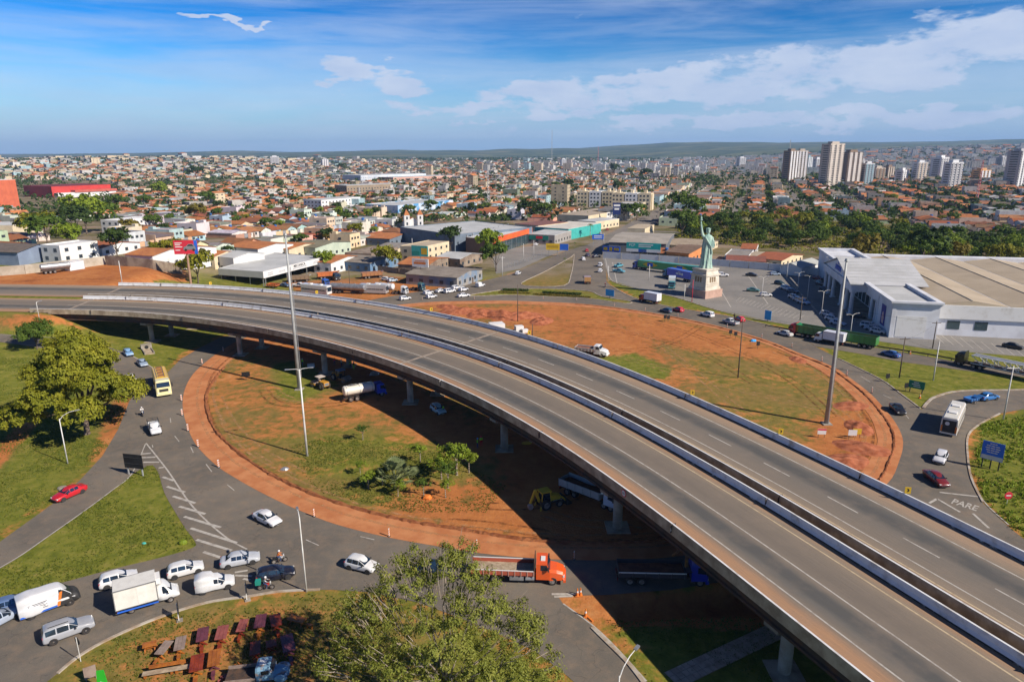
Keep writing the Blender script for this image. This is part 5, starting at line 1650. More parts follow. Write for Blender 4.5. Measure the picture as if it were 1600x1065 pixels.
# supermarket with red canopy
def supermarket():
 t,w,d,h,fy=hall('supermarket','large grey roofed store with brown front and long red canopy','store',[(645,359),(730,371),(812,354),(722,344)],8.0,M_BLUEG,M_GREYROOF,parapet=0.6,lm='the red canopy store')
 z=7.4
 p0,p1,p2=at(728,371,z),at(770,374,z),at(831,357,z)
 mw=t.matrix_basis.inverted()
 gl=lambda p:mw@Vector((p.x,p.y,0))
 a,b,c=gl(p0),gl(p1),gl(p2)
 MB().bar(a+Vector((0,0,3.7)),b+Vector((0,0,3.7)),0.5,7.6).build('brown_front',M_BROWN,t)
 q=gl(at(795,352,z))
 MB().add([a+Vector((0,0,7.3)),b+Vector((0,0,7.3)),c+Vector((0,0,7.3)),q+Vector((0,0,7.3)),a+Vector((0,0,7.0)),b+Vector((0,0,7.0)),c+Vector((0,0,7.0)),q+Vector((0,0,7.0))],[(0,1,2,3),(7,6,5,4),(0,4,5,1),(1,5,6,2),(2,6,7,3),(3,7,4,0)]).build('canopy_roof',mat('white_metal_roof',(0.62,0.62,0.60),(0.52,0.52,0.5),0.2,0.6),t)
 MB().bar(b+Vector((0,0,6.7)),c+Vector((0,0,6.5)),0.6,2.6).build('red_fascia',M_ORANGE,t)
 MB().bar(b+Vector((-1.5,3,2.8)),c+Vector((-1.5,3,2.8)),0.3,5.6).build('glass_front',M_GLASSB,t)
 for f in np.linspace(0.05,0.95,8):
  p=b.lerp(c,f)
  MB().cyl(p,p+Vector((0,0,6)),0.18).build('pillar',M_STEEL,t)
 for f in np.linspace(0.02,0.98,9):
  p=a.lerp(q,f)
  MB().cyl(p+Vector((0,0,7.3)),p+Vector((0,0,8.5)),0.35).build('roof_vent',M_STEEL,t)
supermarket()
hall('shed','long brown red roofed shed behind the green sign shop','shed',[(818,351),(852,354),(881,346),(835,344)],6.5,M_CREAM,mat('red_brown_roof',(0.22,0.10,0.08),(0.18,0.085,0.07),0.2,0.8),lm='the brown roofed shed')
tw=hall('shop_hall','white roofed shop hall with teal side wall on the avenue','shop',[(855,356),(902,359),(918,349),(880,344)],6.0,M_TEAL,mat('cream_roof',(0.62,0.58,0.50),(0.52,0.48,0.41),0.2,0.7),lm='the teal walled shop')
gs=hall('corner_shop','grey corner shop with green sign and pale roof','shop',[(827,366),(868,368),(889,361),(850,358)],5.0,mat('grey_shop_wall',(0.32,0.30,0.28),(0.27,0.25,0.23),0.3,0.8),M_GREYROOF,windows=1,lm='the green sign shop')
MB().box(-gs[1]*0.85,gs[1]*0.55,gs[4]-0.16,gs[4]-0.05,2.3,4.6).build('green_sign',M_GREEN,gs[0])
MB().box(-2.6,1.2,gs[4]-0.2,gs[4]-0.17,2.9,4.3).build('red_sign',M_REDSIGN,gs[0])
hall('shop_building','long tan roofed shop before the cream apartment blocks','shop',[(886,336),(930,338),(965,327),(918,325)],6.0,M_CREAM,mat('tan_shop_roof',(0.40,0.33,0.25),(0.33,0.27,0.2),0.2,0.8),windows=1,lm='the tan roofed shop')
hall('shop_building','flat tan shop with blue awning beside the avenue palm','shop',[(916,346),(945,348),(953,341),(925,339)],5.0,M_CREAM,M_GREYROOF,windows=1)
# right of the avenue
sg=hall('storage_shed','dark grey storage shed with white end wall behind the teal banner','shed',[(957,378),(1047,381),(1048,364),(968,363)],6.4,mat('dark_grey_cladding',(0.115,0.125,0.14),(0.15,0.155,0.165),0.2,0.7),mat('fibre_roof',(0.36,0.32,0.27),(0.28,0.25,0.21),0.2,0.8),rise=1.2,ov=0.4,lm='the dark grey shed')
hall('bank_building','white boxy building with overhanging roof beside the avenue','building',[(935,331),(962,334),(975,328),(945,327)],6.0,M_WHITE,M_WHITE,windows=2)
hall('shop_building','cream rendered block at the avenue corner behind the shed','building',[(985,357),(1012,358),(1018,351),(992,350)],6.0,M_CREAM,M_TAN,windows=1)
hall('long_house','long low house with faded tan roof behind the shed','house',[(1048,382),(1108,386),(1112,374),(1052,372)],3.6,M_CREAM,mat('faded_roof',(0.36,0.29,0.21),(0.28,0.22,0.16),0.3,0.9),rise=1.0,ov=0.5,windows=1)
hall('orange_house','orange walled house with brown tiled roof left of the statue','house',[(1058,394),(1094,397),(1098,383),(1064,381)],4.6,mat('orange_render',(0.62,0.25,0.09),(0.55,0.21,0.075),0.3,0.85),mat('brown_tiles',(0.20,0.13,0.09),(0.15,0.10,0.07),0.4,0.9),rise=1.5,ov=0.6,windows=1)
hall('low_house','low white house right of the statue behind the car park wall','house',[(1135,400),(1172,402),(1175,392),(1140,390)],3.4,M_WHITE,mat('grey_tiles',(0.28,0.25,0.22),(0.2,0.18,0.16),0.4,0.9),windows=1,parapet=0.5)
hall('tiled_house','red tiled house right of the statue before the wood strip','house',[(1158,388),(1180,389),(1186,381),(1164,380)],3.6,M_WHITE,mat('red_tiles',(0.36,0.12,0.05),(0.27,0.09,0.04),0.5,0.9),rise=1.3,ov=0.4,windows=1)
hall('red_tiled_house','wide house with stepped red tiled roof left of the store front','house',[(1196,404),(1236,408),(1240,396),(1200,392)],3.6,M_CREAM,mat('red_tiles_b',(0.34,0.105,0.05),(0.27,0.085,0.04),0.5,0.9),rise=1.3,ov=0.5,windows=1)
hall('grey_house','grey hipped house behind the white wall beside the store','house',[(1232,416),(1268,420),(1270,408),(1238,405)],3.4,M_WHITE,mat('pale_grey_roof',(0.42,0.43,0.41),(0.35,0.36,0.34),0.4,0.9),rise=1.4,ov=0.4,ridge_along=1)
hall('tiled_house','tan roofed house with yellow wall near the car park wall','house',[(1180,400),(1196,402),(1200,394),(1184,392)],3.4,M_YELLOW,M_TAN,rise=1.0,ov=0.4)
for lab,px,z,wl,rf in(('pale blue low building behind the store roof',[(1510,424),(1556,426),(1560,418),(1512,417)],5,mat('pale_blue_render',(0.30,0.46,0.58),(0.26,0.4,0.5),0.3,0.8),M_GREYROOF),('white block with blue tank behind the store roof at the right edge',[(1560,426),(1625,428),(1625,416),(1562,415)],5,M_WHITE,M_WHITE),('white flat roofed block among trees behind the store',[(1455,408),(1505,410),(1510,401),(1462,400)],5,M_WHITE,M_GREYROOF),('brown gabled house behind the store roof',[(1470,418),(1512,420),(1516,411),(1474,409)],3.6,M_CREAM,mat('brown_roof2',(0.26,0.19,0.15),(0.2,0.15,0.11),0.4,0.9))):
 hall('flat_house',lab,'house',px,z,wl,rf,windows=1,rise=1.2 if 'gabled' in lab else 0)
 # left side
hall('cream_block','cream rendered flat block with grey roof at the left edge','building',[(-60,352),(18,352),(48,348),(-30,346)],12.0,M_CREAM,mat('pale_block_roof',(0.55,0.55,0.53),(0.46,0.46,0.44),0.3,0.8),windows=2,lm='the cream block')
rh=hall('red_hall','long red clad warehouse with sloping top on the left','warehouse',[(50,293),(150,289),(152,286),(62,289)],13.0,M_RED,mat('dark_red_roof',(0.20,0.035,0.03),(0.16,0.03,0.03),0.1,0.7),lm='the red warehouse')
MB().box(-rh[1]*0.95,rh[1]*1.02,rh[4]-9,rh[4]-0.1,-1,5.5).build('loading_annex',M_WHITE,rh[0])
MB().box(-rh[1]*0.4,rh[1]*1.05,rh[4]-10,rh[4]-0.1,5.5,8.0).build('red_awning',mat('faded_red',(0.50,0.13,0.09),(0.42,0.1,0.07),0.2,0.7),rh[0])
hall('orange_tower','tall orange red block at the left edge of the picture','building',[(-95,283),(-14,283),(-8,281),(-85,280)],24.0,mat('orange_red_render',(0.60,0.15,0.07),(0.5,0.12,0.06),0.2,0.7),M_WHITE,lm='the orange tower')
hall('white_house','white modern two-storey house behind the block wall on the left','house',[(86,386),(118,388),(130,377),(100,376)],6.4,M_WHITE,M_WHITE,parapet=0.6,windows=2,lm='the white modern house')
hall('white_house','white three-storey house with round roof gable right of the bright green trees','house',[(184,345),(212,346),(218,338),(192,337)],10,M_WHITE,M_TILE,windows=3)
hall('dark_roof_house','blue grey house with dark tiled roofs before the cream block','house',[(-20,392),(40,394),(75,384),(15,381)],5,mat('blue_grey_render',(0.22,0.27,0.36),(0.18,0.22,0.3),0.3,0.8),mat('dark_tiles',(0.15,0.12,0.10),(0.11,0.09,0.075),0.5,0.9),rise=1.8,ov=0.5)
hall('white_block','white three-storey block above the tiled roofs, left of the blue shops','building',[(503,313),(530,314),(536,307),(510,306)],10.0,M_WHITE,M_GREYROOF,windows=3,lm='the white block')
hall('blue_shop','long blue and white painted shop hall in the tiled quarter','shop',[(616,322),(664,324),(668,312),(620,310)],6.0,mat('bright_blue_render',(0.10,0.30,0.55),(0.55,0.6,0.65),0.10,0.7,lo=0.45,hi=0.55),M_GREYROOF,parapet=0.6,lm='the blue shop')
hall('brown_block','plain brown four-storey block among the tiled roofs','building',[(556,291),(574,292),(578,286),(560,285)],12.0,mat('brown_block_render',(0.30,0.24,0.17),(0.25,0.2,0.14),0.3,0.9),M_GREYROOF,windows=3)
hall('grey_block','grey blue three-storey office in the upper town','building',[(586,275),(614,276),(616,270),(590,269)],11.0,mat('blue_white_block',(0.45,0.52,0.60),(0.6,0.62,0.64),0.2,0.8),M_GREYROOF,windows=3)
hall('pink_block','pink flat building in the upper town right of the grey office','building',[(632,278),(662,279),(664,273),(636,272)],8.0,mat('pink_render',(0.60,0.36,0.28),(0.52,0.3,0.23),0.2,0.8),M_GREYROOF,windows=2)
hall('tan_house','two-storey tan house with white end wall above the truck yard','house',[(638,386),(668,388),(690,378),(660,375)],6.5,M_CREAM,M_TAN,parapet=0.4,windows=2,lm='the yard house')
for lab,px,z,wl,rf in(('low grey roofed workshop row beside the road with red corner',[(645,428),(722,434),(745,420),(668,414)],4.0,mat('faded_blue_wall',(0.16,0.22,0.30),(0.30,0.27,0.23),0.25,0.9),mat('old_fibre_roof',(0.27,0.23,0.19),(0.19,0.16,0.13),0.3,0.9)),('orange roofed low shed behind the workshop row',[(625,412),(668,414),(700,402),(655,400)],4.2,M_BLOCK,mat('orange_tiles',(0.46,0.18,0.06),(0.36,0.13,0.05),0.4,0.9)),('blue walled shed at the back of the truck yard',[(540,408),(590,412),(612,400),(560,397)],4.0,mat('dull_blue_render',(0.10,0.20,0.34),(0.2,0.26,0.33),0.3,0.9),mat('old_fibre_roof',(0,0,0))),('unfinished block house behind the truck yard',[(556,396),(596,398),(606,386),(566,384)],5.5,M_BLOCK,M_BLOCK),('white gabled store beside the workshop sign',[(512,410),(538,412),(548,398),(522,396)],4.6,M_WHITE,mat('orange_tiles',(0,0,0))),('green and white house with pitched roof above the workshop',[(470,385),(512,388),(528,376),(488,373)],6.0,mat('pale_green_render',(0.48,0.54,0.42),(0.4,0.46,0.36),0.3,0.8),mat('olive_roof',(0.22,0.20,0.13),(0.17,0.15,0.1),0.3,0.9)),('tiled house left of the green and white one',[(440,388),(468,390),(486,379),(458,377)],4.5,M_CREAM,mat('orange_tiles',(0,0,0))),('long orange tiled house behind the workshop roof',[(372,386),(420,390),(440,379),(395,375)],4.4,M_WHITE,mat('orange_tiles',(0,0,0))),('wide orange tiled house behind the block wall',[(322,399),(346,401),(360,393),(338,390)],3.6,M_CREAM,mat('orange_tiles',(0,0,0))),('grey sheet roofed house above the workshop',[(340,400),(378,404),(398,394),(362,390)],4.6,M_WHITE,M_GREYROOF),('orange tiled house behind the dark block wall',[(215,398),(255,400),(275,389),(238,386)],4,M_WHITE,mat('orange_tiles',(0,0,0))),('red tiled house above the block wall, right of the white one',[(135,386),(178,388),(196,378),(158,375)],4,M_WHITE,mat('red_tiles',(0,0,0))),('low white tiled house behind the billboard',[(262,392),(300,395),(318,384),(285,381)],4,M_WHITE,mat('orange_tiles',(0,0,0))),('grey gabled house right of the tan one',[(694,402),(728,405),(742,396),(710,392)],4.0,M_BLOCK,M_GREYROOF),('tiled house left of the church',[(592,372),(628,374),(632,364),(600,362)],4.0,M_BLUEG,mat('orange_tiles',(0,0,0))),('dull roofed house below the church',[(600,388),(634,390),(640,380),(610,378)],4.0,M_CREAM,mat('grey_tiles',(0,0,0)))):
 hall('low_building',lab,'building',px,z,wl,rf,rise=0.0 if 'unfinished' in lab else 1.3,ov=0.4,windows=1)
rc=MB()
o=placed('red_kiosk','small red fronted kiosk at the road corner','kiosk',atg(724,438),(1,0.35))
rc.box(0,6,0,5,0,3.2).build('wall',M_WHITE,o)
MB().box(-0.2,6.2,-0.3,0,2.4,4.0).build('red_sign',M_RED,o)
MB().box(1,2.4,-0.06,0.0,0,2.2).build('door',M_DARK,o)
MB().box(-0.2,6.2,0.01,5.1,3.2,3.4).build('roof',M_GREYROOF,o)
# church with two towers
def church():
 p=atg(646,362)
 t=thing('church','small white church with two square towers and red spires','church',p,R(20))
 gwall(MB(),-4.5,4.5,0,22,6.5,2.4).build('nave',M_WHITE,t)
 gable(MB(),-4.5,4.5,0.3,22,6.5,2.4).build('roof',mat('orange_tiles',(0,0,0)),t)
 for x in(-4.2,4.2):
  tw=MB().box(x-1.7,x+1.7,-2.6,0.8,0,10.5).build('tower',M_WHITE,t)
  MB().loft([[(x-1.8,-2.7,10.5),(x+1.8,-2.7,10.5),(x+1.8,0.9,10.5),(x-1.8,0.9,10.5)],[(x-0.05,-0.95,14.2),(x+0.05,-0.95,14.2),(x+0.05,-0.85,14.2),(x-0.05,-0.85,14.2)]]).build('spire',mat('orange_tiles',(0,0,0)),tw)
  for z in(4.5,8.0):
   MB().box(x-0.5,x+0.5,-2.68,-2.5,z,z+1.7).build('window',M_WIN,tw)
 MB().box(-0.9,0.9,-0.2,-0.02,0,3.2).build('door',M_DOOR,t)
 LANDMARKS.append((p.x,p.y,'the twin-towered church'))
church()
# cream and white apartment blocks
def apartments(u,v,w,lab,n):
 p=atg(u,v)
 t=thing('apartment_block',lab,'apartments',p,hAV+R(90)-R(90),'cream apartment blocks')
 for k in range(n):
  x0=(k-n/2)*11.5
  b=MB().box(x0,x0+10.6,0,15,-2,14.0).build('wing',M_WHITE if k%2 else M_CREAM,t)
  MB().box(x0+4.2,x0+6.4,4,9,14.0,16.4).build('water_tower',M_CREAM,b)
  for fl in range(4):
   for xx in(1.3,4.2,7.4):
    MB().box(x0+xx,x0+xx+1.5,-0.07,0.0,1.2+fl*3.3,2.6+fl*3.3).build('window',M_WIN,b)
  MB().box(x0+10.6,x0+11.5,2,12,-1,13.2).build('stair_link',M_CREAM,t)
 LANDMARKS.append((p.x,p.y,'the apartment blocks'))
apartments(930,324,30,'left one of two cream and white four-storey apartment blocks',3)
apartments(986,328,30,'right one of two cream and white four-storey apartment blocks',3)
# ---- high-rises
def highrise(u,v0,v1,wpx,c1,c2,lab,crown=0,strips=3):
 p=atg(u,v0)
 dist=p.y
 w=wpx*dist/F_PX
 h=max(12,(v0-v1)*dist/F_PX*1.04)
 t=thing('tower_block',lab,'high-rise',p,R(18)+R(random.uniform(-14,14)),'high-rise towers')
 d=w*0.8
 body=MB().box(-w/2,w/2,-d/2,d/2,-8,h).build('body',M_WALL,t,color=c1)
 nf=int(h//3.1)
 # vertical bands in the second colour and floor by floor window rows
 for k in range(strips):
  x=-w/2+w*(k+0.5)/strips
  MB().box(x-w*0.09,x+w*0.09,-d/2-0.5,-d/2,0,h-1).build('band',M_WALL,t,color=c2)
 for fl in range(nf):
  z=1.2+fl*3.1
  for k in range(strips+1):
   x=-w/2+w*k/strips
   x=min(max(x,-w/2+w*0.07),w/2-w*0.07)
   MB().box(x-w*0.055,x+w*0.055,-d/2-0.14,-d/2+0.1,z,z+1.5).build('window',M_WIN,body)
  for sx in(-1,1):
   MB().box(sx*w/2-0.12,sx*w/2+0.12,-d*0.3,d*0.25,z,z+1.4).build('window',M_WIN,body)
 MB().box(-w*0.25,w*0.25,-d*0.25,d*0.25,h,h+3+crown).build('lift_house',M_WALL,t,color=c1)
 return t
WHT,BEI,BRN,GRY,TEA,ORA=(0.66,0.66,0.66),(0.52,0.45,0.37),(0.25,0.18,0.13),(0.40,0.40,0.41),(0.28,0.40,0.44),(0.60,0.33,0.14)
for a in((1232,284,240,17,BRN,WHT,'brown tower with pale bands, leftmost of the high-rises'),(1248,283,240,15,BEI,WHT,'pale beige tower joined to the leftmost brown one'),(1261,274,248,9,TEA,WHT,'slim teal glass tower behind the leftmost pair'),(1275,270,250,9,WHT,GRY,'far white tower left of the tallest one'),(1295,290,231,25,BEI,(0.62,0.55,0.47),'tallest beige tower with stepped top'),(1325,287,242,25,BRN,(0.58,0.54,0.5),'dark brown tower with white stripes right of the tallest'),(1343,285,254,12,GRY,WHT,'grey white tower right of the striped brown one'),(1353,287,258,14,WHT,TEA,'white tower with teal bands in the middle of the group'),(1369,283,264,17,BEI,BRN,'low tan tower right of the teal banded one'),(1387,279,262,12,BRN,BEI,'low brown block behind the tan tower'),(1407,284,267,15,WHT,WHT,'squat white block right of the tan tower'),(1434,284,256,16,WHT,BEI,'white tower standing alone right of the squat block'),(1464,281,249,20,WHT,GRY,'white and grey banded tower left of the grey one'),(1484,294,257,20,WHT,GRY,'nearer white tower with many balconies'),(1531,283,267,20,ORA,WHT,'low orange and white block near the right edge'),(1562,264,247,12,GRY,GRY,'far grey tower on the slope by the right edge'),(1583,293,241,25,GRY,WHT,'large grey tower at the right edge'),(1157,264,248,11,WHT,GRY,'lone white tower in the far centre'),(1088,270,262,9,WHT,GRY,'small far white block left of the lone tower'),(880,262,250,8,WHT,GRY,'small white tower on the far skyline of the centre'),(430,258,246,12,WHT,GRY,'white block on the far skyline of the left'),(508,262,250,10,GRY,WHT,'grey block on the left skyline')):
 highrise(*a)
 # ---- masts and lattice towers
def lattice(u,v0,v1,lab,red=False):
 p=atg(u,v0)
 h=(v0-v1)*p.y/F_PX*1.02
 t=thing('lattice_mast',lab,'mast',p,0.3,'lattice masts')
 w0,w1=h*0.018+0.7,0.6
 for k in range(3):
  a=k*2.094
  MB().cyl((w0*math.cos(a),w0*math.sin(a),0),(w1*math.cos(a),w1*math.sin(a),h),0.16,0.12,5).build('leg',M_REDSIGN if red else M_STEEL,t)
 br=MB()
 n=int(h/3)
 for i in range(n):
  f0,f1=i/n,(i+1)/n
  for k in range(3):
   a,b=k*2.094,(k+1)*2.094
   r0,r1=w0+(w1-w0)*f0,w0+(w1-w0)*f1
   br.cyl((r0*math.cos(a),r0*math.sin(a),h*f0),(r1*math.cos(b),r1*math.sin(b),h*f1),0.08,n=4)
 br.build('bracing',M_WHITE if red else M_STEEL,t)
for a in((862,268,209,'tallest grey lattice mast on the centre skyline'),(934,268,232,'red and white lattice mast right of the tallest',True),(763,318,262,'slender pale mast among the tiled houses'),(1229,284,224,'lattice mast beside the leftmost high-rise'),(300,250,234,'thin mast on the left skyline'),(1070,266,256,'short mast in the far centre'),(1525,320,255,'slim pale mast before the right slope',True),(1330,260,236,'thin mast between the high-rises')):
 lattice(*a)
 # ---- walls
def wall_run(name,lab,pts,h,m,cat='wall',th=0.25,panel=None,post=None):
 P=[Vector(atg(*p))for p in pts]
 t=thing(name,lab,cat,P[0])
 o0=P[0]
 for i in range(len(P)-1):
  a,b=P[i]-o0,P[i+1]-o0
  d=(b-a)
  L=Vector((d.x,d.y)).length
  n=max(1,int(L/panel))if panel else 1
  for k in range(n):
   q0,q1=a.lerp(b,k/n),a.lerp(b,(k+1)/n)
   e=(q1-q0).normalized()*(0.03 if panel else 0)
   mb=MB()
   nn=Vector((-d.y,d.x,0)).normalized()*th/2
   vs=[q0+e-nn,q1-e-nn,q1-e+nn,q0+e+nn]
   hh=h+(random.uniform(-0.12,0.12)if not panel else 0)
   mb.add([v+Vector((0,0,-0.6))for v in vs]+[v+Vector((0,0,hh))for v in vs],[(3,2,1,0),(4,5,6,7),(0,1,5,4),(1,2,6,5),(2,3,7,6),(3,0,4,7)])
   mb.build('wall_panel',m,t)
   if post:MB().box(q0.x-0.17,q0.x+0.17,q0.y-0.17,q0.y+0.17,q0.z-0.5,q0.z+h+0.12).build('pier',post,t)
 return t
wall_run('boundary_wall','long white panelled wall along the back of the car park',[(942,403),(1000,407),(1060,411),(1140,417),(1200,422),(1279,430)],2.9,M_WHITE,panel=7.5,post=M_CONC)
wall_run('block_wall','weathered dark block wall behind the dirt lot on the left',[(166,414),(200,416),(240,421),(285,427)],3.4,M_BLOCK,panel=4)
wall_run('rendered_wall','pale rendered wall behind the dirt lot at the left edge',[(-90,440),(0,431),(40,428),(90,422),(130,418),(166,413)],3.0,mat('pale_rendered_wall',(0.46,0.41,0.33),(0.34,0.29,0.22),0.25,0.9),panel=6)
wall_run('yard_wall','low block wall behind the truck yard',[(510,420),(560,421),(600,424),(640,430),(690,440),(740,442)],2.2,M_BLOCK,panel=6)
# ------------------------------------------------------------------ vehicles: x forward, z up, origin on the ground under the middle
M_PAINT=objmat('vehicle_paint',0.28,0.0,0.5,1.5,0.16,coat=0.6)
M_GLASS=mat('vehicle_glass',(0.012,0.02,0.035),(0.02,0.035,0.055),0.8,0.06,spec=0.8,world=False)
M_TYRE=mat('tyre_rubber',(0.022,0.021,0.02),(0.05,0.04,0.035),3,0.9)
M_RIM=mat('wheel_rim',(0.42,0.40,0.38),(0.22,0.18,0.15),3,0.4,metal=0.5)
M_LAMP=mat('lamp_lens',(0.70,0.70,0.66),(0.6,0.6,0.6),3,0.15,spec=0.7)
M_TAIL=mat('tail_lens',(0.42,0.015,0.012),(0.3,0.01,0.01),3,0.2,spec=0.6)
M_PLASTIC=mat('black_plastic',(0.028,0.028,0.03),(0.045,0.043,0.04),2,0.6)
M_CHASSIS=mat('dirty_chassis',(0.04,0.034,0.03),(0.10,0.06,0.04),1.5,0.8)
M_WOODB=mat('grey_deck_boards',(0.42,0.34,0.24),(0.28,0.21,0.14),1.6,0.9)
M_DUSTY=mat('earth_load',(0.26,0.10,0.05),(0.16,0.06,0.035),1.2,0.95,bump=0.5)
def wheel_mesh(r,w):
 ty=MB()
 n=20
 prof=[(r*0.62,-w/2),(r*0.95,-w/2),(r,-w*0.32),(r,w*0.32),(r*0.95,w/2),(r*0.62,w/2)]
 rings=[[(p[0]*math.cos(2*math.pi*i/n),p[1],p[0]*math.sin(2*math.pi*i/n))for p in prof]for i in range(n)]
 ty.loft(rings+rings[:1],caps=False)
 ri=MB().cyl((0,-w*0.42,0),(0,w*0.42,0),r*0.63,n=16)
 ri.cyl((0,-w*0.5,0),(0,w*0.5,0),r*0.2,n=8)
 return fixm(ty.mesh('wheel',M_TYRE,True)),fixm(ri.mesh('rim',M_RIM))
WHEELS={k:wheel_mesh(*v)for k,v in{'car':(0.31,0.2),'suv':(0.37,0.24),'van':(0.34,0.22),'truck':(0.5,0.3),'dual':(0.5,0.58),'moto':(0.3,0.11),'big':(0.75,0.45),'mid':(0.5,0.36)}.items()}
def wheels(t,kind,spots):
 for x,y,z in spots:
  w=link('wheel',WHEELS[kind][0],t,(x,y,z))
  link('rim',WHEELS[kind][1],w)
def hull(stations,n_round=True):
 """car body from stations (x, half width, bottom, shoulder, roof, roof half width)"""
 rings=[]
 for x,w,zb,zs,zr,wr in stations:
  half=[(w*0.86,zb),(w*0.98,zb+0.12),(w,(zb+zs)/2),(w*0.97,zs-0.03),(w*0.92,zs),(wr+(w*0.92-wr)*0.12,zr-(zr-zs)*0.10),(wr*0.9,zr),(wr*0.45,zr+0.035)]
  ring=[(x,y,z)for y,z in half]+[(x,-y,z)for y,z in half[::-1]]
  rings.append(ring)
 return rings
def panel(pts,off=0.012,inset=0.05):
 """a quad panel set slightly proud of four corner points"""
 P=[Vector(p)for p in pts]
 c=sum(P,Vector())/len(P)
 n=(P[1]-P[0]).cross(P[2]-P[0]).normalized()
 if n.dot(c-Vector((0,0,0.6)))<0:n=-n
 Q=[p.lerp(c,inset)+n*off for p in P]
 return MB().add(Q+[q-n*0.03 for q in Q],[(0,1,2,3),(7,6,5,4),(0,4,5,1),(1,5,6,2),(2,6,7,3),(3,7,4,0)])
CARS={}
CARS['hatch']=dict(st=[(-1.98,.70,.34,.60,.68,.56),(-1.90,.82,.24,.88,.98,.68),(-1.50,.85,.20,.94,1.44,.58),(-0.8,.86,.19,.93,1.50,.60),(0.05,.86,.19,.91,1.47,.60),(0.88,.85,.20,.90,.99,.68),(1.50,.83,.22,.80,.86,.64),(1.86,.78,.26,.62,.70,.56),(1.97,.66,.34,.50,.56,.46)],ws=(4,5),rw=(1,2),side=(2,5),wb=(-1.22,1.28),wk='car')
CARS['sedan']=dict(st=[(-2.25,.68,.36,.62,.72,.56),(-2.15,.82,.26,.88,.96,.66),(-1.55,.86,.20,.95,1.02,.68),(-0.95,.87,.19,.94,1.42,.58),(-0.35,.87,.19,.93,1.46,.59),(0.25,.87,.19,.91,1.42,.58),(1.0,.86,.20,.90,.98,.68),(1.72,.83,.22,.78,.85,.64),(2.12,.78,.26,.62,.68,.54),(2.24,.64,.36,.50,.55,.44)],ws=(5,6),rw=(2,3),side=(3,6),wb=(-1.36,1.36),wk='car')
CARS['suv']=dict(st=[(-2.25,.76,.42,.75,.85,.62),(-2.18,.88,.34,1.02,1.12,.74),(-1.98,.92,.30,1.08,1.66,.66),(-1.0,.93,.29,1.06,1.74,.68),(0.1,.93,.29,1.04,1.70,.67),(0.85,.92,.29,1.04,1.12,.76),(1.7,.90,.31,.98,1.04,.74),(2.15,.86,.36,.80,.88,.64),(2.28,.74,.44,.66,.72,.54)],ws=(4,5),rw=(1,2),side=(2,5),wb=(-1.38,1.40),wk='suv')
CARS['wagon']=dict(st=[(-2.15,.70,.36,.62,.72,.56),(-2.06,.83,.25,.90,1.02,.68),(-1.78,.86,.20,.94,1.42,.58),(-0.8,.87,.19,.93,1.50,.60),(0.1,.87,.19,.91,1.46,.60),(0.95,.86,.20,.90,.98,.68),(1.62,.83,.22,.80,.86,.64),(2.0,.78,.26,.62,.70,.56),(2.12,.64,.36,.50,.56,.44)],ws=(4,5),rw=(1,2),side=(2,5),wb=(-1.3,1.32),wk='car')
CARS['panelvan']=dict(st=[(-2.05,.78,.36,.9,1.0,.66),(-2.02,.86,.26,1.1,1.80,.76),(-0.3,.87,.22,1.1,1.86,.78),(-0.1,.87,.22,1.0,1.62,.68),(0.35,.87,.20,.98,1.55,.64),(1.05,.86,.20,.95,1.05,.70),(1.62,.84,.22,.86,.93,.66),(1.95,.78,.28,.66,.74,.56),(2.05,.64,.36,.5,.56,.46)],ws=(4,5),rw=None,side=(3,5),wb=(-1.3,1.3),wk='car')
CARS['bigvan']=dict(st=[(-2.78,.90,.40,1.3,2.30,.84),(-2.74,.98,.32,1.35,2.42,.88),(-0.5,.99,.30,1.35,2.45,.88),(0.9,.99,.30,1.35,2.40,.86),(1.25,.99,.30,1.32,2.25,.82),(2.0,.98,.30,1.25,1.36,.86),(2.5,.94,.32,1.05,1.15,.78),(2.78,.86,.38,.74,.82,.62)],ws=(4,5),rw=None,side=(3,5),wb=(-1.75,1.75),wk='van')
CARS['beetle']=CARS['hatch']
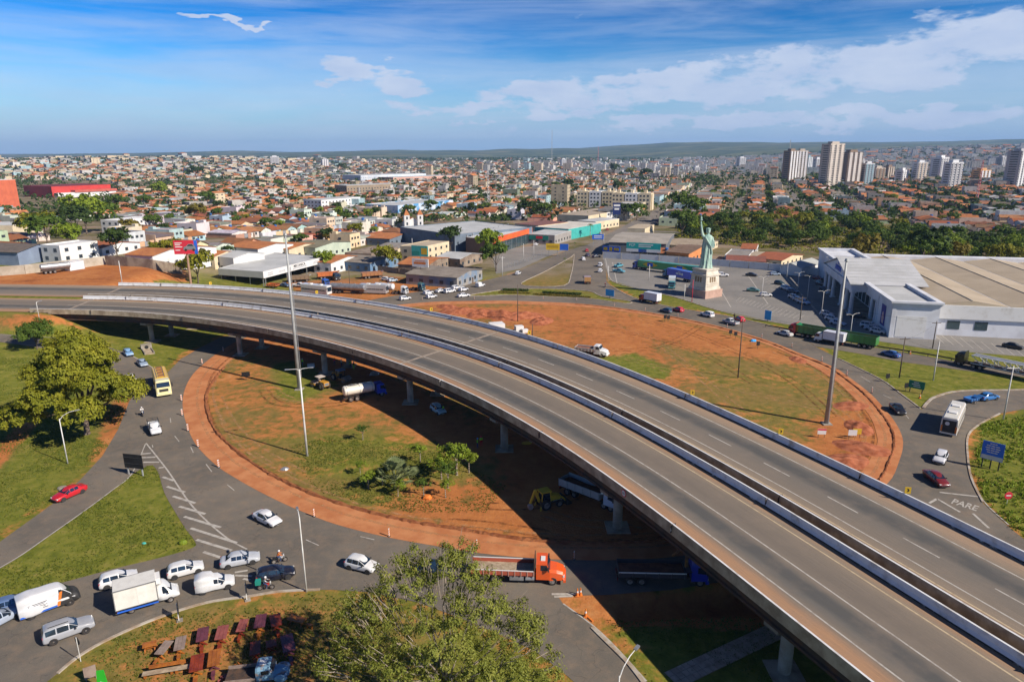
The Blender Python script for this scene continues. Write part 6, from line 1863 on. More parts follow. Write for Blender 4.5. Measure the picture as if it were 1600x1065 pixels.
def car_meshes(k):
 c=CARS[k]
 st=c['st']
 rings=hull(st)
 bm=MB().loft(rings)
 me=fixm(bm.mesh('body',M_PAINT,False))
 # smooth-ish shading with rounded edges
 b2=bmesh.new();b2.from_mesh(me)
 bmesh.ops.subdivide_edges(b2,edges=b2.edges[:],cuts=1,smooth=0.35,use_grid_fill=True)
 b2.to_mesh(me);b2.free()
 me.polygons.foreach_set('use_smooth',[True]*len(me.polygons))
 n=len(rings[0])
 P=lambda s,i:rings[s][i]
 pr=[]
 def top(a,b):return[P(a,6),P(a,n-7),P(b,n-7),P(b,6)]
 def glass(name,pts,off,ins):pr.append((name,fixm(panel(pts,off,ins).mesh(name,M_GLASS)),(0,0,0)))
 a,b=c['ws']
 glass('windscreen',[P(a,5),P(a,n-6),P(b,n-6),P(b,5)],0.055,0.07)
 if c['rw']:
  a,b=c['rw']
  glass('rear_window',[P(b,5),P(b,n-6),P(a,n-6),P(a,5)],0.055,0.10)
 a,b=c['side']
 for sg in(0,1):
  i4,i5=(4,5)if sg==0 else(n-5,n-6)
  ks=list(range(a,b+1))
  for s0,s1 in zip(ks[:-1],ks[1:]):
   p=[P(s0,i4),P(s1,i4),P(s1,i5),P(s0,i5)]
   if abs(st[s1][0]-st[s0][0])<0.25:continue
   glass('side_window',p,0.035,0.12)
 x1,x0=st[-2][0],st[1][0]
 zf,zr_=st[-2][3],st[1][3]
 for sg in(-1,1):
  pr.append(('headlight',fixm(MB().box(x1-0.14,x1+0.06,sg*0.62-0.15,sg*0.62+0.15,zf-0.08,zf+0.06).mesh('headlight',M_LAMP)),(0,0,0)))
  pr.append(('tail_light',fixm(MB().box(x0-0.05,x0+0.12,sg*0.68-0.12,sg*0.68+0.12,zr_-0.16,zr_+0.05).mesh('tail_light',M_TAIL)),(0,0,0)))
  s=st[c['ws'][1]]
  pr.append(('mirror',fixm(MB().box(s[0]-0.32,s[0]-0.18,sg*(s[1]+0.1)-0.09,sg*(s[1]+0.1)+0.09,s[3],s[3]+0.14).mesh('mirror',M_PLASTIC)),(0,0,0)))
 pr.append(('bumper',fixm(MB().box(st[-1][0]-0.1,st[-1][0]+0.05,-0.6,0.6,st[-1][2]-0.02,st[-1][2]+0.12).mesh('bumper',M_PLASTIC)),(0,0,0)))
 pr.append(('number_plate',fixm(MB().box(st[0][0]-0.03,st[0][0]+0.02,-0.22,0.22,st[0][2]+0.2,st[0][2]+0.32).mesh('number_plate',M_WHITE)),(0,0,0)))
 pr.append(('underbody',fixm(MB().box(st[1][0]+0.2,st[-2][0]-0.2,-0.72,0.72,st[3][2]-0.06,st[3][2]+0.1).mesh('underbody',M_PLASTIC)),(0,0,0)))
 # wheel housings: dark discs on the flanks
 for x in c['wb']:
  for sg in(-1,1):
   w=st[3][1]
   r=0.40 if c['wk']in('suv','van')else 0.355
   pr.append(('wheel_arch',fixm(MB().cyl((x,sg*(w-0.10),r*0.86),(x,sg*(w+0.012),r*0.86),r,n=16).mesh('wheel_arch',M_PLASTIC)),(0,0,0)))
 return me,pr
_cm={}
def pose(a,b):
 """middle and heading from two photo points on the ground (rear, front)"""
 p,q=atg(*a),atg(*b)
 d=q-p
 return(p+q)/2,math.atan2(d.y,d.x)
CARGROUP='cars on the roads and car park'
def car(k,col,a,b,label,name=None,roof_rack=False):
 if k not in _cm:_cm[k]=car_meshes(k)
 c,h=pose(a,b)
 nm=name or{'hatch':'hatchback_car','sedan':'sedan_car','suv':'suv_car','wagon':'estate_car','panelvan':'small_van','bigvan':'delivery_van'}.get(k,'car')
 t=thing(nm,label,'van' if 'van' in k else 'car',c+Vector((0,0,0.05)),h,'vans' if 'van' in k else CARGROUP)
 me,pr=_cm[k]
 link('body',me,t,color=col)
 for n,m,l in pr:link(n,m,t,l)
 r=WHEELS[CARS[k]['wk']]
 rr={'car':0.31,'suv':0.37,'van':0.34}[CARS[k]['wk']]
 w=CARS[k]['st'][3][1]-0.09
 wheels(t,CARS[k]['wk'],[(x,s*w,rr)for x in CARS[k]['wb']for s in(-1,1)])
 if roof_rack:
  zr=CARS[k]['st'][3][4]+0.09
  for s in(-0.5,0.5):MB().bar((-1.6,s,zr),(0.1,s,zr),0.05).build('roof_rail',M_PLASTIC,t)
 return t
 # ---- pickups
def pickup(col,a,b,label,cage=False,canvas=False,load=False):
 c,h=pose(a,b)
 t=thing('pickup_truck',label,'pickup',c+Vector((0,0,0.05)),h,'pickups')
 st=[(-0.55,.88,.40,1.05,1.14,.78),(-0.48,.90,.38,1.08,1.66,.66),(0.2,.91,.37,1.06,1.76,.68),(0.75,.91,.37,1.05,1.70,.66),(1.35,.90,.37,1.05,1.14,.76),(2.1,.88,.38,.98,1.05,.74),(2.5,.84,.42,.80,.88,.64),(2.62,.72,.5,.66,.72,.54)]
 rings=hull(st)
 n=len(rings[0])
 o=MB().loft(rings).build('cab',M_PAINT,t,smooth=True,color=col)
 P=lambda s,i:rings[s][i]
 panel([P(3,5),P(3,n-6),P(4,n-6),P(4,5)],0.03,0.06).build('windscreen',M_GLASS,t)
 panel([P(1,5),P(1,n-6),P(0,n-6),P(0,5)],0.03,0.1).build('rear_window',M_GLASS,t)
 for i4,i5 in((4,5),(n-5,n-6)):
  for s in(1,2,3):panel([P(s,i4),P(s+1,i4),P(s+1,i5),P(s,i5)],0.03,0.1).build('side_window',M_GLASS,t)
 bed=MB().box(-2.55,-0.6,-0.9,0.9,0.55,0.68)
 for x in((-2.55,-0.6,-0.92,-0.82),(-2.55,-0.6,0.82,0.92),(-2.6,-2.5,-0.82,0.82)):bed.box(*x,0.5,1.12)
 bed.build('cargo_bed',M_PAINT,t,color=col)
 MB().box(-2.5,2.4,-0.6,0.6,0.38,0.54).build('chassis',M_CHASSIS,t)
 for s in(-1,1):
  MB().box(2.42,2.58,s*0.6-0.14,s*0.6+0.14,0.72,0.88).build('headlight',M_LAMP,t)
  MB().box(-2.63,-2.58,s*0.84-0.07,s*0.84+0.07,0.7,1.0).build('tail_light',M_TAIL,t)
  MB().box(1.0,1.14,s*1.02-0.1,s*1.02+0.1,1.08,1.24).build('mirror',M_PLASTIC,t)
 if cage:
  cg=MB()
  for x in(-2.5,-1.85,-1.2,-0.65):
   cg.bar((x,-0.86,1.12),(x,-0.86,1.75),0.06).bar((x,0.86,1.12),(x,0.86,1.75),0.06).bar((x,-0.86,1.75),(x,0.86,1.75),0.05)
  for s in(-0.86,0,0.86):cg.bar((-2.5,s,1.75),(-0.65,s,1.75),0.05)
  for z in(1.33,1.54):
   for s in(-0.86,0.86):cg.bar((-2.5,s,z),(-0.65,s,z),0.04)
  cg.build('ladder_rack',M_PLASTIC,t)
 if load:MB().box(-2.4,-0.75,-0.75,0.75,0.69,1.3).build('load',M_DUSTY,t)
 wheels(t,'suv',[(x,s*0.82,0.37)for x in(-1.6,1.65)for s in(-1,1)])
 return t
 # ---- lorries
def cabover(t,x0,col,w=1.2,z0=0.75,h=2.0,ln=1.9,dark=False,roof=0.0):
 """flat fronted lorry cab with its back at x0"""
 x1=x0+ln
 rings=[]
 for z,f,ww in((z0,x1-0.02,w),(z0+0.5,x1,w),(z0+h*0.48,x1-0.02,w),(z0+h*0.9,x1-0.32,w*0.94),(z0+h,x1-0.5,w*0.86)):
  rings.append([(x0,-ww,z),(f-0.12,-ww,z),(f,-ww*0.86,z),(f,ww*0.86,z),(f-0.12,ww,z),(x0,ww,z)])
 o=MB().loft(rings).build('cab',M_PAINT,t,color=col)
 za,zb=z0+h*0.50,z0+h*0.86
 panel([(x1-0.02,-w*0.9,za),(x1-0.02,w*0.9,za),(x1-0.29,w*0.84,zb),(x1-0.29,-w*0.84,zb)],0.05,0.02).build('windscreen',M_GLASS,t)
 for s in(-1,1):
  MB().add([(x0+ln*0.35,s*(w+0.012),za),(x1-0.2,s*(w+0.012),za-0.12),(x1-0.38,s*(w*0.955+0.012),zb-0.02),(x0+ln*0.35,s*(w*0.955+0.012),zb-0.02)],[(0,1,2,3)]).build('side_window',M_GLASS,t)
  MB().box(x1-0.06,x1+0.05,s*w*0.7-0.2,s*w*0.7+0.2,z0+0.02,z0+0.22).build('headlight',M_LAMP,t)
  MB().box(x1-0.32,x1-0.12,s*(w+0.2)-0.1,s*(w+0.2)+0.1,za-0.1,za+0.6).build('mirror',M_PLASTIC,t)
 MB().box(x1-0.3,x1+0.08,-w,w,z0-0.35,z0).build('bumper',M_PAINT if not dark else M_PLASTIC,t,color=col)
 MB().box(x1-0.01,x1+0.03,-w*0.6,w*0.6,z0+0.3,z0+0.75).build('grille',M_PLASTIC,t)
 if roof:MB().add([(x0,-w*0.8,z0+h),(x0,w*0.8,z0+h),(x0,w*0.7,z0+h+roof),(x0,-w*0.7,z0+h+roof),(x1-0.6,-w*0.7,z0+h),(x1-0.6,w*0.7,z0+h)],[(0,3,2,1),(0,4,3),(1,2,5),(3,4,5,2)]).build('wind_deflector',M_PAINT,t,color=col)
 MB().box(x0-0.05,x1-0.2,-w*0.8,w*0.8,z0-0.3,z0+0.02).build('step',M_CHASSIS,t)
def bonnet_cab(t,x0,col,w=1.2,z0=0.8):
 """lorry cab with a bonnet in front"""
 o=MB()
 o.loft([[(x0,-w,z),(x0+1.55-d,-w,z),(x0+1.55-d,w,z),(x0,w,z)]for z,d,in((z0-0.1,0),(z0+1.05,0),(z0+1.85,0.35))])
 cab=o.build('cab',M_PAINT,t,color=col)
 bo=MB().loft([[(x,-ww,z0-0.2),(x,-ww,zt-0.25),(x,-ww*0.75,zt),(x,ww*0.75,zt),(x,ww,zt-0.25),(x,ww,z0-0.2)]for x,ww,zt in((x0+1.5,w*0.98,z0+1.1),(x0+2.3,w*0.9,z0+0.98),(x0+3.0,w*0.82,z0+0.75),(x0+3.2,w*0.7,z0+0.5))])
 bo.build('bonnet',M_PAINT,t,color=col)
 za,zb=z0+1.12,z0+1.75
 panel([(x0+1.55,-w*0.9,za),(x0+1.55,w*0.9,za),(x0+1.25,w*0.9,zb),(x0+1.25,-w*0.9,zb)],0.02,0.02).build('windscreen',M_GLASS,t)
 for s in(-1,1):
  MB().add([(x0+0.5,s*(w+0.012),za-0.05),(x0+1.4,s*(w+0.012),za-0.05),(x0+1.2,s*(w+0.012),zb),(x0+0.5,s*(w+0.012),zb)],[(0,1,2,3)]).build('side_window',M_GLASS,t)
  MB().box(x0+3.0,x0+3.2,s*w*0.72-0.16,s*w*0.72+0.16,z0+0.2,z0+0.42).build('headlight',M_LAMP,t)
  MB().box(x0+1.3,x0+1.45,s*(w+0.22)-0.1,s*(w+0.22)+0.1,za,za+0.5).build('mirror',M_PLASTIC,t)
 MB().box(x0+3.05,x0+3.35,-w,w,z0-0.35,z0-0.05).build('bumper',M_PAINT,t,color=col)
 MB().box(x0+0.5,x0+1.0,-0.45,0.45,z0+1.85,z0+1.93).build('roof_hatch',M_WHITE,t)
 return cab
def chassis(t,x0,x1,z=0.8):
 mb=MB()
 for y in(-0.42,0.42):mb.box(x0,x1,y-0.06,y+0.06,z-0.28,z)
 for x in np.arange(x0+0.3,x1,1.4):mb.box(x,x+0.1,-0.36,0.36,z-0.2,z-0.05)
 mb.box(x0,x0+0.08,-1.1,1.1,z-0.35,z-0.2)
 mb.build('chassis',M_CHASSIS,t)
 for s in(-1,1):MB().box(x0-0.02,x0+0.03,s*0.9-0.16,s*0.9+0.16,z-0.18,z-0.04).build('tail_light',M_TAIL,t)
def boxbody(t,x0,x1,z0,z1,col,w=1.25,doors=True):
 MB().box(x0,x1,-w,w,z0,z1).build('cargo_box',M_PAINT,t,color=col)
 mb=MB()
 for y in(-w,w):
  for z in(z0+0.04,z1-0.04):mb.bar((x0,y,z),(x1,y,z),0.08)
  for x in(x0,x1):mb.bar((x,y,z0),(x,y,z1),0.08)
 mb.build('box_trim',M_STEEL,t)
 if doors:
  for s in(-1,1):MB().box(x0-0.03,x0,s*w*0.5-w*0.47,s*w*0.5+w*0.47,z0+0.08,z1-0.08).build('rear_door',M_PAINT,t,color=tuple(c*0.94 for c in col))
def tub(t,x0,x1,z0,z1,col,w=1.25,load=0.0,ribs=6):
 mb=MB().box(x0,x1,-w,w,z0,z0+0.12)
 for a in((x0,x1,-w,-w+0.08),(x0,x1,w-0.08,w),(x0,x0+0.08,-w+0.08,w-0.08),(x1-0.08,x1,-w+0.08,w-0.08)):mb.box(*a,z0+0.12,z1)
 mb.build('tipper_body',M_PAINT,t,color=col)
 for i in range(ribs):
  x=x0+0.15+(x1-x0-0.3)*i/(ribs-1)
  for s in(-1,1):MB().box(x-0.05,x+0.05,s*(w+0.05)-0.05,s*(w+0.05)+0.05,z0,z1).build('rib',M_PAINT,t,color=col)
 for s in(-1,1):MB().box(x0,x1,s*w-0.07,s*w+0.07,z1,z1+0.08).build('top_rail',M_PAINT,t,color=col)
 MB().add([(x1,-w,z1),(x1,w,z1),(x1+0.7,w,z1+0.25),(x1+0.7,-w,z1+0.25),(x1,-w,z1-0.06),(x1,w,z1-0.06),(x1+0.7,w,z1+0.19),(x1+0.7,-w,z1+0.19)],[(0,1,2,3),(7,6,5,4),(0,4,5,1),(1,5,6,2),(2,6,7,3),(3,7,4,0)]).build('cab_guard',M_PAINT,t,color=col)
 if load:
  n=7
  vs=[(x0+0.09+(x1-x0-0.18)*i/n,-w+0.09+(2*w-0.18)*j/3,z0+0.12+load*random.uniform(0.6,1.1)*(1 if 0<j<3 else 0.8))for i in range(n+1)for j in range(4)]
  MB().add(vs,[(i*4+j,i*4+4+j,i*4+5+j,i*4+1+j)for i in range(n)for j in range(3)]).build('load',M_DUSTY,t)
def tank(t,x0,x1,zc,r,col,m=None,bands=5,wide=1.15):
 n=20
 rings=[[(x,rr*wide*math.cos(2*math.pi*i/n),zc+rr*math.sin(2*math.pi*i/n))for i in range(n)]for x,rr in((x0,r*0.55),(x0+0.12,r*0.9),(x0+0.35,r),(x1-0.35,r),(x1-0.12,r*0.9),(x1,r*0.55))]
 MB().loft(rings).build('tank',m or M_PAINT,t,color=col,smooth=False)
 for i in range(bands):
  x=x0+0.6+(x1-x0-1.2)*i/max(1,bands-1)
  MB().loft([[(xx,r*1.02*wide*math.cos(2*math.pi*k/n),zc+r*1.02*math.sin(2*math.pi*k/n))for k in range(n)]for xx in(x-0.05,x+0.05)]).build('tank_band',m or M_STEEL,t)
 for x in(x0+(x1-x0)*0.3,x0+(x1-x0)*0.7):MB().cyl((x,0,zc+r),(x,0,zc+r+0.14),0.3).build('hatch',M_STEEL,t)
 MB().box(x0+0.3,x1-0.3,-0.45,0.45,zc-r-0.12,zc-r*0.8).build('cradle',M_CHASSIS,t)
def lorry(name,label,a,b,cat='truck',group='trucks'):
 c,h=pose(a,b)
 return thing(name,label,cat,c+Vector((0,0,0.05)),h,group)
def bonnet_wheels(t,xs,front,y=1.0,yd=0.92):
 wheels(t,'dual',[(x,s*yd,0.5)for x in xs for s in(-1,1)])
 wheels(t,'truck',[(x,s*y,0.5)for x in front for s in(-1,1)])
 # white delivery van with black nose, lower left
def white_van():
 t=car('bigvan',(0.66,0.66,0.66),(34,966),(121,934),'white delivery van with black nose and orange stripe at the left','delivery_van')
 st=CARS['bigvan']['st']
 rings=hull([(q[0]+0.02,q[1]+0.02,q[2]-0.01,q[3]+0.01,q[4]+0.02,q[5]+0.02)for q in[(1.98,.98,.30,1.25,1.36,.86)]+st[6:]])
 MB().loft(rings).build('black_nose',M_PLASTIC,t,smooth=True)
 for s in(-1,1):MB().add([(0.85,s*1.006,0.35),(2.02,s*1.0,0.35),(2.0,s*0.995,1.28),(1.3,s*0.985,2.05),(1.1,s*0.96,2.3)],[(0,1,2,3,4)]).build('black_door',M_PLASTIC,t)
 for q in t.children:
  if q.name.startswith('side_window'):q.location.y=0.0
 for s in(-1,1):
  MB().add([(0.55,s*1.003,0.45),(0.85,s*1.003,0.45),(1.25,s*0.98,2.0),(0.98,s*0.98,2.0)],[(0,1,2,3)]).build('orange_stripe',M_ORP,t)
  MB().box(-2.7,0.6,s*1.0-0.01,s*1.0+0.01,0.42,0.62).build('blue_skirt',M_BLUE,t)
  for k in range(5):
   MB().box(-1.9,-0.2-0.2*(k%2),s*1.0-0.005,s*1.0+0.005,0.9+k*0.16,0.96+k*0.16).build('small_print',M_BLACK,t)
white_van()
car('suv',(0.34,0.35,0.37),(73,1004),(143,979),'dusty silver SUV with roof rails nearest the camera at the lower left',roof_rack=True)
car('hatch',(0.33,0.38,0.46),(-22,985),(22,962),'grey blue hatchback cut by the left edge of the picture')
car('sedan',(0.10,0.16,0.30),(-5,958),(40,945),'dark blue car half hidden behind the white delivery van')
car('hatch',(0.66,0.66,0.66),(160,918),(212,903),'white hatchback partly hidden behind the white box van')
car('hatch',(0.66,0.66,0.65),(266,902),(315,889),'white three-door hatchback beside the hatched road marking')
car('panelvan',(0.65,0.65,0.64),(308,925),(366,912),'small white panel van behind the black estate car')
car('sedan',(0.45,0.47,0.50),(350,885),(402,875),'silver sedan at the foot of the hatched road marking')
car('wagon',(0.008,0.01,0.02),(408,907),(455,898),'black estate car beside the two motorcycles')
car('sedan',(0.66,0.66,0.66),(403,808),(434,823),'white sedan alone on the ring road left of the tall lamp')
car('hatch',(0.65,0.65,0.64),(546,883),(586,893),'white hatchback at the edge of the foreground tree')
car('sedan',(0.012,0.03,0.055),(658,893),(700,896),'dark car hidden behind the foreground tree')
car('sedan',(0.50,0.012,0.02),(126,768),(92,783),'bright red sedan on the slip road')
car('sedan',(0.26,0.33,0.42),(216,564),(230,578),'silver blue car following the yellow truck')
car('hatch',(0.20,0.36,0.58),(197,551),(205,559),'light blue car at the back of the queue by the big tree')
car('hatch',(0.70,0.66,0.50),(212,607),(220,618),'cream car beside the yellow truck, under the tree edge')
car('hatch',(0.55,0.52,0.45),(203,592),(209,601),'pale car mostly hidden under the big tree')
car('hatch',(0.42,0.60,0.66),(676,638),(694,650),'pale blue hatchback parked in the shade under the viaduct')
car('hatch',(0.66,0.66,0.68),(1473,712),(1464,728),'white hatchback behind the bus on the right')
car('sedan',(0.17,0.014,0.014),(1453,746),(1471,760),'dark red sedan nearest the painted word on the road')
car('sedan',(0.012,0.013,0.016),(1395,637),(1409,650),'black car at the right end of the earth ring')
car('sedan',(0.03,0.16,0.42),(1530,626),(1556,622),'blue sedan towing a small blue trailer')
car('sedan',(0.03,0.10,0.30),(1404,560),(1379,553),'dark blue car on the upper road before the store')
car('sedan',(0.50,0.50,0.49),(1237,527),(1215,521),'silver car in front of the green trailer truck')
car('hatch',(0.50,0.02,0.03),(1161,504),(1149,499),'red car half behind the silver pickup')
car('suv',(0.76,0.76,0.75),(1114,497),(1096,492),'white SUV alone on the ring before the car park')
car('hatch',(0.50,0.02,0.04),(1068,489),(1051,484),'red hatchback right behind a dark one')
car('hatch',(0.02,0.06,0.10),(1049,490),(1032,486),'dark teal hatchback ahead of a red one')
pickup((0.45,0.46,0.47),(1154,510),(1129,503),'silver pickup on the ring road before the red car')
pickup((0.66,0.67,0.68),(238,663),(247,686),'white pickup with black ladder rack near the hatched marking',cage=True)
# traffic on the north side
for u0,v0,u1,v1,k,c,lab in((623,470,643,467,'hatch',WHT,'white car last in the queue on the north side'),(662,461,676,458,'hatch',WHT,'white car, second row of the north queue'),(666,467,682,464,'hatch',WHT,'white car in the nearer lane of the north queue'),(682,458,696,455,'sedan',WHT,'white sedan in the middle of the north queue'),(694,459,711,456,'suv',WHT,'white SUV in the middle of the north queue'),(706,453,718,450,'hatch',WHT,'white car behind the SUV of the north queue'),(717,456,731,453,'hatch',WHT,'white car near the head of the north queue'),(716,465,733,463,'sedan',WHT,'white sedan alone on the nearer north lane'),(743,450,758,446,'panelvan',WHT,'white van at the head of the north queue'),(804,432,815,426,'hatch',WHT,'white car at the bend left of the grass triangle'),(914,409,908,404,'hatch',WHT,'white car coming down from the avenue'),(918,395,915,391,'hatch',(0.4,0.03,0.03),'red car farther up the avenue'),(926,403,938,402,'sedan',(0.02,0.02,0.03),'black car at the car park entrance'),(921,402,915,399,'hatch',(0.05,0.05,0.08),'dark car at the foot of the avenue'),(936,427,940,423,'hatch',WHT,'white car parked beside the orange brown truck'),(936,418,940,414,'suv',WHT,'white SUV parked behind another white car at the entrance'),(960,380,956,376,'sedan',(0.03,0.05,0.1),'dark car in the avenue traffic'),(940,368,937,364,'hatch',GRY,'grey car in the avenue traffic'),(950,362,947,358,'hatch',(0.3,0.05,0.04),'dull red car up the avenue'),(834,385,841,382,'sedan',WHT,'white car before the supermarket front')):
 car(k,c,(u0,v0),(u1,v1),lab)
 # car park
for u0,v0,u1,v1,k,c,lab in((1122,432,1136,432,'suv',WHT,'white car right of the statue pedestal'),(1168,431,1180,432,'sedan',(0.02,0.02,0.02),'black car in the middle of the car park'),(1168,455,1185,456,'sedan',(0.06,0.16,0.15),'dark green car near the car park lamp'),(1190,463,1203,463,'hatch',WHT,'white car nearest the blue arrow sign'),(1205,430,1217,430,'hatch',(0.3,0.38,0.5),'grey blue car by the back wall of the car park'),(1210,443,1226,446,'hatch',(0.02,0.05,0.05),'dark green car first in the row by the median'),(1221,451,1236,455,'suv',WHT,'white SUV second in the row by the median'),(1231,456,1246,459,'sedan',(0.05,0.08,0.13),'dark car third in the row by the median'),(1233,465,1248,468,'hatch',WHT,'white car fourth in the row by the median'),(1240,469,1255,473,'hatch',(0.45,0.5,0.56),'silver car fifth in the row by the median'),(1248,473,1263,477,'suv',(0.40,0.48,0.58),'blue silver car last in the row by the median'),(1284,492,1299,494,'hatch',WHT,'white car first beyond the median, by the light pole'),(1292,499,1308,502,'hatch',WHT,'white car second beyond the median'),(1301,506,1317,509,'sedan',(0.40,0.46,0.55),'silver car third beyond the median'),(1350,511,1365,513,'suv',WHT,'white SUV at the store corner'),(1356,515,1371,517,'sedan',(0.45,0.5,0.56),'silver car beside the store corner'),(1363,519,1380,522,'hatch',WHT,'white hatchback nearest the store mural'),(1332,496,1350,498,'sedan',(0.012,0.012,0.014),'black car before the store columns'),(1276,444,1290,448,'suv',(0.03,0.03,0.05),'dark SUV in the shade of the store front'),(1283,452,1297,455,'sedan',(0.05,0.07,0.1),'dark car in the shade beside the columns'),(1272,436,1283,438,'hatch',(0.25,0.03,0.03),'dark red car in the shade at the far end of the store'),(1565,541,1600,547,'sedan',(0.01,0.01,0.012),'black car beside the store cooling units'),(690,440,700,441,'hatch',WHT,'white car parked beside the workshop row'),(598,438,610,439,'hatch',WHT,'white car beside the brown trailer in the yard'),(607,441,620,439,'hatch',(0.45,0.55,0.65),'pale blue car beside the brown trailer in the yard')):
 car(k,c,(u0,v0),(u1,v1),lab)
pickup((0.10,0.30,0.38),(958,425),(976,427),'teal pickup parked at the entrance of the car park')
pickup((0.10,0.36,0.44),(960,419),(973,416),'teal pickup behind another teal pickup')
# white box van, lower left
t=lorry('box_truck','white refrigerated box van on the lower left road',(184,957),(279,930))
boxbody(t,-3.0,1.0,0.95,3.25,(0.72,0.70,0.63))
st=[(0.95,.96,.45,1.3,2.1,.84),(1.5,.97,.42,1.3,2.25,.82),(1.75,.97,.42,1.28,2.15,.8),(2.4,.96,.42,1.2,1.32,.84),(2.85,.92,.44,1.0,1.1,.76),(3.1,.84,.5,.74,.8,.62)]
rg=hull(st);n=len(rg[0])
MB().loft(rg).build('cab',M_PAINT,t,smooth=True,color=(0.65,0.65,0.64))
panel([rg[2][5],rg[2][n-6],rg[3][n-6],rg[3][5]],0.04,0.06).build('windscreen',M_GLASS,t)
for i4,i5 in((4,5),(n-5,n-6)):panel([rg[1][i4],rg[2][i4],rg[2][i5],rg[1][i5]],0.03,0.02).build('side_window',M_GLASS,t)
for s in(-1,1):
 MB().add([(1.55,s*0.99,1.32),(2.15,s*0.985,1.28),(1.8,s*0.93,1.95),(1.5,s*0.93,1.98)],[(0,1,2,3)]).build('side_window',M_GLASS,t)
 MB().box(2.85,3.02,s*0.66-0.16,s*0.66+0.16,0.85,1.02).build('headlight',M_LAMP,t)
 MB().box(1.95,2.1,s*1.1-0.1,s*1.1+0.1,1.3,1.55).build('mirror',M_PLASTIC,t)
 MB().box(-2.9,1.0,s*1.22-0.02,s*1.22+0.02,0.6,0.78).build('blue_skirt',M_BLUE,t)
 MB().box(-0.85,0.05,s*1.25-0.03,s*1.25+0.03,1.15,2.95).build('side_door',M_PAINT,t,color=(0.76,0.74,0.67))
MB().box(1.0,1.45,-0.7,0.7,2.45,3.15).build('cooling_unit',M_WHITE,t)
chassis(t,-2.9,2.6,0.85)
wheels(t,'van',[(x,s*0.88,0.34)for x in(-1.6,2.15)for s in(-1,1)])
# orange flatbed truck in front
t=lorry('flatbed_truck','orange bonneted truck with long empty plank bed',(738,900),(882,906))
OR=(0.72,0.10,0.015)
bonnet_cab(t,2.1,OR)
chassis(t,-5.3,5.0)
bed=MB().box(-5.4,1.9,-1.25,1.25,1.12,1.2)
bed.build('bed_frame',M_PAINT,t,color=(0.40,0.07,0.03))
for i in range(12):
 y=-1.2+2.4*i/11.5
 MB().box(-5.35,1.85,y,y+0.185,1.205,1.24).build('plank',M_WOODB,t)
for s in(-1,1):
 MB().box(-5.4,1.9,s*1.25-0.04,s*1.25+0.04,1.2,1.72).build('side_board',M_PAINT,t,color=(0.42,0.09,0.05))
 for k in range(11):MB().box(-5.3+k*0.71,-5.22+k*0.71,s*1.31-0.03,s*1.31+0.03,1.05,1.74).build('stake',M_PAINT,t,color=(0.5,0.3,0.24))
 MB().box(-5.3,1.8,s*1.25-0.05,s*1.25+0.05,1.72,1.78).build('top_rail',M_WHITE,t)
 MB().box(-0.9,0.7,s*0.95-0.25,s*0.95+0.25,0.5,1.0).build('tool_box',M_STEEL,t)
 MB().cyl((0.9,s*0.95,0.72),(1.9,s*0.95,0.72),0.3).build('fuel_tank',M_STEEL,t)
MB().box(1.86,1.96,-1.25,1.25,1.2,2.9).build('headboard',M_CHASSIS,t)
bonnet_wheels(t,(-3.9,-2.6),(3.95,))
# blue tipper in the shade, its crane arm up
t=lorry('dump_truck','blue cabbed truck with dark open bed in the shade under the viaduct',(966,905),(1098,908))
cabover(t,3.2,(0.02,0.04,0.42),roof=0.4)
chassis(t,-5,4.8)
tub(t,-4.9,2.6,1.1,1.75,(0.05,0.05,0.06),load=0.35)
MB().box(-4.9,2.6,-1.34,-1.3,1.7,1.84).build('white_rail',M_WHITE,t)
MB().tube([(2.8,0,1.2),(2.85,0.1,3.2),(2.2,0.2,4.0),(1.2,0.2,3.1)],[0.22,0.2,0.16,0.12]).build('loader_arm',mat('rusty_yellow',(0.26,0.13,0.03),(0.12,0.06,0.03),2,0.7),t)
bonnet_wheels(t,(-3.6,-2.3),(4.2,))
# pale tipper beside the backhoe
t=lorry('dump_truck','white and pale blue tipper truck beside the yellow backhoe',(880,764),(966,797))
cabover(t,3.0,(0.62,0.68,0.80))
chassis(t,-4.6,4.6)
tub(t,-4.6,2.4,1.15,2.15,(0.42,0.42,0.42),load=0.5)
bonnet_wheels(t,(-3.2,-1.95),(3.0,4.1))
# white bonneted tipper beyond the viaduct
t=lorry('dump_truck','white bonneted tipper truck on the bare ground behind the far parapet',(900,552),(944,557))
bonnet_cab(t,1.2,(0.74,0.74,0.72))
chassis(t,-3.6,4.0)
tub(t,-3.6,0.9,1.15,1.85,(0.52,0.50,0.47),load=0.55)
bonnet_wheels(t,(-2.4,-1.2),(3.1,))
# water tanker
t=lorry('water_tanker','water tanker with white tank and blue cab half in the viaduct shade',(538,627),(598,616))
cabover(t,2.5,(0.02,0.07,0.55),h=1.9)
chassis(t,-4.2,4.2)
tank(t,-4.1,2.2,2.1,0.98,(0.68,0.64,0.54),bands=3)
ho=MB()
for k in range(24):
 a0,a1=k*0.262,(k+1)*0.262
 ho.cyl((-2.0+1.1*math.cos(a0),0.45*math.sin(a0),3.12),(-2.0+1.1*math.cos(a1),0.45*math.sin(a1),3.12),0.05,n=5)
ho.build('hose',M_PLASTIC,t)
bonnet_wheels(t,(-2.9,-1.65),(3.4,))
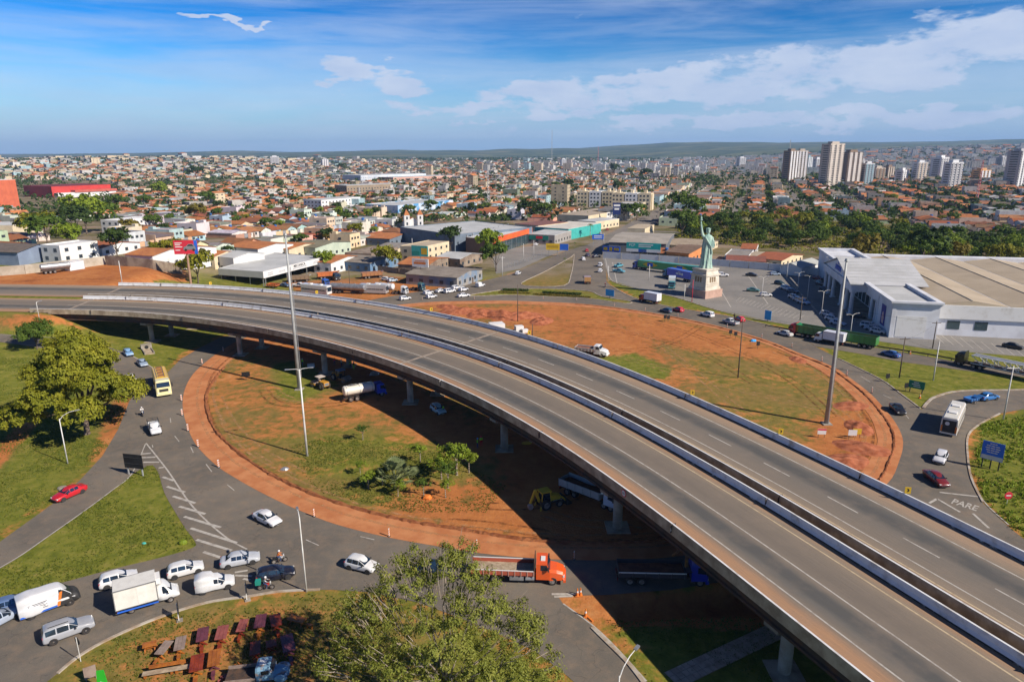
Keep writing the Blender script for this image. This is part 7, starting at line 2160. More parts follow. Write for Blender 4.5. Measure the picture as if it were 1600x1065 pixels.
# yellow tank truck coming down on the left
t=lorry('tank_truck','yellow topped truck with cream cab coming towards the junction',(248,588),(261,632))
t.scale=(1.2,1.15,1.15)
cabover(t,2.6,(0.78,0.70,0.38),roof=0.0,h=2.2)
chassis(t,-4.8,4.2)
MB().loft([[(x,-1.2,1.1),(x,-1.25,2.4),(x,-1.0,2.95),(x,1.0,2.95),(x,1.25,2.4),(x,1.2,1.1)]for x in(-4.8,2.3)]).build('tank_body',M_PAINT,t,color=(0.75,0.48,0.03))
for x in(-3.9,-2.2,-0.5,1.2):MB().box(x-0.5,x+0.5,-0.42,0.42,2.96,3.12).build('hatch',mat('brown_hatch',(0.24,0.11,0.04),(0.3,0.15,0.06),2,0.7),t)
for s in(-1,1):MB().bar((-4.7,s*0.62,3.12),(2.2,s*0.62,3.12),0.08).build('walkway_rail',M_YELLOW,t)
bonnet_wheels(t,(-3.2,-1.9),(3.5,))
# box truck with red cab
t=lorry('box_truck','white box truck with red cab on the ring road',(1031,476),(1001,470))
cabover(t,1.9,(0.50,0.02,0.02),h=1.7)
chassis(t,-3.4,3.4)
boxbody(t,-3.5,1.7,1.1,3.5,(0.72,0.72,0.74))
bonnet_wheels(t,(-2.0,),(2.7,))
t=lorry('box_truck','white box truck overlapping the green trailer truck',(1321,541),(1273,532))
cabover(t,1.7,(0.76,0.76,0.75),h=1.7)
chassis(t,-3.4,3.2)
boxbody(t,-3.5,1.5,1.1,3.2,(0.74,0.74,0.76))
bonnet_wheels(t,(-2.0,),(2.6,))
t=lorry('box_truck','small orange brown truck heading up towards the avenue',(919,447),(916,438))
cabover(t,1.2,(0.45,0.22,0.06),h=1.6)
chassis(t,-2.6,2.6)
boxbody(t,-2.7,1.0,1.0,2.7,(0.45,0.24,0.09))
bonnet_wheels(t,(-1.5,),(1.9,))
t=lorry('box_truck','teal cabbed truck with white box parked in the car park',(1050,443),(1049,455))
cabover(t,2.0,(0.04,0.22,0.26),h=2.0)
chassis(t,-3.6,3.6)
boxbody(t,-3.6,1.8,1.1,3.7,(0.74,0.73,0.68))
bonnet_wheels(t,(-2.0,),(2.9,))
# articulated trucks
def semi(label,a,b,ccol,build,ln,tractor=True,name='semi_truck'):
 t=lorry(name,label,a,b)
 half=ln/2
 if tractor:
  cabover(t,half-2.2,ccol,h=2.3,roof=0.5)
  chassis(t,half-6.2,half-0.4)
  wheels(t,'truck',[(half-1.2,s*1.0,0.5)for s in(-1,1)])
  wheels(t,'dual',[(x,s*0.92,0.5)for x in(half-4.2,half-5.5)for s in(-1,1)])
 x1=half-2.9
 build(t,-half,x1)
 MB().box(-half,x1,-0.5,0.5,0.8,1.12).build('trailer_frame',M_CHASSIS,t)
 wheels(t,'dual',[(-half+d,s*0.92,0.5)for d in(1.2,2.5,3.8)for s in(-1,1)])
 return t
def grain(col):
 def f(t,x0,x1):tub(t,x0,x1,1.15,3.1,col,load=1.6,ribs=16)
 return f
semi('red cabbed truck with long green trailer on the upper road',(1353,543),(1246,524),(0.50,0.02,0.02),grain((0.02,0.20,0.05)),22,name='trailer_truck')
def curtain(col,patches):
 def f(t,x0,x1):
  boxbody(t,x0,x1,1.15,3.95,col)
  for s in(-1,1):
   for fx0,fx1,z0,z1,m in patches:
    MB().box(x0+(x1-x0)*fx0,x0+(x1-x0)*fx1,s*1.26-0.012,s*1.26+0.012,z0,z1).build('side_graphic',m,t)
 return f
M_DIAM=M_YELLOW
def brazil(t,x0,x1):
 boxbody(t,x0,x1,1.15,3.95,(0.02,0.30,0.08))
 for s in(-1,1):
  for k,c in enumerate((0.28,0.78)):
   xc=x0+(x1-x0)*c
   MB().add([(xc-3.6,s*1.27,2.55),(xc,s*1.27,1.2),(xc+3.6,s*1.27,2.55),(xc,s*1.27,3.9)],[(0,1,2,3)]).build('yellow_diamond',M_YELLOW,t)
   MB().box(xc-1.3,xc+1.3,s*1.28-0.005,s*1.28+0.005,1.8,3.3).build('blue_panel',M_BLUE,t)
semi('blue cabbed truck with long green and yellow trailers in the car park',(1083,431),(996,420),(0.03,0.09,0.40),brazil,30,name='trailer_truck')
tt=semi('truck with dark blue lettered trailer and teal cab before the statue',(1084,442),(1037,432),(0.03,0.20,0.34),curtain((0.02,0.07,0.55),()),16,name='trailer_truck')
for s in(-1,1):
 for x0,x1,z0,z1 in((-3.6,-2.7,2.1,3.0),(-2.5,-1.3,2.2,2.9),(-1.1,0.2,2.2,2.9),(-2.2,-0.8,3.1,3.3)):MB().box(x0,x1,s*1.27-0.01,s*1.27+0.01,z0,z1).build('side_graphic',M_WHITE,tt)
def carrier(t,x0,x1):
 fr=MB()
 for s in(-1.15,1.15):
  for z in(1.2,3.0):fr.bar((x0,s,z),(x1-0.6,s,z),0.14)
  xs=np.linspace(x0,x1-0.6,9)
  for i in range(8):
   fr.bar((xs[i],s,1.2),(xs[i+1],s,3.0),0.12)
   fr.bar((xs[i],s,1.2),(xs[i],s,3.0),0.12)
 fr.build('carrier_frame',M_WHITE,t)
 MB().box(x0,x1-0.6,-1.1,1.1,2.95,3.02).build('upper_deck',M_STEEL,t)
 MB().box(x0,x1-0.6,-1.1,1.1,1.12,1.2).build('lower_deck',M_CHASSIS,t)
semi('black cabbed car transporter with white frame at the right edge',(1640,600),(1520,574),(0.012,0.012,0.016),carrier,22,name='car_transporter')
# little trailer behind the blue car
t=lorry('car_trailer','small blue open trailer behind the blue car',(1509,630),(1526,627),'trailer',None)
tub(t,-1.3,1.0,0.5,0.95,(0.03,0.15,0.40),w=0.75,ribs=4)
MB().bar((1.0,0,0.45),(2.2,0,0.4),0.08).build('drawbar',M_CHASSIS,t)
wheels(t,'car',[(-0.2,s*0.85,0.31)for s in(-1,1)])
# bus on the right
def bus(label,a,b,L,body,roofc,band,dark_back=True,name='bus',h=3.3):
 t=lorry(name,label,a,b,'bus','buses')
 x0,x1=-L/2,L/2
 MB().loft([[(x,-1.25*k,0.4),(x,-1.27*k,2.2),(x,-1.18*k,h-0.15),(x,-1.0*k,h),(x,1.0*k,h),(x,1.18*k,h-0.15),(x,1.27*k,2.2),(x,1.25*k,0.4)]for x,k in((x0,0.97),(x0+0.15,1),(x1-0.25,1),(x1,0.93))]).build('body',M_PAINT,t,color=body)
 MB().box(x0+0.2,x1-0.4,-0.95,0.95,h,h+0.06).build('roof',M_PAINT,t,color=roofc)
 for x in(x0+L*0.3,x0+L*0.68):MB().box(x-0.6,x+0.6,-0.6,0.6,h+0.06,h+0.26).build('roof_unit',M_WHITE,t)
 n=int(L/1.5)
 for s in(-1,1):
  for i in range(n):
   xa=x0+0.5+(L-1.4)*i/n
   MB().add([(xa,s*1.285,1.55),(xa+(L-1.4)/n-0.08,s*1.285,1.55),(xa+(L-1.4)/n-0.08,s*1.215,2.75),(xa,s*1.215,2.75)],[(0,1,2,3)]).build('side_window',M_GLASS,t)
  MB().add([(x0+0.2,s*1.215,2.82),(x1-0.4,s*1.215,2.82),(x1-0.4,s*1.02,h+0.012),(x0+0.2,s*1.02,h+0.012)],[(0,1,2,3)]).build('roof_edge',M_PAINT,t,color=band)
  MB().box(x1-0.1,x1+0.04,s*0.95-0.2,s*0.95+0.2,0.7,0.95).build('headlight',M_LAMP,t)
  MB().box(x0-0.05,x0+0.05,s*1.05-0.12,s*1.05+0.12,0.8,1.9).build('tail_light',M_ORP,t)
  MB().bar((x1-0.1,s*1.2,2.6),(x1+0.5,s*1.4,2.2),0.1).build('mirror',M_PLASTIC,t)
 MB().box(x1-0.08,x1+0.02,-1.05,1.05,1.3,2.8).build('windscreen',M_GLASS,t)
 MB().box(x0-0.03,x0+0.05,-1.02,1.02,0.7 if dark_back else 1.5,2.9).build('rear_window',M_PLASTIC if dark_back else M_GLASS,t)
 if dark_back:MB().cyl((x0-0.05,0.3,2.3),(x0-0.02,0.3,2.3),0.34,n=14).build('rear_emblem',M_WHITE,t)
 wheels(t,'truck',[(x,s*1.08,0.5)for x in(x0+2.6,x1-2.4)for s in(-1,1)])
bus('white and orange bus with dark back on the right arm of the ring',(1478,686),(1495,650),10.5,(0.70,0.68,0.62),(0.74,0.70,0.58),(0.72,0.32,0.03))
bus('grey old bus parked beside the silver tanker in the yard',(570,458),(599,459),10,(0.34,0.33,0.33),(0.5,0.5,0.48),(0.4,0.4,0.4),False)
bus('long white bus behind the far parapet near the tall mast',(468,456),(522,462),12,(0.62,0.62,0.60),(0.70,0.70,0.68),(0.7,0.7,0.7),False)
# trucks in the yard
t=semi('long silver tanker trailer in the truck yard',(519,457),(572,460),(0,0,0),lambda t,a,b:tank(t,a,b+2.5,2.35,1.15,(0.6,0.6,0.6),M_STEEL,9,1.0),14,False,'tanker_trailer')
t=semi('white tanker trailer right of the grey bus in the yard',(590,456),(614,458),(0,0,0),lambda t,a,b:tank(t,a,b+2.5,2.3,1.1,(0.7,0.7,0.69),None,4,1.0),8,False,'tanker_trailer')
def bare(label,a,b,col,bon=False):
 t=lorry('tractor_unit',label,a,b)
 (bonnet_cab(t,0.4,col)if bon else cabover(t,0.9,col,roof=0.3))
 chassis(t,-3.0,3.0)
 bonnet_wheels(t,(-2.2,-1.0),(2.1,))
bare('white tractor unit without trailer in the yard',(616,459),(634,460),(0.62,0.62,0.62))
bare('dark green tractor unit at the right end of the yard',(640,453),(664,455),(0.03,0.10,0.12))
bare('blue tractor unit with tilted cab in the yard',(492,446),(516,449),(0.03,0.10,0.40))
bare('dark cab truck behind the blue one in the yard',(514,436),(530,439),(0.03,0.04,0.05))
for lab,a,b,col,ld in(('brown open trailer in the middle of the yard',(562,436),(600,433),(0.34,0.16,0.07),1.2),('orange open truck body behind the workshop sign',(500,436),(524,434),(0.50,0.15,0.05),0.5),('brown load trailer under the workshop eaves',(452,441),(482,440),(0.22,0.16,0.10),1.0)):
 t=lorry('open_trailer',lab,a,b,'trailer')
 tub(t,-4,4,1.1,2.4,col,load=ld)
 chassis(t,-4,4.4)
 bonnet_wheels(t,(-2.6,-1.3),(3.0,))
pickup((0.6,0.6,0.6),(460,448),(476,449),'white pickup parked at the workshop')
car('sedan',(0.05,0.09,0.16),(438,447),(452,449),'dark car under the workshop sign')
t=lorry('open_trailer','small orange trailer before the workshop',(422,449),(432,450),'trailer')
tub(t,-2,2,0.8,1.5,(0.5,0.14,0.05));wheels(t,'truck',[(x,s*0.95,0.5)for x in(-0.6,0.7)for s in(-1,1)])
semi('silver tank truck standing on the dirt lot at the left',(70,428),(108,424),(0,0,0),lambda t,a,b:tank(t,a,b+2.5,2.2,1.0,(0.5,0.5,0.5),M_STEEL,4,1.0),9,False,'tanker_trailer')
t=lorry('cargo_box','white cargo box beside the silver tank on the dirt lot',(108,423),(127,420),'container')
boxbody(t,-2.6,2.6,0,3.0,(0.7,0.7,0.7))
# depot lorries far left: white and red boxes in a row
for k in range(6):
 t=lorry('depot_truck',('first','second','third','fourth','fifth','sixth')[k]+' white and red box lorry from the left below the red warehouse',(112+k*10,316-k*0.4),(118+k*10,318-k*0.4))
 boxbody(t,-4,2.5,1.1,3.9,(0.72,0.70,0.70),doors=False)
 MB().box(-2.2,0.4,-1.28,1.28,1.6,3.2).build('red_stripe',M_REDSIGN,t)
 cabover(t,2.7,(0.7,0.7,0.7));chassis(t,-4,4.2);bonnet_wheels(t,(-2.5,),(3.6,))
 # ---- backhoe loader
def backhoe():
 t=lorry('backhoe_loader','yellow backhoe loader at the edge of the viaduct shade',(832,797),(872,787),'excavator',None)
 Y=M_YELLOW
 MB().box(-0.9,1.6,-0.45,0.45,0.6,1.0).build('frame',M_CHASSIS,t)
 MB().loft([[(x,-0.45,0.9),(x,-0.45,z),(x,0.45,z),(x,0.45,0.9)]for x,z in((0.55,1.75),(1.9,1.6),(2.1,1.2))]).build('bonnet',Y,t)
 MB().loft([[(-0.85,-0.6,1.0),(0.55,-0.6,1.0),(0.55,0.6,1.0),(-0.85,0.6,1.0)],[(-0.75,-0.55,2.45),(0.42,-0.55,2.45),(0.42,0.55,2.45),(-0.75,0.55,2.45)]]).build('cab',M_GLASS,t)
 for x,xx in((-0.85,-0.75),(0.55,0.42)):
  for s in(-1,1):MB().bar((x,s*0.6,1.0),(xx,s*0.56,2.45),0.09).build('cab_post',Y,t)
 MB().box(-0.95,0.62,-0.72,0.72,2.45,2.6).build('cab_roof',Y,t)
 wheels(t,'big',[(-0.35,s*0.85,0.75)for s in(-1,1)])
 wheels(t,'mid',[(1.75,s*0.75,0.5)for s in(-1,1)])
 for s in(-1,1):
  MB().tube([(0.9,s*0.55,1.6),(2.3,s*0.55,1.25),(2.9,s*0.55,0.6)],0.11).build('loader_arm',Y,t)
  MB().cyl((1.0,s*0.42,0.9),(2.4,s*0.45,0.9),0.06).build('ram',M_STEEL,t)
 MB().side([(2.8,0.1),(3.6,0.15),(3.7,0.25),(3.1,0.5),(3.0,1.0),(2.8,1.0)],-1.05,1.05).build('bucket',M_DARK,t)
 MB().bar((-0.9,0.1,1.0),(-1.6,0.1,2.9),0.26,0.34).build('boom',Y,t)
 MB().bar((-1.55,0.1,2.9),(-2.3,0.1,1.0),0.2,0.28).build('dipper',Y,t)
 MB().side([(-2.6,0.75),(-2.1,1.0),(-1.95,0.55),(-2.2,0.2),(-2.55,0.25)],-0.25,0.4).build('digging_bucket',mat('worn_bucket',(0.40,0.30,0.24),(0.25,0.2,0.17),2,0.6),t)
 for s in(-1,1):MB().bar((-0.95,s*0.7,0.9),(-1.2,s*0.9,0.1),0.16).build('stabiliser',Y,t)
backhoe()
# ---- rollers
def roller(label,a,b,roofm,bodyc):
 t=lorry('road_roller',label,a,b,'roller','road rollers')
 MB().box(-1.9,0.1,-0.6,0.6,0.75,1.6).build('engine_cover',M_PAINT,t,color=bodyc)
 MB().box(-1.95,-1.85,-0.5,0.5,0.85,1.45).build('grille',M_STEEL,t)
 MB().box(-0.1,1.0,-0.65,0.65,0.7,1.0).build('platform',M_CHASSIS,t)
 MB().box(-0.1,0.4,-0.3,0.3,1.0,1.5).build('seat',M_PLASTIC,t)
 for x in(-0.2,0.9):
  for s in(-1,1):MB().bar((x,s*0.6,1.0),(x,s*0.6,2.35),0.07).build('roof_post',M_PLASTIC,t)
 MB().box(-0.45,1.15,-0.8,0.8,2.35,2.47).build('canopy',roofm,t)
 for s in(-1,1):MB().box(0.9,2.9,s*1.0-0.07,s*1.0+0.07,0.6,0.85).build('drum_yoke',M_PAINT,t,color=bodyc)
 MB().cyl((2.1,-0.92,0.65),(2.1,0.92,0.65),0.65,n=22).build('drum',mat('drum_steel',(0.33,0.27,0.24),(0.22,0.17,0.15),2,0.5,metal=0.4),t)
 wheels(t,'big',[(-1.1,s*0.8,0.75)for s in(-1,1)])
roller('orange road roller with pale canopy at the shade edge',(516,611),(490,601),mat('pale_canopy',(0.55,0.48,0.42),(0.45,0.38,0.33),1,0.7),(0.62,0.30,0.03))
roller('road roller with blue grey canopy in the viaduct shade',(518,590),(545,598),mat('blue_canopy',(0.20,0.26,0.36),(0.16,0.2,0.3),1,0.7),(0.50,0.22,0.04))
# ------------------------------------------------------------------ near trees and planting
def hero_tree():
 """the tree in the foreground: open crown, bare pale branches showing"""
 base=Vector((-5.9,47.5,0))
 t=thing('foreground_tree','large open crowned olive green tree at the bottom of the picture','tree',base)
 t.scale=(0.93,0.93,1.0)
 g=random.Random(5)
 lobes=[]
 for i,(x,y,z,r)in enumerate(((-6.5,1,9.5,3.4),(-3.5,3,12.6,3.0),(0.2,2.5,12.8,3.1),(3.2,1.5,11.0,3.2),(6.4,1,8.6,3.0),(-8.5,-1,6.5,2.8),(8.6,-0.5,6.0,2.4),(0,-2,10,3.8),(-4,-3,8,3.4),(4.2,-3,7.6,3.4),(0,-5,6.5,3.2),(1.2,3.8,14.3,1.7),(7.5,2.4,7.5,2.0),(-7,3,8,2.4))):
  lobes.append((x,y,z,r,r,r*0.8))
 (V,Fc),cc=clump_crown(lobes,560,74,0.13,0.66,77,0.15,0.42,0.35,0.8)
 V2,F2=leaf_cloud(np.array(cc)[::2]*1.04+[0.1,0.0,0.3],np.array(cc)[::2],0.18,0.4,0.1,4)
 link('crown',npmesh('hero_crown',V,[Fc],M_LEAF['dry']),t)
 mb=limbs(((0,0,-0.3),(0.2,0.3,4.2)),[(l[0]*0.8,l[1]*0.8,l[2]-0.6)for l in lobes],0.36,9,0.3,sides=6)
 tw_=MB()
 for k in range(330):
  c=cc[g.randrange(len(cc))]
  s=Vector(c)*0.78+Vector((0,0,1.0))
  e=Vector(c)*1.03+Vector((g.uniform(-0.6,0.6),g.uniform(-0.6,0.6),g.uniform(0,0.7)))
  m=s.lerp(e,0.5)+Vector((g.uniform(-.3,.3),g.uniform(-.3,.3),g.uniform(-.1,.3)))
  tw_.tube([s,m,e],[0.05,0.034,0.012],4)
 tag(tw_.build('twigs',M_BARK_L,t,fix=False),kind='stuff')
 mb.build('trunk',M_BARK_L,t,smooth=True,fix=False)
hero_tree()
def umbrella_tree():
 b=atg(136,678)
 t=thing('umbrella_tree','large wide spreading olive tree on the left lawn','tree',b)
 t.scale=(0.98,0.98,1.2)
 g=random.Random(8)
 lobes=[(0,0,12.6,4.6,4.6,2.8)]
 for i in range(13):
  a=i*2.4
  r=2.6+0.58*i
  lobes.append((r*math.cos(a),r*0.85*math.sin(a),11.8-0.62*i+g.uniform(-0.6,0.6),3.3+g.uniform(-.4,.5),3.3,1.9))
 (V,Fc),cc=clump_crown(lobes,1350,58,0.23,0.95,33,0.5,0.55,0.15,0.6)
 link('crown',npmesh('umbrella_crown',V,[Fc],leaf_material('leaves_big_tree',(0.09,0.11,0.009),(0.22,0.225,0.016),(0.39,0.35,0.036),0.35)),t)
 limbs(((0,0,-0.4),(0.3,0.2,3.4)),[(l[0]*0.85,l[1]*0.85,l[2]-0.6)for l in lobes],0.55,3,0.35,sides=7).build('trunk',M_BARK,t,smooth=True,fix=False)
umbrella_tree()
lt=tree_meshes('left_tree',7.2,4.4,1.6,M_LEAF['green'],240,40,0.2,0.8,91,nlobes=9)
put_tree('round_tree',lt,atg(58,545),1.0,0.4,'dark green round tree beside the side road at the left')
sap=[tree_meshes('sapling_%d'%i,3.6,1.7,1.7,M_LEAF[m],42,26,0.13,0.42,120+i,nlobes=5,bark=M_BARK_L)for i,m in enumerate(('lime','green','lime'))]
for i,(u,v,k,s,lab)in enumerate(((567,687,1,0.75,'small lone sapling above the palm on the island'),(657,722,0,0.9,'lime green sapling beside the viaduct shade'),(576,764,0,0.85,'lime sapling left of the fan palm'),(622,775,0,0.7,'thin sapling in front of the fan palm'),(662,774,1,0.7,'small sapling right of the fan palm'),(700,762,1,1.15,'green young tree right of the fan palm'),(714,742,0,1.55,'tallest lime green young tree on the island'),(733,738,2,0.95,'sapling at the right end of the young trees'),(696,777,2,0.75,'low lime sapling near the orange bench'),(563,742,2,0.6,'small lime sapling at the left of the planting'),(598,758,2,0.8,'lime sapling touching the fan palm'),(690,748,0,1.1,'bright young tree behind the green one'))):
 put_tree('sapling',sap[k],atg(u,v),s,i*1.3,lab,'young trees on the island')
pg=random.Random(4)
fan=MB()
for k in range(34):
 a,up=pg.uniform(0,6.28),pg.uniform(0.1,1.45)
 L=pg.uniform(1.2,1.9)
 c=Vector((math.cos(a)*math.cos(up),math.sin(a)*math.cos(up),math.sin(up)))*L+Vector((0,0,0.9))
 d=(c-Vector((0,0,0.9))).normalized()
 s=Vector((-math.sin(a),math.cos(a),0))
 fan.cyl((0,0,0.9),c,0.03,n=4)
 for j in range(-5,6):
  q=d*math.cos(j*0.26)+s*math.sin(j*0.26)
  tip=c+q*0.95+Vector((0,0,-0.12))
  w=s*math.cos(j*0.26)-d*math.sin(j*0.26)
  fan.add([c,c+q*0.5+w*0.09,tip,c+q*0.5-w*0.09],[(0,1,2,3)])
o=thing('fan_palm','grey green fan palm in the middle of the island planting','palm',atg(618,762))
o.scale=(1.45,)*3
fan.build('crown',leaf_material('leaves_palm',(0.10,0.14,0.05),(0.21,0.25,0.11),(0.36,0.39,0.2),2),o,fix=False)
MB().cyl((0,0,-0.2),(0,0,1.0),0.2,0.16).build('trunk',M_BARK,o)
# rough grass and weeds
def tufts(name,label,polys,n,h,m,seed,ymax=165,excl=()):
 g=np.random.default_rng(seed)
 Q=[]
 area=[]
 for poly in polys:
  A=np.array(poly)
  area.append(np.prod(A.max(0)-A.min(0)))
 for poly,ar in zip(polys,area):
  A=np.array(poly)
  q=g.uniform(A.min(0),A.max(0),(int(n*ar/sum(area))+1,2))
  q=q[inside(q,poly)]
  for e in excl:q=q[~inside(q,e)]
  Q.append(q)
 Q=np.concatenate(Q)
 k=np.sin(Q[:,0]*0.31+np.sin(Q[:,1]*0.23)*2)+np.sin(Q[:,1]*0.41+Q[:,0]*0.13)+g.normal(0,0.6,len(Q))
 Q=Q[(k>-0.3)]
 n=len(Q)
 z=terrain(Q[:,0],Q[:,1])
 b=np.repeat(np.c_[Q,z],3,0)+g.normal(0,0.07,(n*3,3))*[1,1,0]
 a=g.uniform(0,6.28,n*3)
 hh=h*g.uniform(0.4,1.3,n*3)
 w=np.c_[np.cos(a),np.sin(a),0*a]*(0.05+hh*0.16)[:,None]
 ln=g.normal(0,0.35,(n*3,2))*hh[:,None]
 V=np.stack([b-w,b+w,b+np.c_[ln,hh]],1).reshape(-1,3)
 return tag(link(name,npmesh(name,V,[np.arange(n*9).reshape(-1,3)],m)),label,'grass',kind='stuff')
lowL=gp([(88,1060),(175,1000),(250,968),(387,936),(480,926),(640,945),(760,990),(900,1090),(60,1090)])
leftlawn=gp([(-60,560),(60,560),(150,600),(195,640),(175,690),(150,715),(80,785),(-60,880)])
botR=gp([(945,965),(1200,965),(1250,1090),(1045,1090),(985,1035)])
verge=gp([(1530,665),(1600,648),(1660,645),(1660,880),(1600,838),(1545,790),(1520,740)])
isl=gp([(440,700),(560,670),(720,720),(790,760),(760,800),(640,800),(500,770)])
M_GB=leaf_material('grass_blades',(0.06,0.085,0.012),(0.12,0.145,0.02),(0.21,0.20,0.04),0.25)
tufts('lawn_grass','short rough grass of the lawns round the junction',[gTRI,lowL,leftlawn,botR,isl],90000,0.16,M_GB,3)
tufts('verge_grass','tall bright weeds on the right hand verge',[verge],9000,0.5,M_LEAF['lime'],5)
brush(verge,260,0.16,M_LEAF['lime'],'verge_weeds','leafy green weeds filling the right hand verge',0.42,6)
brush(gp([(1300,408),(1345,408),(1480,432),(1480,424),(1400,416),(1330,402)]),160,0.4,M_LEAF['yellow'],'yellow_scrub','yellow flowering scrub behind the store',1.1,8)
# hedges and flowers on the north median
for a,b,m,h,nm,lab in(((786,454),(826,455),'dark',0.8,'hedge','short dark clipped hedge at the left of the north median'),((848,458),(908,461),'dark',0.8,'hedge','long dark clipped hedge on the north median'),((780,457),(828,458.5),'yellow',0.35,'flower_bed','short yellow flower strip on the north median'),((835,460),(922,465),'yellow',0.4,'flower_bed','long yellow flower strip beside the hedge on the median')):
 p,q=atg(*a),atg(*b)
 t=thing(nm,lab,'hedge' if nm=='hedge' else 'flowers',p)
 g=np.random.default_rng(3)
 n=int((q-p).length*130)
 f=g.random((n,1))
 C=f*np.array(q-p)+g.uniform(-1,1,(n,3))*[0.35,0.7,0]+np.c_[np.zeros((n,2)),g.random(n)**0.5*h]
 V,Fc=leaf_cloud(C,g.normal(0,1,(n,3)),0.17,0.7,0.4,2)
 link('foliage',npmesh(nm,V,[Fc],M_LEAF[m]),t)
 # ------------------------------------------------------------------ poles, signs, people and small things
M_POLE=mat('pole_grey',(0.40,0.41,0.40),(0.30,0.30,0.29),0.6,0.55,metal=0.2)
M_WPOLE=mat('pole_white',(0.66,0.65,0.62),(0.50,0.48,0.44),0.8,0.7)
M_WOODP=mat('pole_wood',(0.085,0.065,0.05),(0.13,0.10,0.08),0.8,0.9)
def pole(u,v,h,r0,r1,m,lab,name='light_pole',ladder=False,arms=(),cross=0,group='light poles',lamp=True):
 b=atg(u,v)
 t=thing(name,lab,'pole',b,0,group)
 MB().cyl((0,0,-0.3),(0,0,h),r0,r1,12).build('shaft',m,t,smooth=True)
 if r0>0.25:MB().box(-0.8,0.8,-0.8,0.8,-0.2,0.18).build('foot',M_CONC,t)
 if ladder:
  lb=MB()
  f=lambda z:r0+(r1-r0)*z/h
  for s in(0,0.32):lb.tube([(f(2.5)+0.16,s,2.5),(f(h*0.8)+0.16,s,h*0.8)],0.035,5)
  for z in np.arange(2.6,h*0.8,0.5):lb.bar((f(z)+0.16,0,z),(f(z)+0.16,0.32,z),0.035)
  lb.build('ladder',M_STEEL,t)
  MB().cyl((0,0,h-0.2),(0,0,h+0.25),r1*2.2,r1*1.4).build('head',m,t)
 for az,L,up in arms:
  d=Vector((math.cos(az),math.sin(az),0))
  pts=[Vector((0,0,h-0.25)),Vector((0,0,h+up*0.5))+d*L*0.25,Vector((0,0,h+up*0.95))+d*L*0.65,Vector((0,0,h+up))+d*L]
  ar=MB().tube(pts,[0.05,0.045,0.04,0.035],6).build('arm',m,t)
  MB().box(0,0.65,-0.13,0.13,-0.05,0.09,M=Matrix.Translation(pts[-1])@Matrix.Rotation(az,4,'Z')).build('lamp_head',M_STEEL,ar)
 for k in range(cross):MB().box(-1.1,1.1,-0.06,0.06,h-0.5-k*0.6,h-0.38-k*0.6).build('crossarm',m,t)
 return t
pole(468,608,32,0.42,0.16,M_POLE,'tallest grey steel mast, rising before the viaduct on the left','high_mast',True)
pole(1291,662,29.5,0.42,0.16,M_POLE,'tall grey steel mast on the right of the island','high_mast',True)
pole(480,712,14.7,0.2,0.1,M_WPOLE,'white double armed lamp post on the island',arms=((0.3,1.5,0.1),(3.4,1.5,0.1)))
pole(479,924,9.3,0.1,0.06,M_WPOLE,'slim white street lamp beside the lower road',arms=((2.0,1.1,0.3),))
pole(106,724,7.6,0.1,0.06,M_WPOLE,'slim white street lamp on the left lawn',arms=((0.7,2.2,0.8),))
pole(962,1185,8.0,0.1,0.06,M_WPOLE,'curved street lamp at the bottom edge beside the slip road',arms=((0.9,2.4,0.8),))
pole(65,516,4.6,0.08,0.05,M_WPOLE,'thin lamp post on the embankment at the left',arms=((1.2,0.8,0.1),))
for u,v,h,m,lab,cr in((1153,590,13.2,M_WOODP,'dark wooden pole alone on the right half of the island',0),(809,502,10.8,M_WOODP,'dark pole behind the far parapet by the red soil heaps',0),(832,529,4.0,M_WOODP,'short dark post behind the far parapet',0),(1405,590,9.1,M_WOODP,'dark utility pole with crossarm on the grass wedge',1),(1458,594,8.7,M_WPOLE,'leaning pale concrete pole on the grass wedge',0),(1567,657,10.4,M_WPOLE,'pale concrete pole at the right arm of the ring',1),(1457,544,6.9,M_WOODP,'dark utility pole before the store side wall',1),(1250,500,7.0,M_WOODP,'brown utility pole in front of the parked row',1),(547,452,8.5,M_WOODP,'utility pole in the truck yard',2),(785,432,8,M_WPOLE,'pale pole at the workshop row corner',1),(645,402,9,M_WPOLE,'pale pole above the yard billboard',0),(818,408,8,M_WPOLE,'pale lamp pole before the supermarket fence',0),(834,402,8,M_WPOLE,'second pale lamp pole before the supermarket fence',0),(950,440,6,M_WPOLE,'pale pole at the car park entrance',0),(1014,438,6,M_WPOLE,'pale thin pole among the parked trailers',0),(1069,467,5,M_WPOLE,'short pale pole left of the statue plinth',0),(943,385,7,M_WPOLE,'pale pole at the corner of the avenue',0),(191,443,7,M_WPOLE,'thin pale pole on the dirt lot',0)):
 pole(u,v,h,0.14,0.09,m,lab,'utility_pole',cross=cr,group='utility poles')
pole(1081,472,7.4,0.12,0.08,M_REDSIGN,'red banded slim pole before the statue plinth','banded_pole',group='utility poles')
for u,v,h,lab in((1261,469,8,'white double armed car park lamp, farther one by the median'),(1283,494,7.4,'white double armed car park lamp, nearer one by the median'),(1229,436,6,'white car park lamp at the far end of the median'),(1246,453,6,'white car park lamp in the middle of the median'),(1190,466,7,'white car park lamp beside the white parked car'),(1328,527,6,'white lamp post by the store kerb')):
 pole(u,v,h,0.09,0.06,M_WPOLE,lab,'car_park_lamp',arms=((0.4,1.7,0.35),(3.54,1.7,0.35)),group='car park lamps')
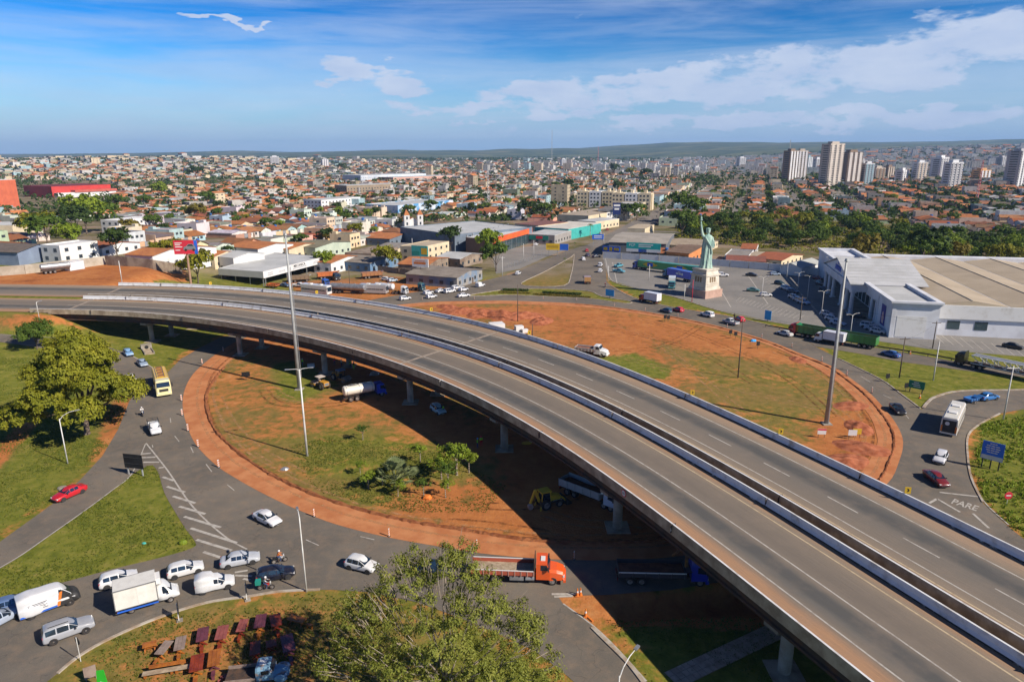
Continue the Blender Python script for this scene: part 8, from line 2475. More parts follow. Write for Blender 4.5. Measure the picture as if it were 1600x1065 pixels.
 # sagging wires from pole to pole
def wire(name,lab,ends):
 t=thing(name,lab,'wire',ends[0])
 o0=Vector(ends[0])
 for a,b in zip(ends[:-1],ends[1:]):
  a,b=Vector(a)-o0,Vector(b)-o0
  pts=[a.lerp(b,k/8)-Vector((0,0,4*0.6*(k/8)*(1-k/8)))for k in range(9)]
  MB().tube(pts,0.016,4).build('span',M_DARK,t,fix=False)
wire('power_line','sagging wires before the store between the utility poles',[atg(1250,500,6.5),atg(1457,544,6.5),atg(1405,590,8.6),atg(1567,657,10)])
# signs
def sign(name,lab,a,b,z0,z1,m,posts=2,extra=(),back=None,group=None,pm=None):
 t,L=board(name,lab,'sign',atg(*a),atg(*b),z0,z1,m,posts,extra=extra,post_m=pm or M_DARK,back=0.05,group=group)
 if back:MB().box(-0.02,L+0.02,0.055,0.075,z0-0.02,z1+0.02).build('back',back,t)
 return t,L
t,L=sign('road_sign','dark back of a large road sign on the grass triangle',(197,741),(226,744),1.2,3.5,M_BLACK,pm=M_POLE)
for z in(1.9,2.9):MB().box(0.1,L-0.1,-0.06,-0.004,z,z+0.08).build('brace',M_PLASTIC,t)
lines=lambda ts:[(x,z,s,b,M_WHITE)for x,z,s,b in ts]
t,L=sign('information_sign','large blue information sign with white lettering on the right verge',(1529,728),(1563,737),1.5,4.4,mat('blue_sign',(0.03,0.17,0.72),(0.03,0.15,0.65),1,0.4),3)
for k,(z,f)in enumerate(((4.1,0.34),(3.75,0.62),(3.4,0.7),(3.05,0.62),(2.7,0.5))):
 for j in range(3):MB().box(L*(0.5-f/2+f*j/3),L*(0.5-f/2+f*(j+0.86)/3),-0.012,-0.002,z-0.08,z+0.08).build('text_line',M_WHITE,t)
MB().box(0.05,L-0.05,-0.014,-0.002,1.55,2.2).build('white_band',M_WHITE,t)
t,L=sign('direction_sign','green direction sign on the grass wedge at the right',(1418,611),(1443,616),0.9,2.5,mat('green_road_sign',(0.01,0.20,0.13),(0.01,0.17,0.11),1,0.4))
for z,x0,x1 in((2.15,0.3,0.62),(1.75,0.2,0.7),(1.35,0.3,0.75)):MB().box(L*x0,L*x1,-0.012,-0.002,z-0.08,z+0.08).build('text_line',M_WHITE,t)
sign('arrow_sign','bright blue arrow sign at the tip of the north median',(946,465),(959,467),0.8,3.0,M_SKYB,1)
sign('arrow_sign','bright blue sign on the grass strip before the car park',(1194,501),(1204,503),0.5,3.2,M_SKYB,1)
for i,(u,v,lab)in enumerate(((1039,502,'small dark sign back left of a pair on the island'),(1044,503,'small dark sign back right of a pair on the island'),(1141,526,'small dark sign back beside the trench'),(1149,529,'second small dark sign back beside the trench'),(1184,545,'small dark sign back near the earth ring'),(1415,612,'small black sign left of the green direction sign'),(1386,597,'black and white post sign beside the ring road'),(385,594,'black arrow board at the left of the island'))):
 w=1.7 if i==7 else 0.9
 p=atg(u,v)
 t=placed('small_sign',lab,'sign',p,(1,0.2),'small dark sign backs')
 MB().box(-w/2,w/2,-0.03,0.03,0.9,1.9).build('panel',M_BLACK,t)
 MB().cyl((0,0.06,-0.2),(0,0.06,1.8),0.04).build('post',M_DARK,t)
for u,v,c1,lab in((1283,684,M_REDSIGN,'white works sign with red top beside the right mast'),(1331,686,M_WHITE,'white works sign left of a yellow one'),(1338,684,M_YELLOW,'yellow works sign beside a white one')):
 t=placed('works_sign',lab,'sign',atg(u,v),(1,-0.1),'works signs')
 MB().box(-0.7,0.7,-0.03,0.03,0.7,1.7).build('panel',M_WHITE if c1 is M_REDSIGN else c1,t)
 MB().box(-0.7,0.7,-0.04,-0.031,1.4,1.7).build('top_band',c1,t)
 for x in(-0.5,0.5):MB().cyl((x,0.06,-0.2),(x,0.06,1.6),0.035).build('post',M_DARK,t)
def roundsign(u,v,h,r,m1,m2,lab,face=(0,-1),bar=None,num=None,loc=None):
 p=loc or atg(u,v)
 t=thing('round_sign',lab,'sign',p,math.atan2(face[1],face[0])+math.pi/2,'round road signs')
 if not loc:MB().cyl((0,0.05,-0.2),(0,0.05,h+r),0.04).build('post',M_WPOLE,t)
 MB().cyl((0,0.02,h),(0,-0.02,h),r,n=24).build('disc',m1,t)
 if m2:MB().cyl((0,-0.02,h),(0,-0.03,h),r*0.76,n=24).build('face',m2,t)
 if bar:MB().box(-r*0.6,r*0.6,-0.04,-0.025,h-r*0.14,h+r*0.14).build('bar',M_WHITE,t)
 if num:text_mesh('number',num,r*1.0,M_BLACK,t,Matrix.Translation((0,-0.04,h))@Matrix.Rotation(math.pi/2,4,'X'))
roundsign(1573,788,1.4,0.55,M_REDSIGN,None,'red no entry sign on the right verge',bar=True)
d0=on_deck(174.5,-0.06,0.35)
ax=axis_pt(174.5)[1]
roundsign(0,0,0,0.48,M_REDSIGN,M_WHITE,'round speed limit sign fixed on the near parapet',face=(ax[1],-ax[0]),num='60',loc=d0)
def project(p):
 cp,sp=math.cos(PITCH),math.sin(PITCH)
 x,y,z=p[0],p[1],p[2]-CAM_H
 dep=y*cp-z*sp
 yy=(y*sp+z*cp)/dep
 x/=dep
 return CX+F_PX*(x-yy*ROLL),CY-F_PX*(yy+x*ROLL)
for u,lab in((327,'farthest'),(494,'second farthest'),(672,'third farthest'),(826,'middle'),(1082,'third nearest'),(1219,'second nearest'),(1416,'nearest')):
 s=min(np.arange(0,215,0.5),key=lambda q:abs(project(on_deck(q,28.4,1.0))[0]-u))
 t=thing('chevron_sign',lab+' yellow curve sign along the far parapet','sign',on_deck(s,28.62,0.9),math.atan2(axis_pt(s)[1][1],axis_pt(s)[1][0])+0.9,'yellow curve signs')
 MB().box(-0.32,0.32,-0.02,0.02,0.15,0.95).build('panel',M_YELLOW,t)
 MB().add([(-0.12,-0.03,0.35),(0.05,-0.03,0.35),(0.18,-0.03,0.55),(0.05,-0.03,0.75),(-0.12,-0.03,0.75),(0.02,-0.03,0.55)],[(0,1,2,5),(5,2,3,4)]).build('chevron',M_BLACK,t)
 MB().box(-0.04,0.04,0.021,0.06,-0.3,0.6).build('post',M_DARK,t)
for u,v,lab in((281,969,'black sign seen edge on beside the lower road, left one'),(387,937,'black sign seen edge on beside the lower road, right one')):
 t=placed('edge_sign',lab,'sign',atg(u,v),(-0.45,0.9),'dark signs on the lower verge')
 MB().box(-0.5,0.5,-0.03,0.03,1.0,2.2).build('panel',M_BLACK,t)
 MB().box(-0.06,0.06,0.035,0.12,-0.2,2.1).build('post',M_WPOLE,t)
 MB().box(-0.3,0.3,-0.3,0.3,-0.05,0.1).build('foot',M_CONC,t)
roundsign(127,1032,2.3,0.42,M_BLACK,None,'round sign seen from behind at the lower left kerb',face=(0.5,0.8))
# billboards
def bill(lab,a,b,z0,z1,m,extra=(),posts=2,parts=(),pm=None,name='billboard'):
 p0=atg(*a)
 t,L=board(name,lab,'billboard',p0,atg(*b)if b else p0+Vector((7.6,0.9,0)),z0,z1,m,posts,extra=extra,back=0.3,post_m=pm,group='billboards')
 for fx0,fx1,fz0,fz1,mm in parts:MB().box(L*fx0,L*fx1,-0.03,-0.002,z0+(z1-z0)*fz0,z0+(z1-z0)*fz1).build('graphic',mm,t)
 return t,L
t,L=bill('red billboard with a silver car on a single brown post',(279,443),None,10.0,14.6,M_REDSIGN,posts=1,pm=mat('brown_post',(0.36,0.22,0.15),(0.3,0.18,0.12),1,0.8),parts=((0.86,1,0,1,M_BLUE),))
MB().cyl((L/2,.5,-1),(L/2,.5,10.2),.42,.36).build('column',mat('brown_post',(0,0,0)),t)
cb=MB()
cz=11.4
cb.side([(L*.40,cz),(L*.42,cz+1.0),(L*.52,cz+1.25),(L*.62,cz+2.0),(L*.80,cz+2.0),(L*.9,cz+1.2),(L*.93,cz+0.1)],-0.06,-0.031).build('car_picture',M_STEEL,t)
MB().side([(L*.56,cz+1.3),(L*.64,cz+1.85),(L*.78,cz+1.85),(L*.84,cz+1.25)],-0.07,-0.061).build('car_window_picture',M_GLASS,t)
for x in(.5,.83):MB().cyl((L*x,-0.08,cz),(L*x,-0.05,cz),0.42,n=14).build('car_wheel_picture',M_TYRE,t)
for z,f in((13.6,0.3),(13.0,0.22),(12.3,0.3),(11.2,0.2)):MB().box(L*0.06,L*(0.06+f),-0.03,-0.004,z,z+0.3).build('text_line',M_WHITE,t)
M_TEALB=mat('teal_banner',(0.02,0.36,0.33),(0.02,0.31,0.28),0.4,0.5)
bill('long teal banner with white lettering above the car park wall',(978,404),(1031,407),3.4,7.6,M_TEALB,posts=4,extra=[(2.6,6.4,1.7,'PCP',M_WHITE)],parts=((0.36,0.78,0.74,0.84,M_WHITE),(0.36,0.72,0.54,0.64,M_WHITE),(0,1,0,0.32,M_WHITE),(0.36,0.6,0.0,0.32,M_BLUE)))
bill('blue and yellow banner at the left end of the car park wall',(941,402),(968,404),2.8,5.4,M_BLUE,posts=3,parts=((0.06,0.28,0.25,0.8,M_YELLOW),(0.4,0.56,0.15,0.85,M_YELLOW),(0.66,0.95,0.3,0.75,M_YELLOW)))
bill('yellow and blue gantry banner at the fork of the avenue',(853,400),(888,401),3.0,6.0,M_YELLOW,posts=3,parts=((0.62,1,0,1,M_BLUE),(0.05,0.55,0.35,0.7,mat('dark_yellow',(0.45,0.28,0.02),(0.4,0.25,0.02),1,0.6))))
bill('blue banner spanning posts beside the avenue',(925,386),(943,386),4.0,6.6,M_BLUE,posts=2,parts=((0.15,0.85,0.6,0.75,M_WHITE),(0.15,0.85,0.3,0.42,M_WHITE)))
bill('tall dark blue pole sign on the avenue',(957,349),(969,349),6,14,mat('navy_sign',(0.02,0.035,0.14),(0.02,0.03,0.11),1,0.4),posts=1,parts=((0.1,0.9,0.7,0.86,M_WHITE),(0.2,0.8,0.4,0.55,M_WHITE),(0,1,0.54,0.58,M_STEEL)))
bill('upper green printed billboard in the truck yard',(645,438),(670,440),9.5,13.5,M_TEAL,posts=1,parts=((0.05,0.5,0.1,0.5,M_GREEN),(0.6,0.95,0.2,0.8,M_YELLOW)))
bill('lower orange and white billboard in the truck yard',(645,439),(670,441),5.6,8.8,M_WHITE,posts=1,parts=((0.12,0.85,0.35,0.6,M_ORP),(0.2,0.8,0.7,0.78,M_ORP)))
# delineators, cones
ds=MB().cyl((0,0,0),(0,0,0.06),0.24,n=10)
ME_DB=fixm(ds.mesh('base',M_BLACK))
ME_DP=fixm(MB().box(-0.13,0.13,-0.04,0.04,0.06,1.25).mesh('panel',M_WHITE))
ME_DS=fixm(MB().add([(-0.132,-0.045,0),(0.132,-0.045,0.12),(0.132,-0.045,0.3),(-0.132,-0.045,0.18),(-0.132,0.045,0),(0.132,0.045,0.12),(0.132,0.045,0.3),(-0.132,0.045,0.18)],[(0,1,2,3),(7,6,5,4),(0,4,5,1),(1,5,6,2),(2,6,7,3),(3,7,4,0)]).mesh('red_stripe',M_ORP))
OW=['first','second','third','fourth','fifth','sixth','seventh','eighth','ninth','tenth','eleventh','twelfth','thirteenth','fourteenth','fifteenth','sixteenth','seventeenth','eighteenth','nineteenth','twentieth']
def words_n(n):
 if n<=20:return OW[n-1]
 t=('','','twenty','thirty','forty','fifty','sixty','seventy','eighty','ninety')[n//10%10]
 h='hundred and ' if n>=100 else ''
 if n%10==0 and n%100>=20:return h+t[:-1]+'ieth'
 if n%100<=20 and n%100:return h+OW[n%100-1]
 return h+(t+'-'+OW[n%10-1]if n%10 else 'th')
DEL=[((284,626),(285,649),(294,673),(310,698),(342,730)),((349,549),(316,568)),((491,807),(608,838),(745,856),(897,874)),((1237,543),(1284,565),(1323,587),(1362,614)),((660,469),(741,468),(849,468),(901,470),(960,479),(1008,486),(1059,495),(1136,512),(1190,528))]
for gi,(grp,ph)in enumerate(zip(DEL,('red and white striped delineator beside the earth track by the hatched marking','striped delineator where the road passes under the viaduct','slim delineator along the lower edge of the earth track','striped delineator along the right side of the earth ring','slim delineator along the north edge of the island'))):
 for i,(u,v)in enumerate(grp):
  t=thing('delineator',OW[i]+' '+ph,'delineator',atg(u,v,0.05),0.3+gi*0.4,'delineators along the works')
  if gi in(1,2,4):t.scale=(0.75,0.75,0.9)
  link('base',ME_DB,t);p=link('panel',ME_DP,t)
  for z in(0.12,0.48,0.84):link('red_stripe',ME_DS,p,(0,0,z))
for u,v,lab in((902,931,'left of two orange cones at the slip road corner'),(907,930,'right of two orange cones at the slip road corner'),(915,963,'lone orange cone on the slip road verge'),(1437,622,'orange cone at the tip of the grass wedge'),(1422,553,'orange barrel marker on the grass before the store')):
 t=thing('traffic_cone',lab,'cone',atg(u,v,0.05),0,'traffic cones')
 MB().box(-0.22,0.22,-0.22,0.22,0,0.05).build('base',M_ORP,t)
 MB().cyl((0,0,0.05),(0,0,0.95),0.17,0.05).build('body',M_ORP,t)
 MB().cyl((0,0,0.45),(0,0,0.65),0.118,0.095).build('white_band',M_WHITE,t)
t=placed('barrier_plank','orange plank lying beside the lone cone','plank',atg(921,966),(0.6,-1))
MB().box(-0.6,0.6,-0.1,0.1,0.05,0.13).build('plank',M_ORP,t)
# guardrail of the upper road
gr=G([(1196,511),(1240,519),(1300,531),(1362,543),(1450,557),(1525,571),(1600,582),(1700,596)])
t=thing('guardrail','dark steel guardrail along the upper road','guardrail',gr[0])
for a,b in zip(gr[:-1],gr[1:]):
 a,b=a-gr[0],b-gr[0]
 MB().bar(a+Vector((0,0,0.62)),b+Vector((0,0,0.62)),0.08,0.3).build('rail',M_DARK,t)
 n=int((b-a).length/4)
 for k in range(n):
  p=a.lerp(b,k/n)
  MB().box(p.x-0.07,p.x+0.07,p.y+0.05,p.y+0.15,-0.2,0.7).build('post',M_DARK,t)
  # paved footpath under the viaduct, slab by slab
pa,pb=atg(1050,1062),atg(1240,972)
path=tag(along([pa,pb],2.2,0.02).build('footpath',M_CONC_D),kind='structure')
d=(pb-pa).normalized();nn=Vector((-d.y,d.x,0))
L=(pb-pa).length
ms=fixm(MB().box(-0.30,0.30,-0.33,0.33,0,0.05).mesh('slab',mat('red_path_slab',(0.50,0.36,0.26),(0.38,0.26,0.18),1.2,0.9)))
for i in range(int(L/0.68)):
 for j in(-1,0,1):
  link('slab',ms,path,pa+d*(i+0.5)*0.68+nn*j*0.72+Vector((0,0,0.03)),math.atan2(d.y,d.x))
  # concrete drain under the left approach
t=placed('drain_outlet','pale concrete drain outlet on the slope behind the big tree','drain',atg(229,545),(atg(238,560)-atg(229,545)))
MB().box(-0.9,0.4,-1.2,1.2,-0.3,1.2).build('headwall',M_CONC,t)
MB().cyl((0.3,0,0.55),(0.42,0,0.55),0.45,n=16).build('pipe_mouth',M_BLACK,t)
for s in(-1,1):MB().box(0.4,5.2,s*1.0-0.12,s*1.0+0.12,-0.3,0.35).build('channel_wall',M_CONC,t)
MB().box(0.4,5.2,-0.88,0.88,-0.2,0.08).build('channel_floor',M_CONC_D,t)
# soil heaps
def heap(u,v,r,h,lab,m,seed):
 g=np.random.default_rng(seed)
 n=26
 gx,gy=np.meshgrid(np.linspace(-1,1,n),np.linspace(-1,1,n))
 rr=np.hypot(gx,gy)
 z=np.clip(1-rr**1.6,0,1)*(0.75+0.25*np.sin(gx*7+seed)*np.cos(gy*6))+g.normal(0,0.05,gx.shape)*(rr<0.9)
 V=np.c_[gx.ravel()*r*1.6,gy.ravel()*r,np.clip(z.ravel(),-0.05,2)*h-0.04]
 i=(np.arange(n-1)[:,None]*n+np.arange(n-1)[None]).ravel()
 o=tag(link('soil_heap',npmesh('soil_heap',V,[np.c_[i,i+1,i+n+1,i+n]],m,smooth=True)),lab,'soil heap','soil heaps')
 o.location=atg(u,v)
 o.rotation_euler=(0,0,seed*1.1)
M_RSOIL=mat('fresh_red_soil',(0.42,0.15,0.075),(0.28,0.085,0.04),0.9,0.95,spec=0.1,bump=0.6,detail=7)
for i,(u,v,r,h,lab)in enumerate(((720,487,4.5,1.6,'red soil heap nearest the far parapet at the north'),(752,490,4,1.5,'second red soil heap at the north of the island'),(785,493,5,1.9,'large red soil heap beside the dark pole'),(815,494,4.5,1.7,'red soil heap right of the dark pole'),(846,502,3.4,1.2,'low red soil heap with concrete blocks'),(700,480,3,1.0,'small red soil heap by the north track'),(1330,634,2.6,0.6,'low soil ridge beside the right end of the earth ring'),(1342,668,2.4,0.9,'red soil heap near the yellow works sign'),(1348,700,3.0,1.0,'red soil heap at the inner side of the earth ring'),(1320,722,3.0,0.8,'flat red soil heap behind the far parapet'),(1247,562,2.0,0.6,'small soil heap by the trench on the right'))):
 heap(u,v,r,h,lab,M_RSOIL,i)
 # blocks and litter
for u,v,sx,sz,m,lab in((811,517,1.1,1.5,M_WHITE,'large white concrete block behind the far parapet'),(820,519,0.8,0.9,M_WHITE,'small white concrete block behind the far parapet'),(776,511,2.0,1.2,M_WHITE,'white box just showing over the far parapet'),(486,573,0.8,0.7,M_WHITE,'pale box beside the pier under the viaduct'),(585,585,1.1,0.7,M_STEEL,'grey tarpaulin heap under the far deck'),(445,733,0.7,0.3,M_STEEL,'grey metal scrap at the inner edge of the earth track'),(1177,533,0.8,0.5,M_SKYB,'blue and white bag near the trench'),(668,778,0.7,0.5,M_ORP,'orange bench like board among the saplings'),(98,763,0.8,0.35,M_CONC,'concrete manhole on the left lawn'),(225,849,0.25,0.2,M_TEAL,'teal scrap on the grass triangle'),(286,849,0.5,0.5,M_LEAF['lime'],'small green shrub at the corner of the grass triangle'),(823,692,0.9,0.15,M_YELLOW,'yellow board beside a pier footing')):
 o=MB()
 n=9
 rg=random.Random(int(u))
 o.loft([[(sx*s*(0.85+0.3*rg.random())*math.cos(2*math.pi*i/n),sx*0.7*s*(0.85+0.3*rg.random())*math.sin(2*math.pi*i/n),z)for i in range(n)]for z,s in((-0.05,1),(sz*0.5,0.95),(sz,0.6))]if 'block' not in lab and 'box' not in lab else[[(sx*a,sx*b,z)for a,b in((-1,-.8),(1,-.8),(1,.8),(-1,.8))]for z in(-0.05,sz)])
 tag(o.build('concrete_block' if 'block' in lab else 'debris',m,None,atg(u,v),0.3),lab,'debris','loose things on the ground')
 # ---- people
M_SKIN=mat('skin',(0.30,0.16,0.10),(0.26,0.14,0.09),4,0.6)
M_VEST=mat('hi_vis_vest',(0.35,0.75,0.03),(0.3,0.65,0.03),4,0.7)
M_JEANS=mat('blue_trousers',(0.04,0.07,0.16),(0.03,0.05,0.12),4,0.8)
def body(J,R_,mats,zt,name,parent):
 """one continuous skinned body; mats (skin, top, trousers) split at the neck, waist and wrists"""
 E_=[('pelvis','chest'),('chest','neck'),('neck','head'),('chest','sl'),('sl','el'),('el','hl'),('chest','sr'),('sr','er'),('er','hr'),('pelvis','pl'),('pl','kl'),('kl','al'),('al','tl'),('pelvis','pr'),('pr','kr'),('kr','ar'),('ar','tr')]
 nm=list(J)
 me=bpy.data.meshes.new(name)
 me.from_pydata([J[k]for k in nm],[(nm.index(a),nm.index(b))for a,b in E_],[])
 o=bpy.data.objects.new(name,me)
 COL.objects.link(o)
 o.modifiers.new('s','SKIN')
 for i,k in enumerate(nm):
  me.skin_vertices[0].data[i].radius=(R_[k],R_[k])
  me.skin_vertices[0].data[i].use_root=k=='pelvis'
 o.modifiers.new('u','SUBSURF').levels=1
 m2=bpy.data.meshes.new_from_object(o.evaluated_get(bpy.context.evaluated_depsgraph_get()))
 bpy.data.objects.remove(o)
 m2.materials.clear()
 for m in mats:m2.materials.append(m)
 P={k:Vector(J[k])for k in J}
 for f in m2.polygons:
  k=min(P,key=lambda q:(P[q]-f.center).length)
  f.material_index=0 if k in('head','neck','hl','hr')else(1 if k in('chest','sl','sr','el','er')else 2)
  f.use_smooth=True
 return link(name,m2,parent)
RAD=dict(pelvis=.15,chest=.17,neck=.065,head=.115,sl=.075,el=.05,hl=.045,sr=.075,er=.05,hr=.045,pl=.095,kl=.065,al=.05,tl=.05,pr=.095,kr=.065,ar=.05,tr=.05)
def stand(arm=0.0,stride=0.1):
 return dict(pelvis=(0,0,.95),chest=(0.02,0,1.32),neck=(0.02,0,1.5),head=(0.05,0,1.64),sl=(0,.2,1.42),el=(0.05,.27,1.15),hl=(0.12+arm,.26,.92+arm),sr=(0,-.2,1.42),er=(0.02,-.27,1.15),hr=(0.15,-.24,.92),pl=(0,.1,.9),kl=(stride,.11,.5),al=(stride*.6,.11,.08),tl=(stride*.6+.16,.12,.05),pr=(0,-.1,.9),kr=(-stride*.3,-.11,.5),ar=(-stride,-.11,.08),tr=(-stride+.16,-.12,.05))
def ride():
 return dict(pelvis=(-.2,0,.85),chest=(-.05,0,1.2),neck=(0,0,1.38),head=(.05,0,1.52),sl=(-.02,.2,1.3),el=(.2,.28,1.12),hl=(.46,.26,1.06),sr=(-.02,-.2,1.3),er=(.2,-.28,1.12),hr=(.46,-.26,1.06),pl=(-.12,.1,.82),kl=(.22,.2,.72),al=(.05,.2,.36),tl=(.2,.2,.32),pr=(-.12,-.1,.82),kr=(.22,-.2,.72),ar=(.05,-.2,.36),tr=(.2,-.2,.32))
def person(u,v,rz,top,trou,hat,lab,J=None,loc=None):
 t=thing('person',lab,'person',loc or atg(u,v,0.05),rz,'people')
 J=J or stand()
 body(J,RAD,(M_SKIN,top,trou),0,'body',t)
 h=J['head']
 MB().ball((h[0]-0.01,h[1],h[2]+0.06),0.145,10,6,(1,1,0.85)).build('helmet' if hat else 'hair',hat or M_BLACK,t,smooth=True)
M_HELM=mat('white_helmet',(0.7,0.7,0.7),(0.6,0.6,0.6),3,0.3)
for a in((473,572,1,M_VEST,M_JEANS,M_HELM,'worker in a green vest beside the tall mast'),(523,571,2,M_REDSIGN,M_JEANS,M_YELLOW,'worker in a red shirt beyond the rollers'),(534,573,4,M_CREAM,M_JEANS,M_HELM,'worker in a pale shirt beside the far pier'),(548,575,3,M_VEST,M_JEANS,M_YELLOW,'worker in a green vest right of the far pier'),(553,577,1,M_BLACK,M_VEST,M_HELM,'worker in dark clothes beside the far pier'),(746,700,0,M_VEST,M_JEANS,M_SKYB,'worker in green vest and blue helmet in the shade'),(752,697,2,M_VEST,M_REDSIGN,M_REDSIGN,'worker in green vest and red trousers in the shade'),(693,646,3,M_VEST,M_JEANS,None,'person in green at the door of the pale blue car'),(1147,499,1,M_BLACK,M_BLACK,None,'person in black walking on the strip by the red car')):
 person(*a)
def motorbike(u0,v0,u1,v1,col,lab,plab,top,hat,box=None):
 c,h=pose((u0,v0),(u1,v1))
 t=thing('motorcycle',lab,'motorcycle',c+Vector((0,0,0.05)),h,'motorcycles')
 wheels(t,'moto',[(-.62,0,.3),(.66,0,.3)])
 MB().tube([(.66,0,.3),(.42,0,.95)],.05).build('fork',M_STEEL,t)
 MB().tube([(.42,-.33,1.02),(.42,.33,1.02)],.022).build('handlebar',M_DARK,t)
 MB().loft([[(x,-w,z0),(x,w,z0),(x,w*.8,z1),(x,-w*.8,z1)]for x,w,z0,z1 in((-.1,.12,.62,.78),(.15,.17,.6,.92),(.42,.1,.66,.88))]).build('fuel_tank',M_PAINT,t,color=col)
 MB().box(-.75,-.05,-.13,.13,.7,.8).build('seat',M_BLACK,t)
 MB().box(-.2,.25,-.14,.14,.3,.62).build('engine',M_CHASSIS,t)
 MB().bar((-.62,.07,.3),(-.05,.07,.45),.06).build('swing_arm',M_STEEL,t)
 MB().box(.48,.58,-.1,.1,.82,1.0).build('headlight',M_LAMP,t)
 if box:MB().box(-1.05,-.5,-.3,.3,.8,1.3).build('carrier_box',box,t)
 person(0,0,h,top,M_JEANS,hat,plab,ride(),c+Vector((0,0,0.05)))
motorbike(429,881,445,877,(0.4,0.4,0.4),'grey motorcycle beside the silver sedan','rider in an orange shirt on the grey motorcycle',M_ORP,M_HELM)
motorbike(406,922,426,920,(0.4,0.02,0.02),'red motorcycle with green box beside the black estate','rider in a grey shirt on the red motorcycle',M_STEEL,M_HELM,M_GREEN)
motorbike(221,643,225,655,(0.03,0.03,0.03),'black motorcycle following the white pickup','rider in a white shirt on the black motorcycle',M_WHITE,M_HELM)
motorbike(947,447,944,451,(0.3,0.02,0.02),'dark red motorcycle at the car park entrance','rider in dark clothes at the car park entrance',M_BLACK,M_REDSIGN)
# ---- rustic furniture for sale, lower left
M_W=[mat('red_varnish',(0.27,0.045,0.014),(0.16,0.025,0.012),1.6,0.35,spec=0.5),mat('plum_varnish',(0.15,0.045,0.06),(0.10,0.03,0.04),1.6,0.35,spec=0.5),mat('orange_varnish',(0.42,0.14,0.022),(0.26,0.08,0.016),1.6,0.35,spec=0.5),mat('rose_varnish',(0.30,0.09,0.07),(0.22,0.06,0.05),1.6,0.35,spec=0.5),mat('grey_wood_top',(0.30,0.23,0.19),(0.22,0.16,0.13),1.6,0.5)]
def table(u,v,rz,L,W,top,leg,lab,bench=True):
 t=thing('wooden_table',lab,'table',atg(u,v),rz,'rustic wooden tables')
 n=3
 for k in range(n):
  y=-W/2+W*k/n
  MB().box(-L/2,L/2,y+0.01,y+W/n-0.01,0.72,0.80).build('top_plank',top,t)
 for x in(-L*.36,L*.36):
  MB().bar((x,-W*.4,0),(x,W*.4,0.72),0.12).build('leg',leg,t)
  MB().bar((x+0.1,W*.4,0),(x+0.1,-W*.4,0.72),0.12).build('leg',leg,t)
 MB().bar((-L*.36,0,0.36),(L*.36,0,0.36),0.1).build('stretcher',leg,t)
 if L>1.85:
  MB().box(-L*.95,-L*.6,-W*.16,W*.16,0.4,0.47).build('bench_seat',leg,t)
  for x in(-L*.92,-L*.64):MB().box(x-0.06,x+0.06,-W*.12,W*.12,0,0.4).build('bench_leg',leg,t)
 if bench:
  MB().box(-L*.45,L*.45,-W/2-0.55,-W/2-0.25,0.4,0.47).build('bench_seat',leg,t)
  for x in(-L*.35,L*.35):MB().box(x-0.06,x+0.06,-W/2-0.5,-W/2-0.3,0,0.4).build('bench_leg',leg,t)
for a in((235,1016,0.4,1.2,0.8,2,2,'small orange slatted table, leftmost of the wooden tables'),(258,1021,1.1,1.9,0.9,4,2,'orange legged table second from the left'),(283,1014,1.5,2.0,1.0,4,2,'grey topped table with broad orange legs'),(318,1000,1.5,2.1,1.1,1,0,'plum topped table casting a long shadow'),(348,997,1.4,2.1,1.1,3,0,'rose topped table in the middle of the upper row'),(380,986,1.3,1.9,0.9,3,0,'small rose table piled with wood'),(408,979,1.4,2.1,1.1,1,2,'plum topped table right of the middle'),(432,978,1.6,2.0,1.1,0,0,'reddish slatted table near the tree'),(465,976,2.4,1.9,0.9,2,2,'orange corner bench nearest the foreground tree'),(309,1045,1.5,2.3,1.2,0,2,'large bright red table in the lower row'),(336,1037,1.5,2.3,1.1,2,1,'orange topped table in the lower row'),(400,1022,1.5,2.0,1.0,0,0,'bright red table beside the old blue truck'),(425,1015,1.6,1.1,1.0,0,0,'small square red table above the old blue truck'),(451,1014,1.6,2.6,1.2,1,1,'dark plum table by the foreground tree')):
 table(a[0],a[1],a[2]+(0.4 if a[2]>1 else 0),a[3],a[4],M_W[a[5]],M_W[a[6]],a[7],False)
t=thing('log_bench','long pale log bench with orange back at the bottom left','bench',atg(262,1052),0.25)
MB().box(-2.1,2.1,-0.3,0.25,0.42,0.5).build('seat',M_WOODB,t)
for k in range(3):MB().box(-1.6,1.6,0.3,0.38,0.62+k*0.14,0.72+k*0.14).build('back_rail',M_W[2],t)
for x in(-1.9,0.4,0.8,1.8):MB().box(x-0.1,x+0.1,-0.2,0.34,0,0.42).build('leg',M_W[2],t)
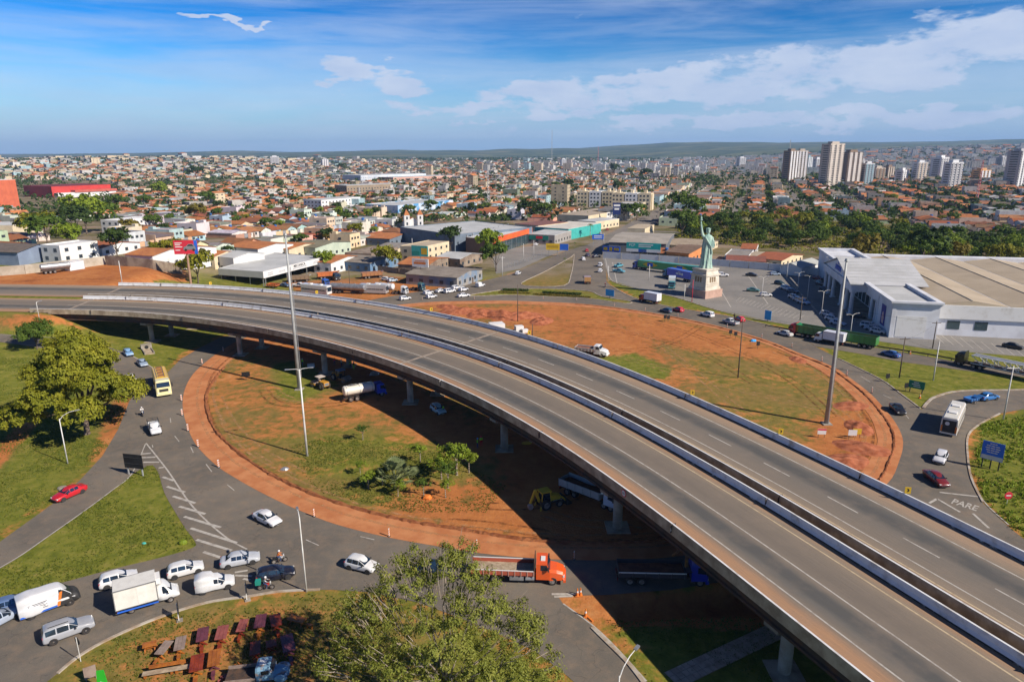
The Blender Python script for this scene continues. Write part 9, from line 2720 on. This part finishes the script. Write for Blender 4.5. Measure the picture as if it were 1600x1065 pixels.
# old blue truck among junk
def old_truck():
 t=thing('old_truck','old rusty light blue truck with round fenders among wooden tables','truck',atg(415,1062),R(8))
 C=(0.17,0.30,0.40)
 RB=mat('rusty_blue',(0.16,0.29,0.40),(0.26,0.15,0.10),2.2,0.6,detail=8,lo=0.5,hi=0.7)
 MB().loft([[(x,-w,z0),(x,-w,z1-.25),(x,-w*.8,z1),(x,w*.8,z1),(x,w,z1-.25),(x,w,z0)]for x,w,z0,z1 in((-.6,.85,.7,1.9),(-.4,.88,.7,2.0),(.6,.88,.7,2.0),(.95,.86,.7,1.5))]).build('cab',RB,t)
 MB().box(-.35,.3,-.35,.35,1.985,2.05).build('roof_patch',M_WHITE,t)
 for s in(-1,1):MB().box(-.1,.6,s*.885-.01,s*.885+.01,1.35,1.75).build('side_window',M_GLASS,t)
 panel([(.95,-.75,1.45),(.95,.75,1.45),(.66,.7,1.9),(.66,-.7,1.9)],0.03,0.05).build('windscreen',M_GLASS,t)
 MB().loft([[(x,w*math.cos(a),.7+h*max(0,math.sin(a)))for a in np.linspace(0,math.pi,9)]for x,w,h in((.95,.75,.75),(1.6,.66,.7),(2.15,.5,.55),(2.25,.2,.3))]).build('bonnet',RB,t)
 for s in(-1,1):
  MB().ball((1.55,s*.85,.75),.5,12,8,(1.25,.42,.8)).build('fender',RB,t,smooth=True)
  MB().ball((2.0,s*.62,.95),.14,8,6).build('headlight',M_LAMP,t)
 wheels(t,'suv',[(1.5,-.8,.37),(1.5,.8,.37),(-2.2,-.85,.37),(-2.2,.85,.37)])
 fl=MB().box(-3.4,-.65,-1.0,1.0,.75,.85).build('flat_bed',M_CHASSIS,t)
 for s in(-.97,.97):MB().box(-3.4,-.65,s-.05,s+.05,.85,1.15).build('bed_side',M_W[4],fl)
old_truck()
for i,(u,v,m,s,lab)in enumerate(((360,1052,M_WHITE,.3,'white junk bag left of the old truck'),(374,1046,M_W[2],.4,'orange wood offcuts left of the old truck'),(366,1060,M_STEEL,.3,'metal junk left of the old truck'),(384,1055,M_WOODB,.5,'pale timber pile left of the old truck'),(350,1060,M_W[3],.35,'red wood junk at the bottom edge'))):
 o=MB()
 rg=random.Random(i)
 for k in range(7):o.bar((rg.uniform(-s,s),rg.uniform(-s,s),rg.uniform(0,s)),(rg.uniform(-s,s)*1.6,rg.uniform(-s,s)*1.6,rg.uniform(0.1,s)),0.12,0.16)
 tag(o.build('junk_pile',m,None,atg(u,v)),lab,'junk','junk by the old truck')
t=placed('totem_sign','green and white upright advertising frame at the lower left','sign',atg(163,1085),(1,0.15))
MB().add([(-.55,0,0),(.55,0,0),(.3,0,2.6),(-.3,0,2.6),(-.55,.1,0),(.55,.1,0),(.3,.1,2.6),(-.3,.1,2.6)],[(0,1,2,3),(7,6,5,4),(0,4,5,1),(1,5,6,2),(2,6,7,3),(3,7,4,0)]).build('panel',mat('bright_green',(0.03,0.42,0.03),(0.03,0.36,0.03),1,0.4),t)
MB().add([(-.5,-.02,.1),(.5,-.02,.1),(.4,-.02,1.2),(-.1,-.02,1.5)],[(0,1,2,3)]).build('white_triangle',M_WHITE,t)
t=placed('notice_board','plain brown board leaning beside the green frame','board',atg(143,1062),(0.8,0.5))
MB().box(-.5,.5,0,.06,.3,1.5).build('panel',M_W[4],t)
for x in(-.4,.4):MB().box(x-.04,x+.04,.07,.13,-.1,1.4).build('post',M_W[4],t)
# supermarket fence
a,b=atg(790,420),atg(850,401)
t=thing('mesh_fence','thin grey fence before the supermarket forecourt','fence',a)
for k in range(15):
 p=(b-a)*(k/14)
 MB().box(p.x-.05,p.x+.05,p.y-.05,p.y+.05,-.2,2.0).build('post',M_STEEL,t)
for z in(.4,1.1,1.9):MB().bar(Vector((0,0,z)),(b-a)+Vector((0,0,z)),.05).build('rail',M_STEEL,t)
# ------------------------------------------------------------------ labels that single out houses and trees
def nearest(p):
 return min(LANDMARKS,key=lambda l:(l[0]-p.x)**2+(l[1]-p.y)**2)
KINDW={'gable':'gabled house','cross_gable':'gabled house','hip':'hipped house','ell':'L-shaped house','flat':'flat roofed house','shed':'low house','low_gable':'low gabled house'}
bins={}
for o,k,rc,wc in HOUSES:
 lm=nearest(o.location)
 bins.setdefault((('' if k=='flat' else rc+' ')+KINDW[k]+' with '+wc+' walls',lm[2]),[]).append(((o.location.x-lm[0])**2+(o.location.y-lm[1])**2,o))
for(d,lm),L in bins.items():
 for i,(_,o)in enumerate(sorted(L,key=lambda q:q[0])):
  o['label']=d+(', the one by '+lm if len(L)==1 else ', '+words_n(i+1)+' such from '+lm)
bins={}
for o,k in _tl:
 lm=nearest(o.location)
 bins.setdefault((TREE_KIND[k]+' among the houses',lm[2]),[]).append(((o.location.x-lm[0])**2+(o.location.y-lm[1])**2,o))
wood={}
for o in list(COL.objects):
 if o.type=='EMPTY' and o.name.startswith('wood_tree'):wood.setdefault(o.children[0].data.materials[0].name,[]).append((o.location.x,o))
for(d,lm),L in bins.items():
 for i,(_,o)in enumerate(sorted(L,key=lambda q:q[0])):o['label']=d+(', the one by '+lm if len(L)==1 else ', '+words_n(i+1)+' such from '+lm)
for m,L in wood.items():
 w={'leaves_dark':'dark green','leaves_green':'mid green','leaves_olive':'olive','leaves_lime':'light green'}[m]
 for i,(_,o)in enumerate(sorted(L,key=lambda q:q[0])):o['label']=w+' tree of the wood strip, '+words_n(i+1)+' of that colour from the left'
 # ------------------------------------------------------------------ the hazy air
hz=MB().box(-17000,17000,-1000,15500,-14,330).build('haze',[])
hz.data.materials.clear()
hm=bpy.data.materials.new('haze_air')
hm.use_nodes=True
nt=hm.node_tree
nt.nodes.remove(nt.nodes['Principled BSDF'])
pv=nt.nodes.new('ShaderNodeVolumePrincipled')
pv.inputs['Color'].default_value=(0.38,0.63,1.0,1)
pv.inputs['Density'].default_value=0.000062
pv.inputs['Anisotropy'].default_value=0.0
nt.links.new(pv.outputs[0],nt.nodes['Material Output'].inputs['Volume'])
hz.data.materials.append(hm)
tag(hz,'thin bluish haze lying over the whole town','haze',kind='stuff')
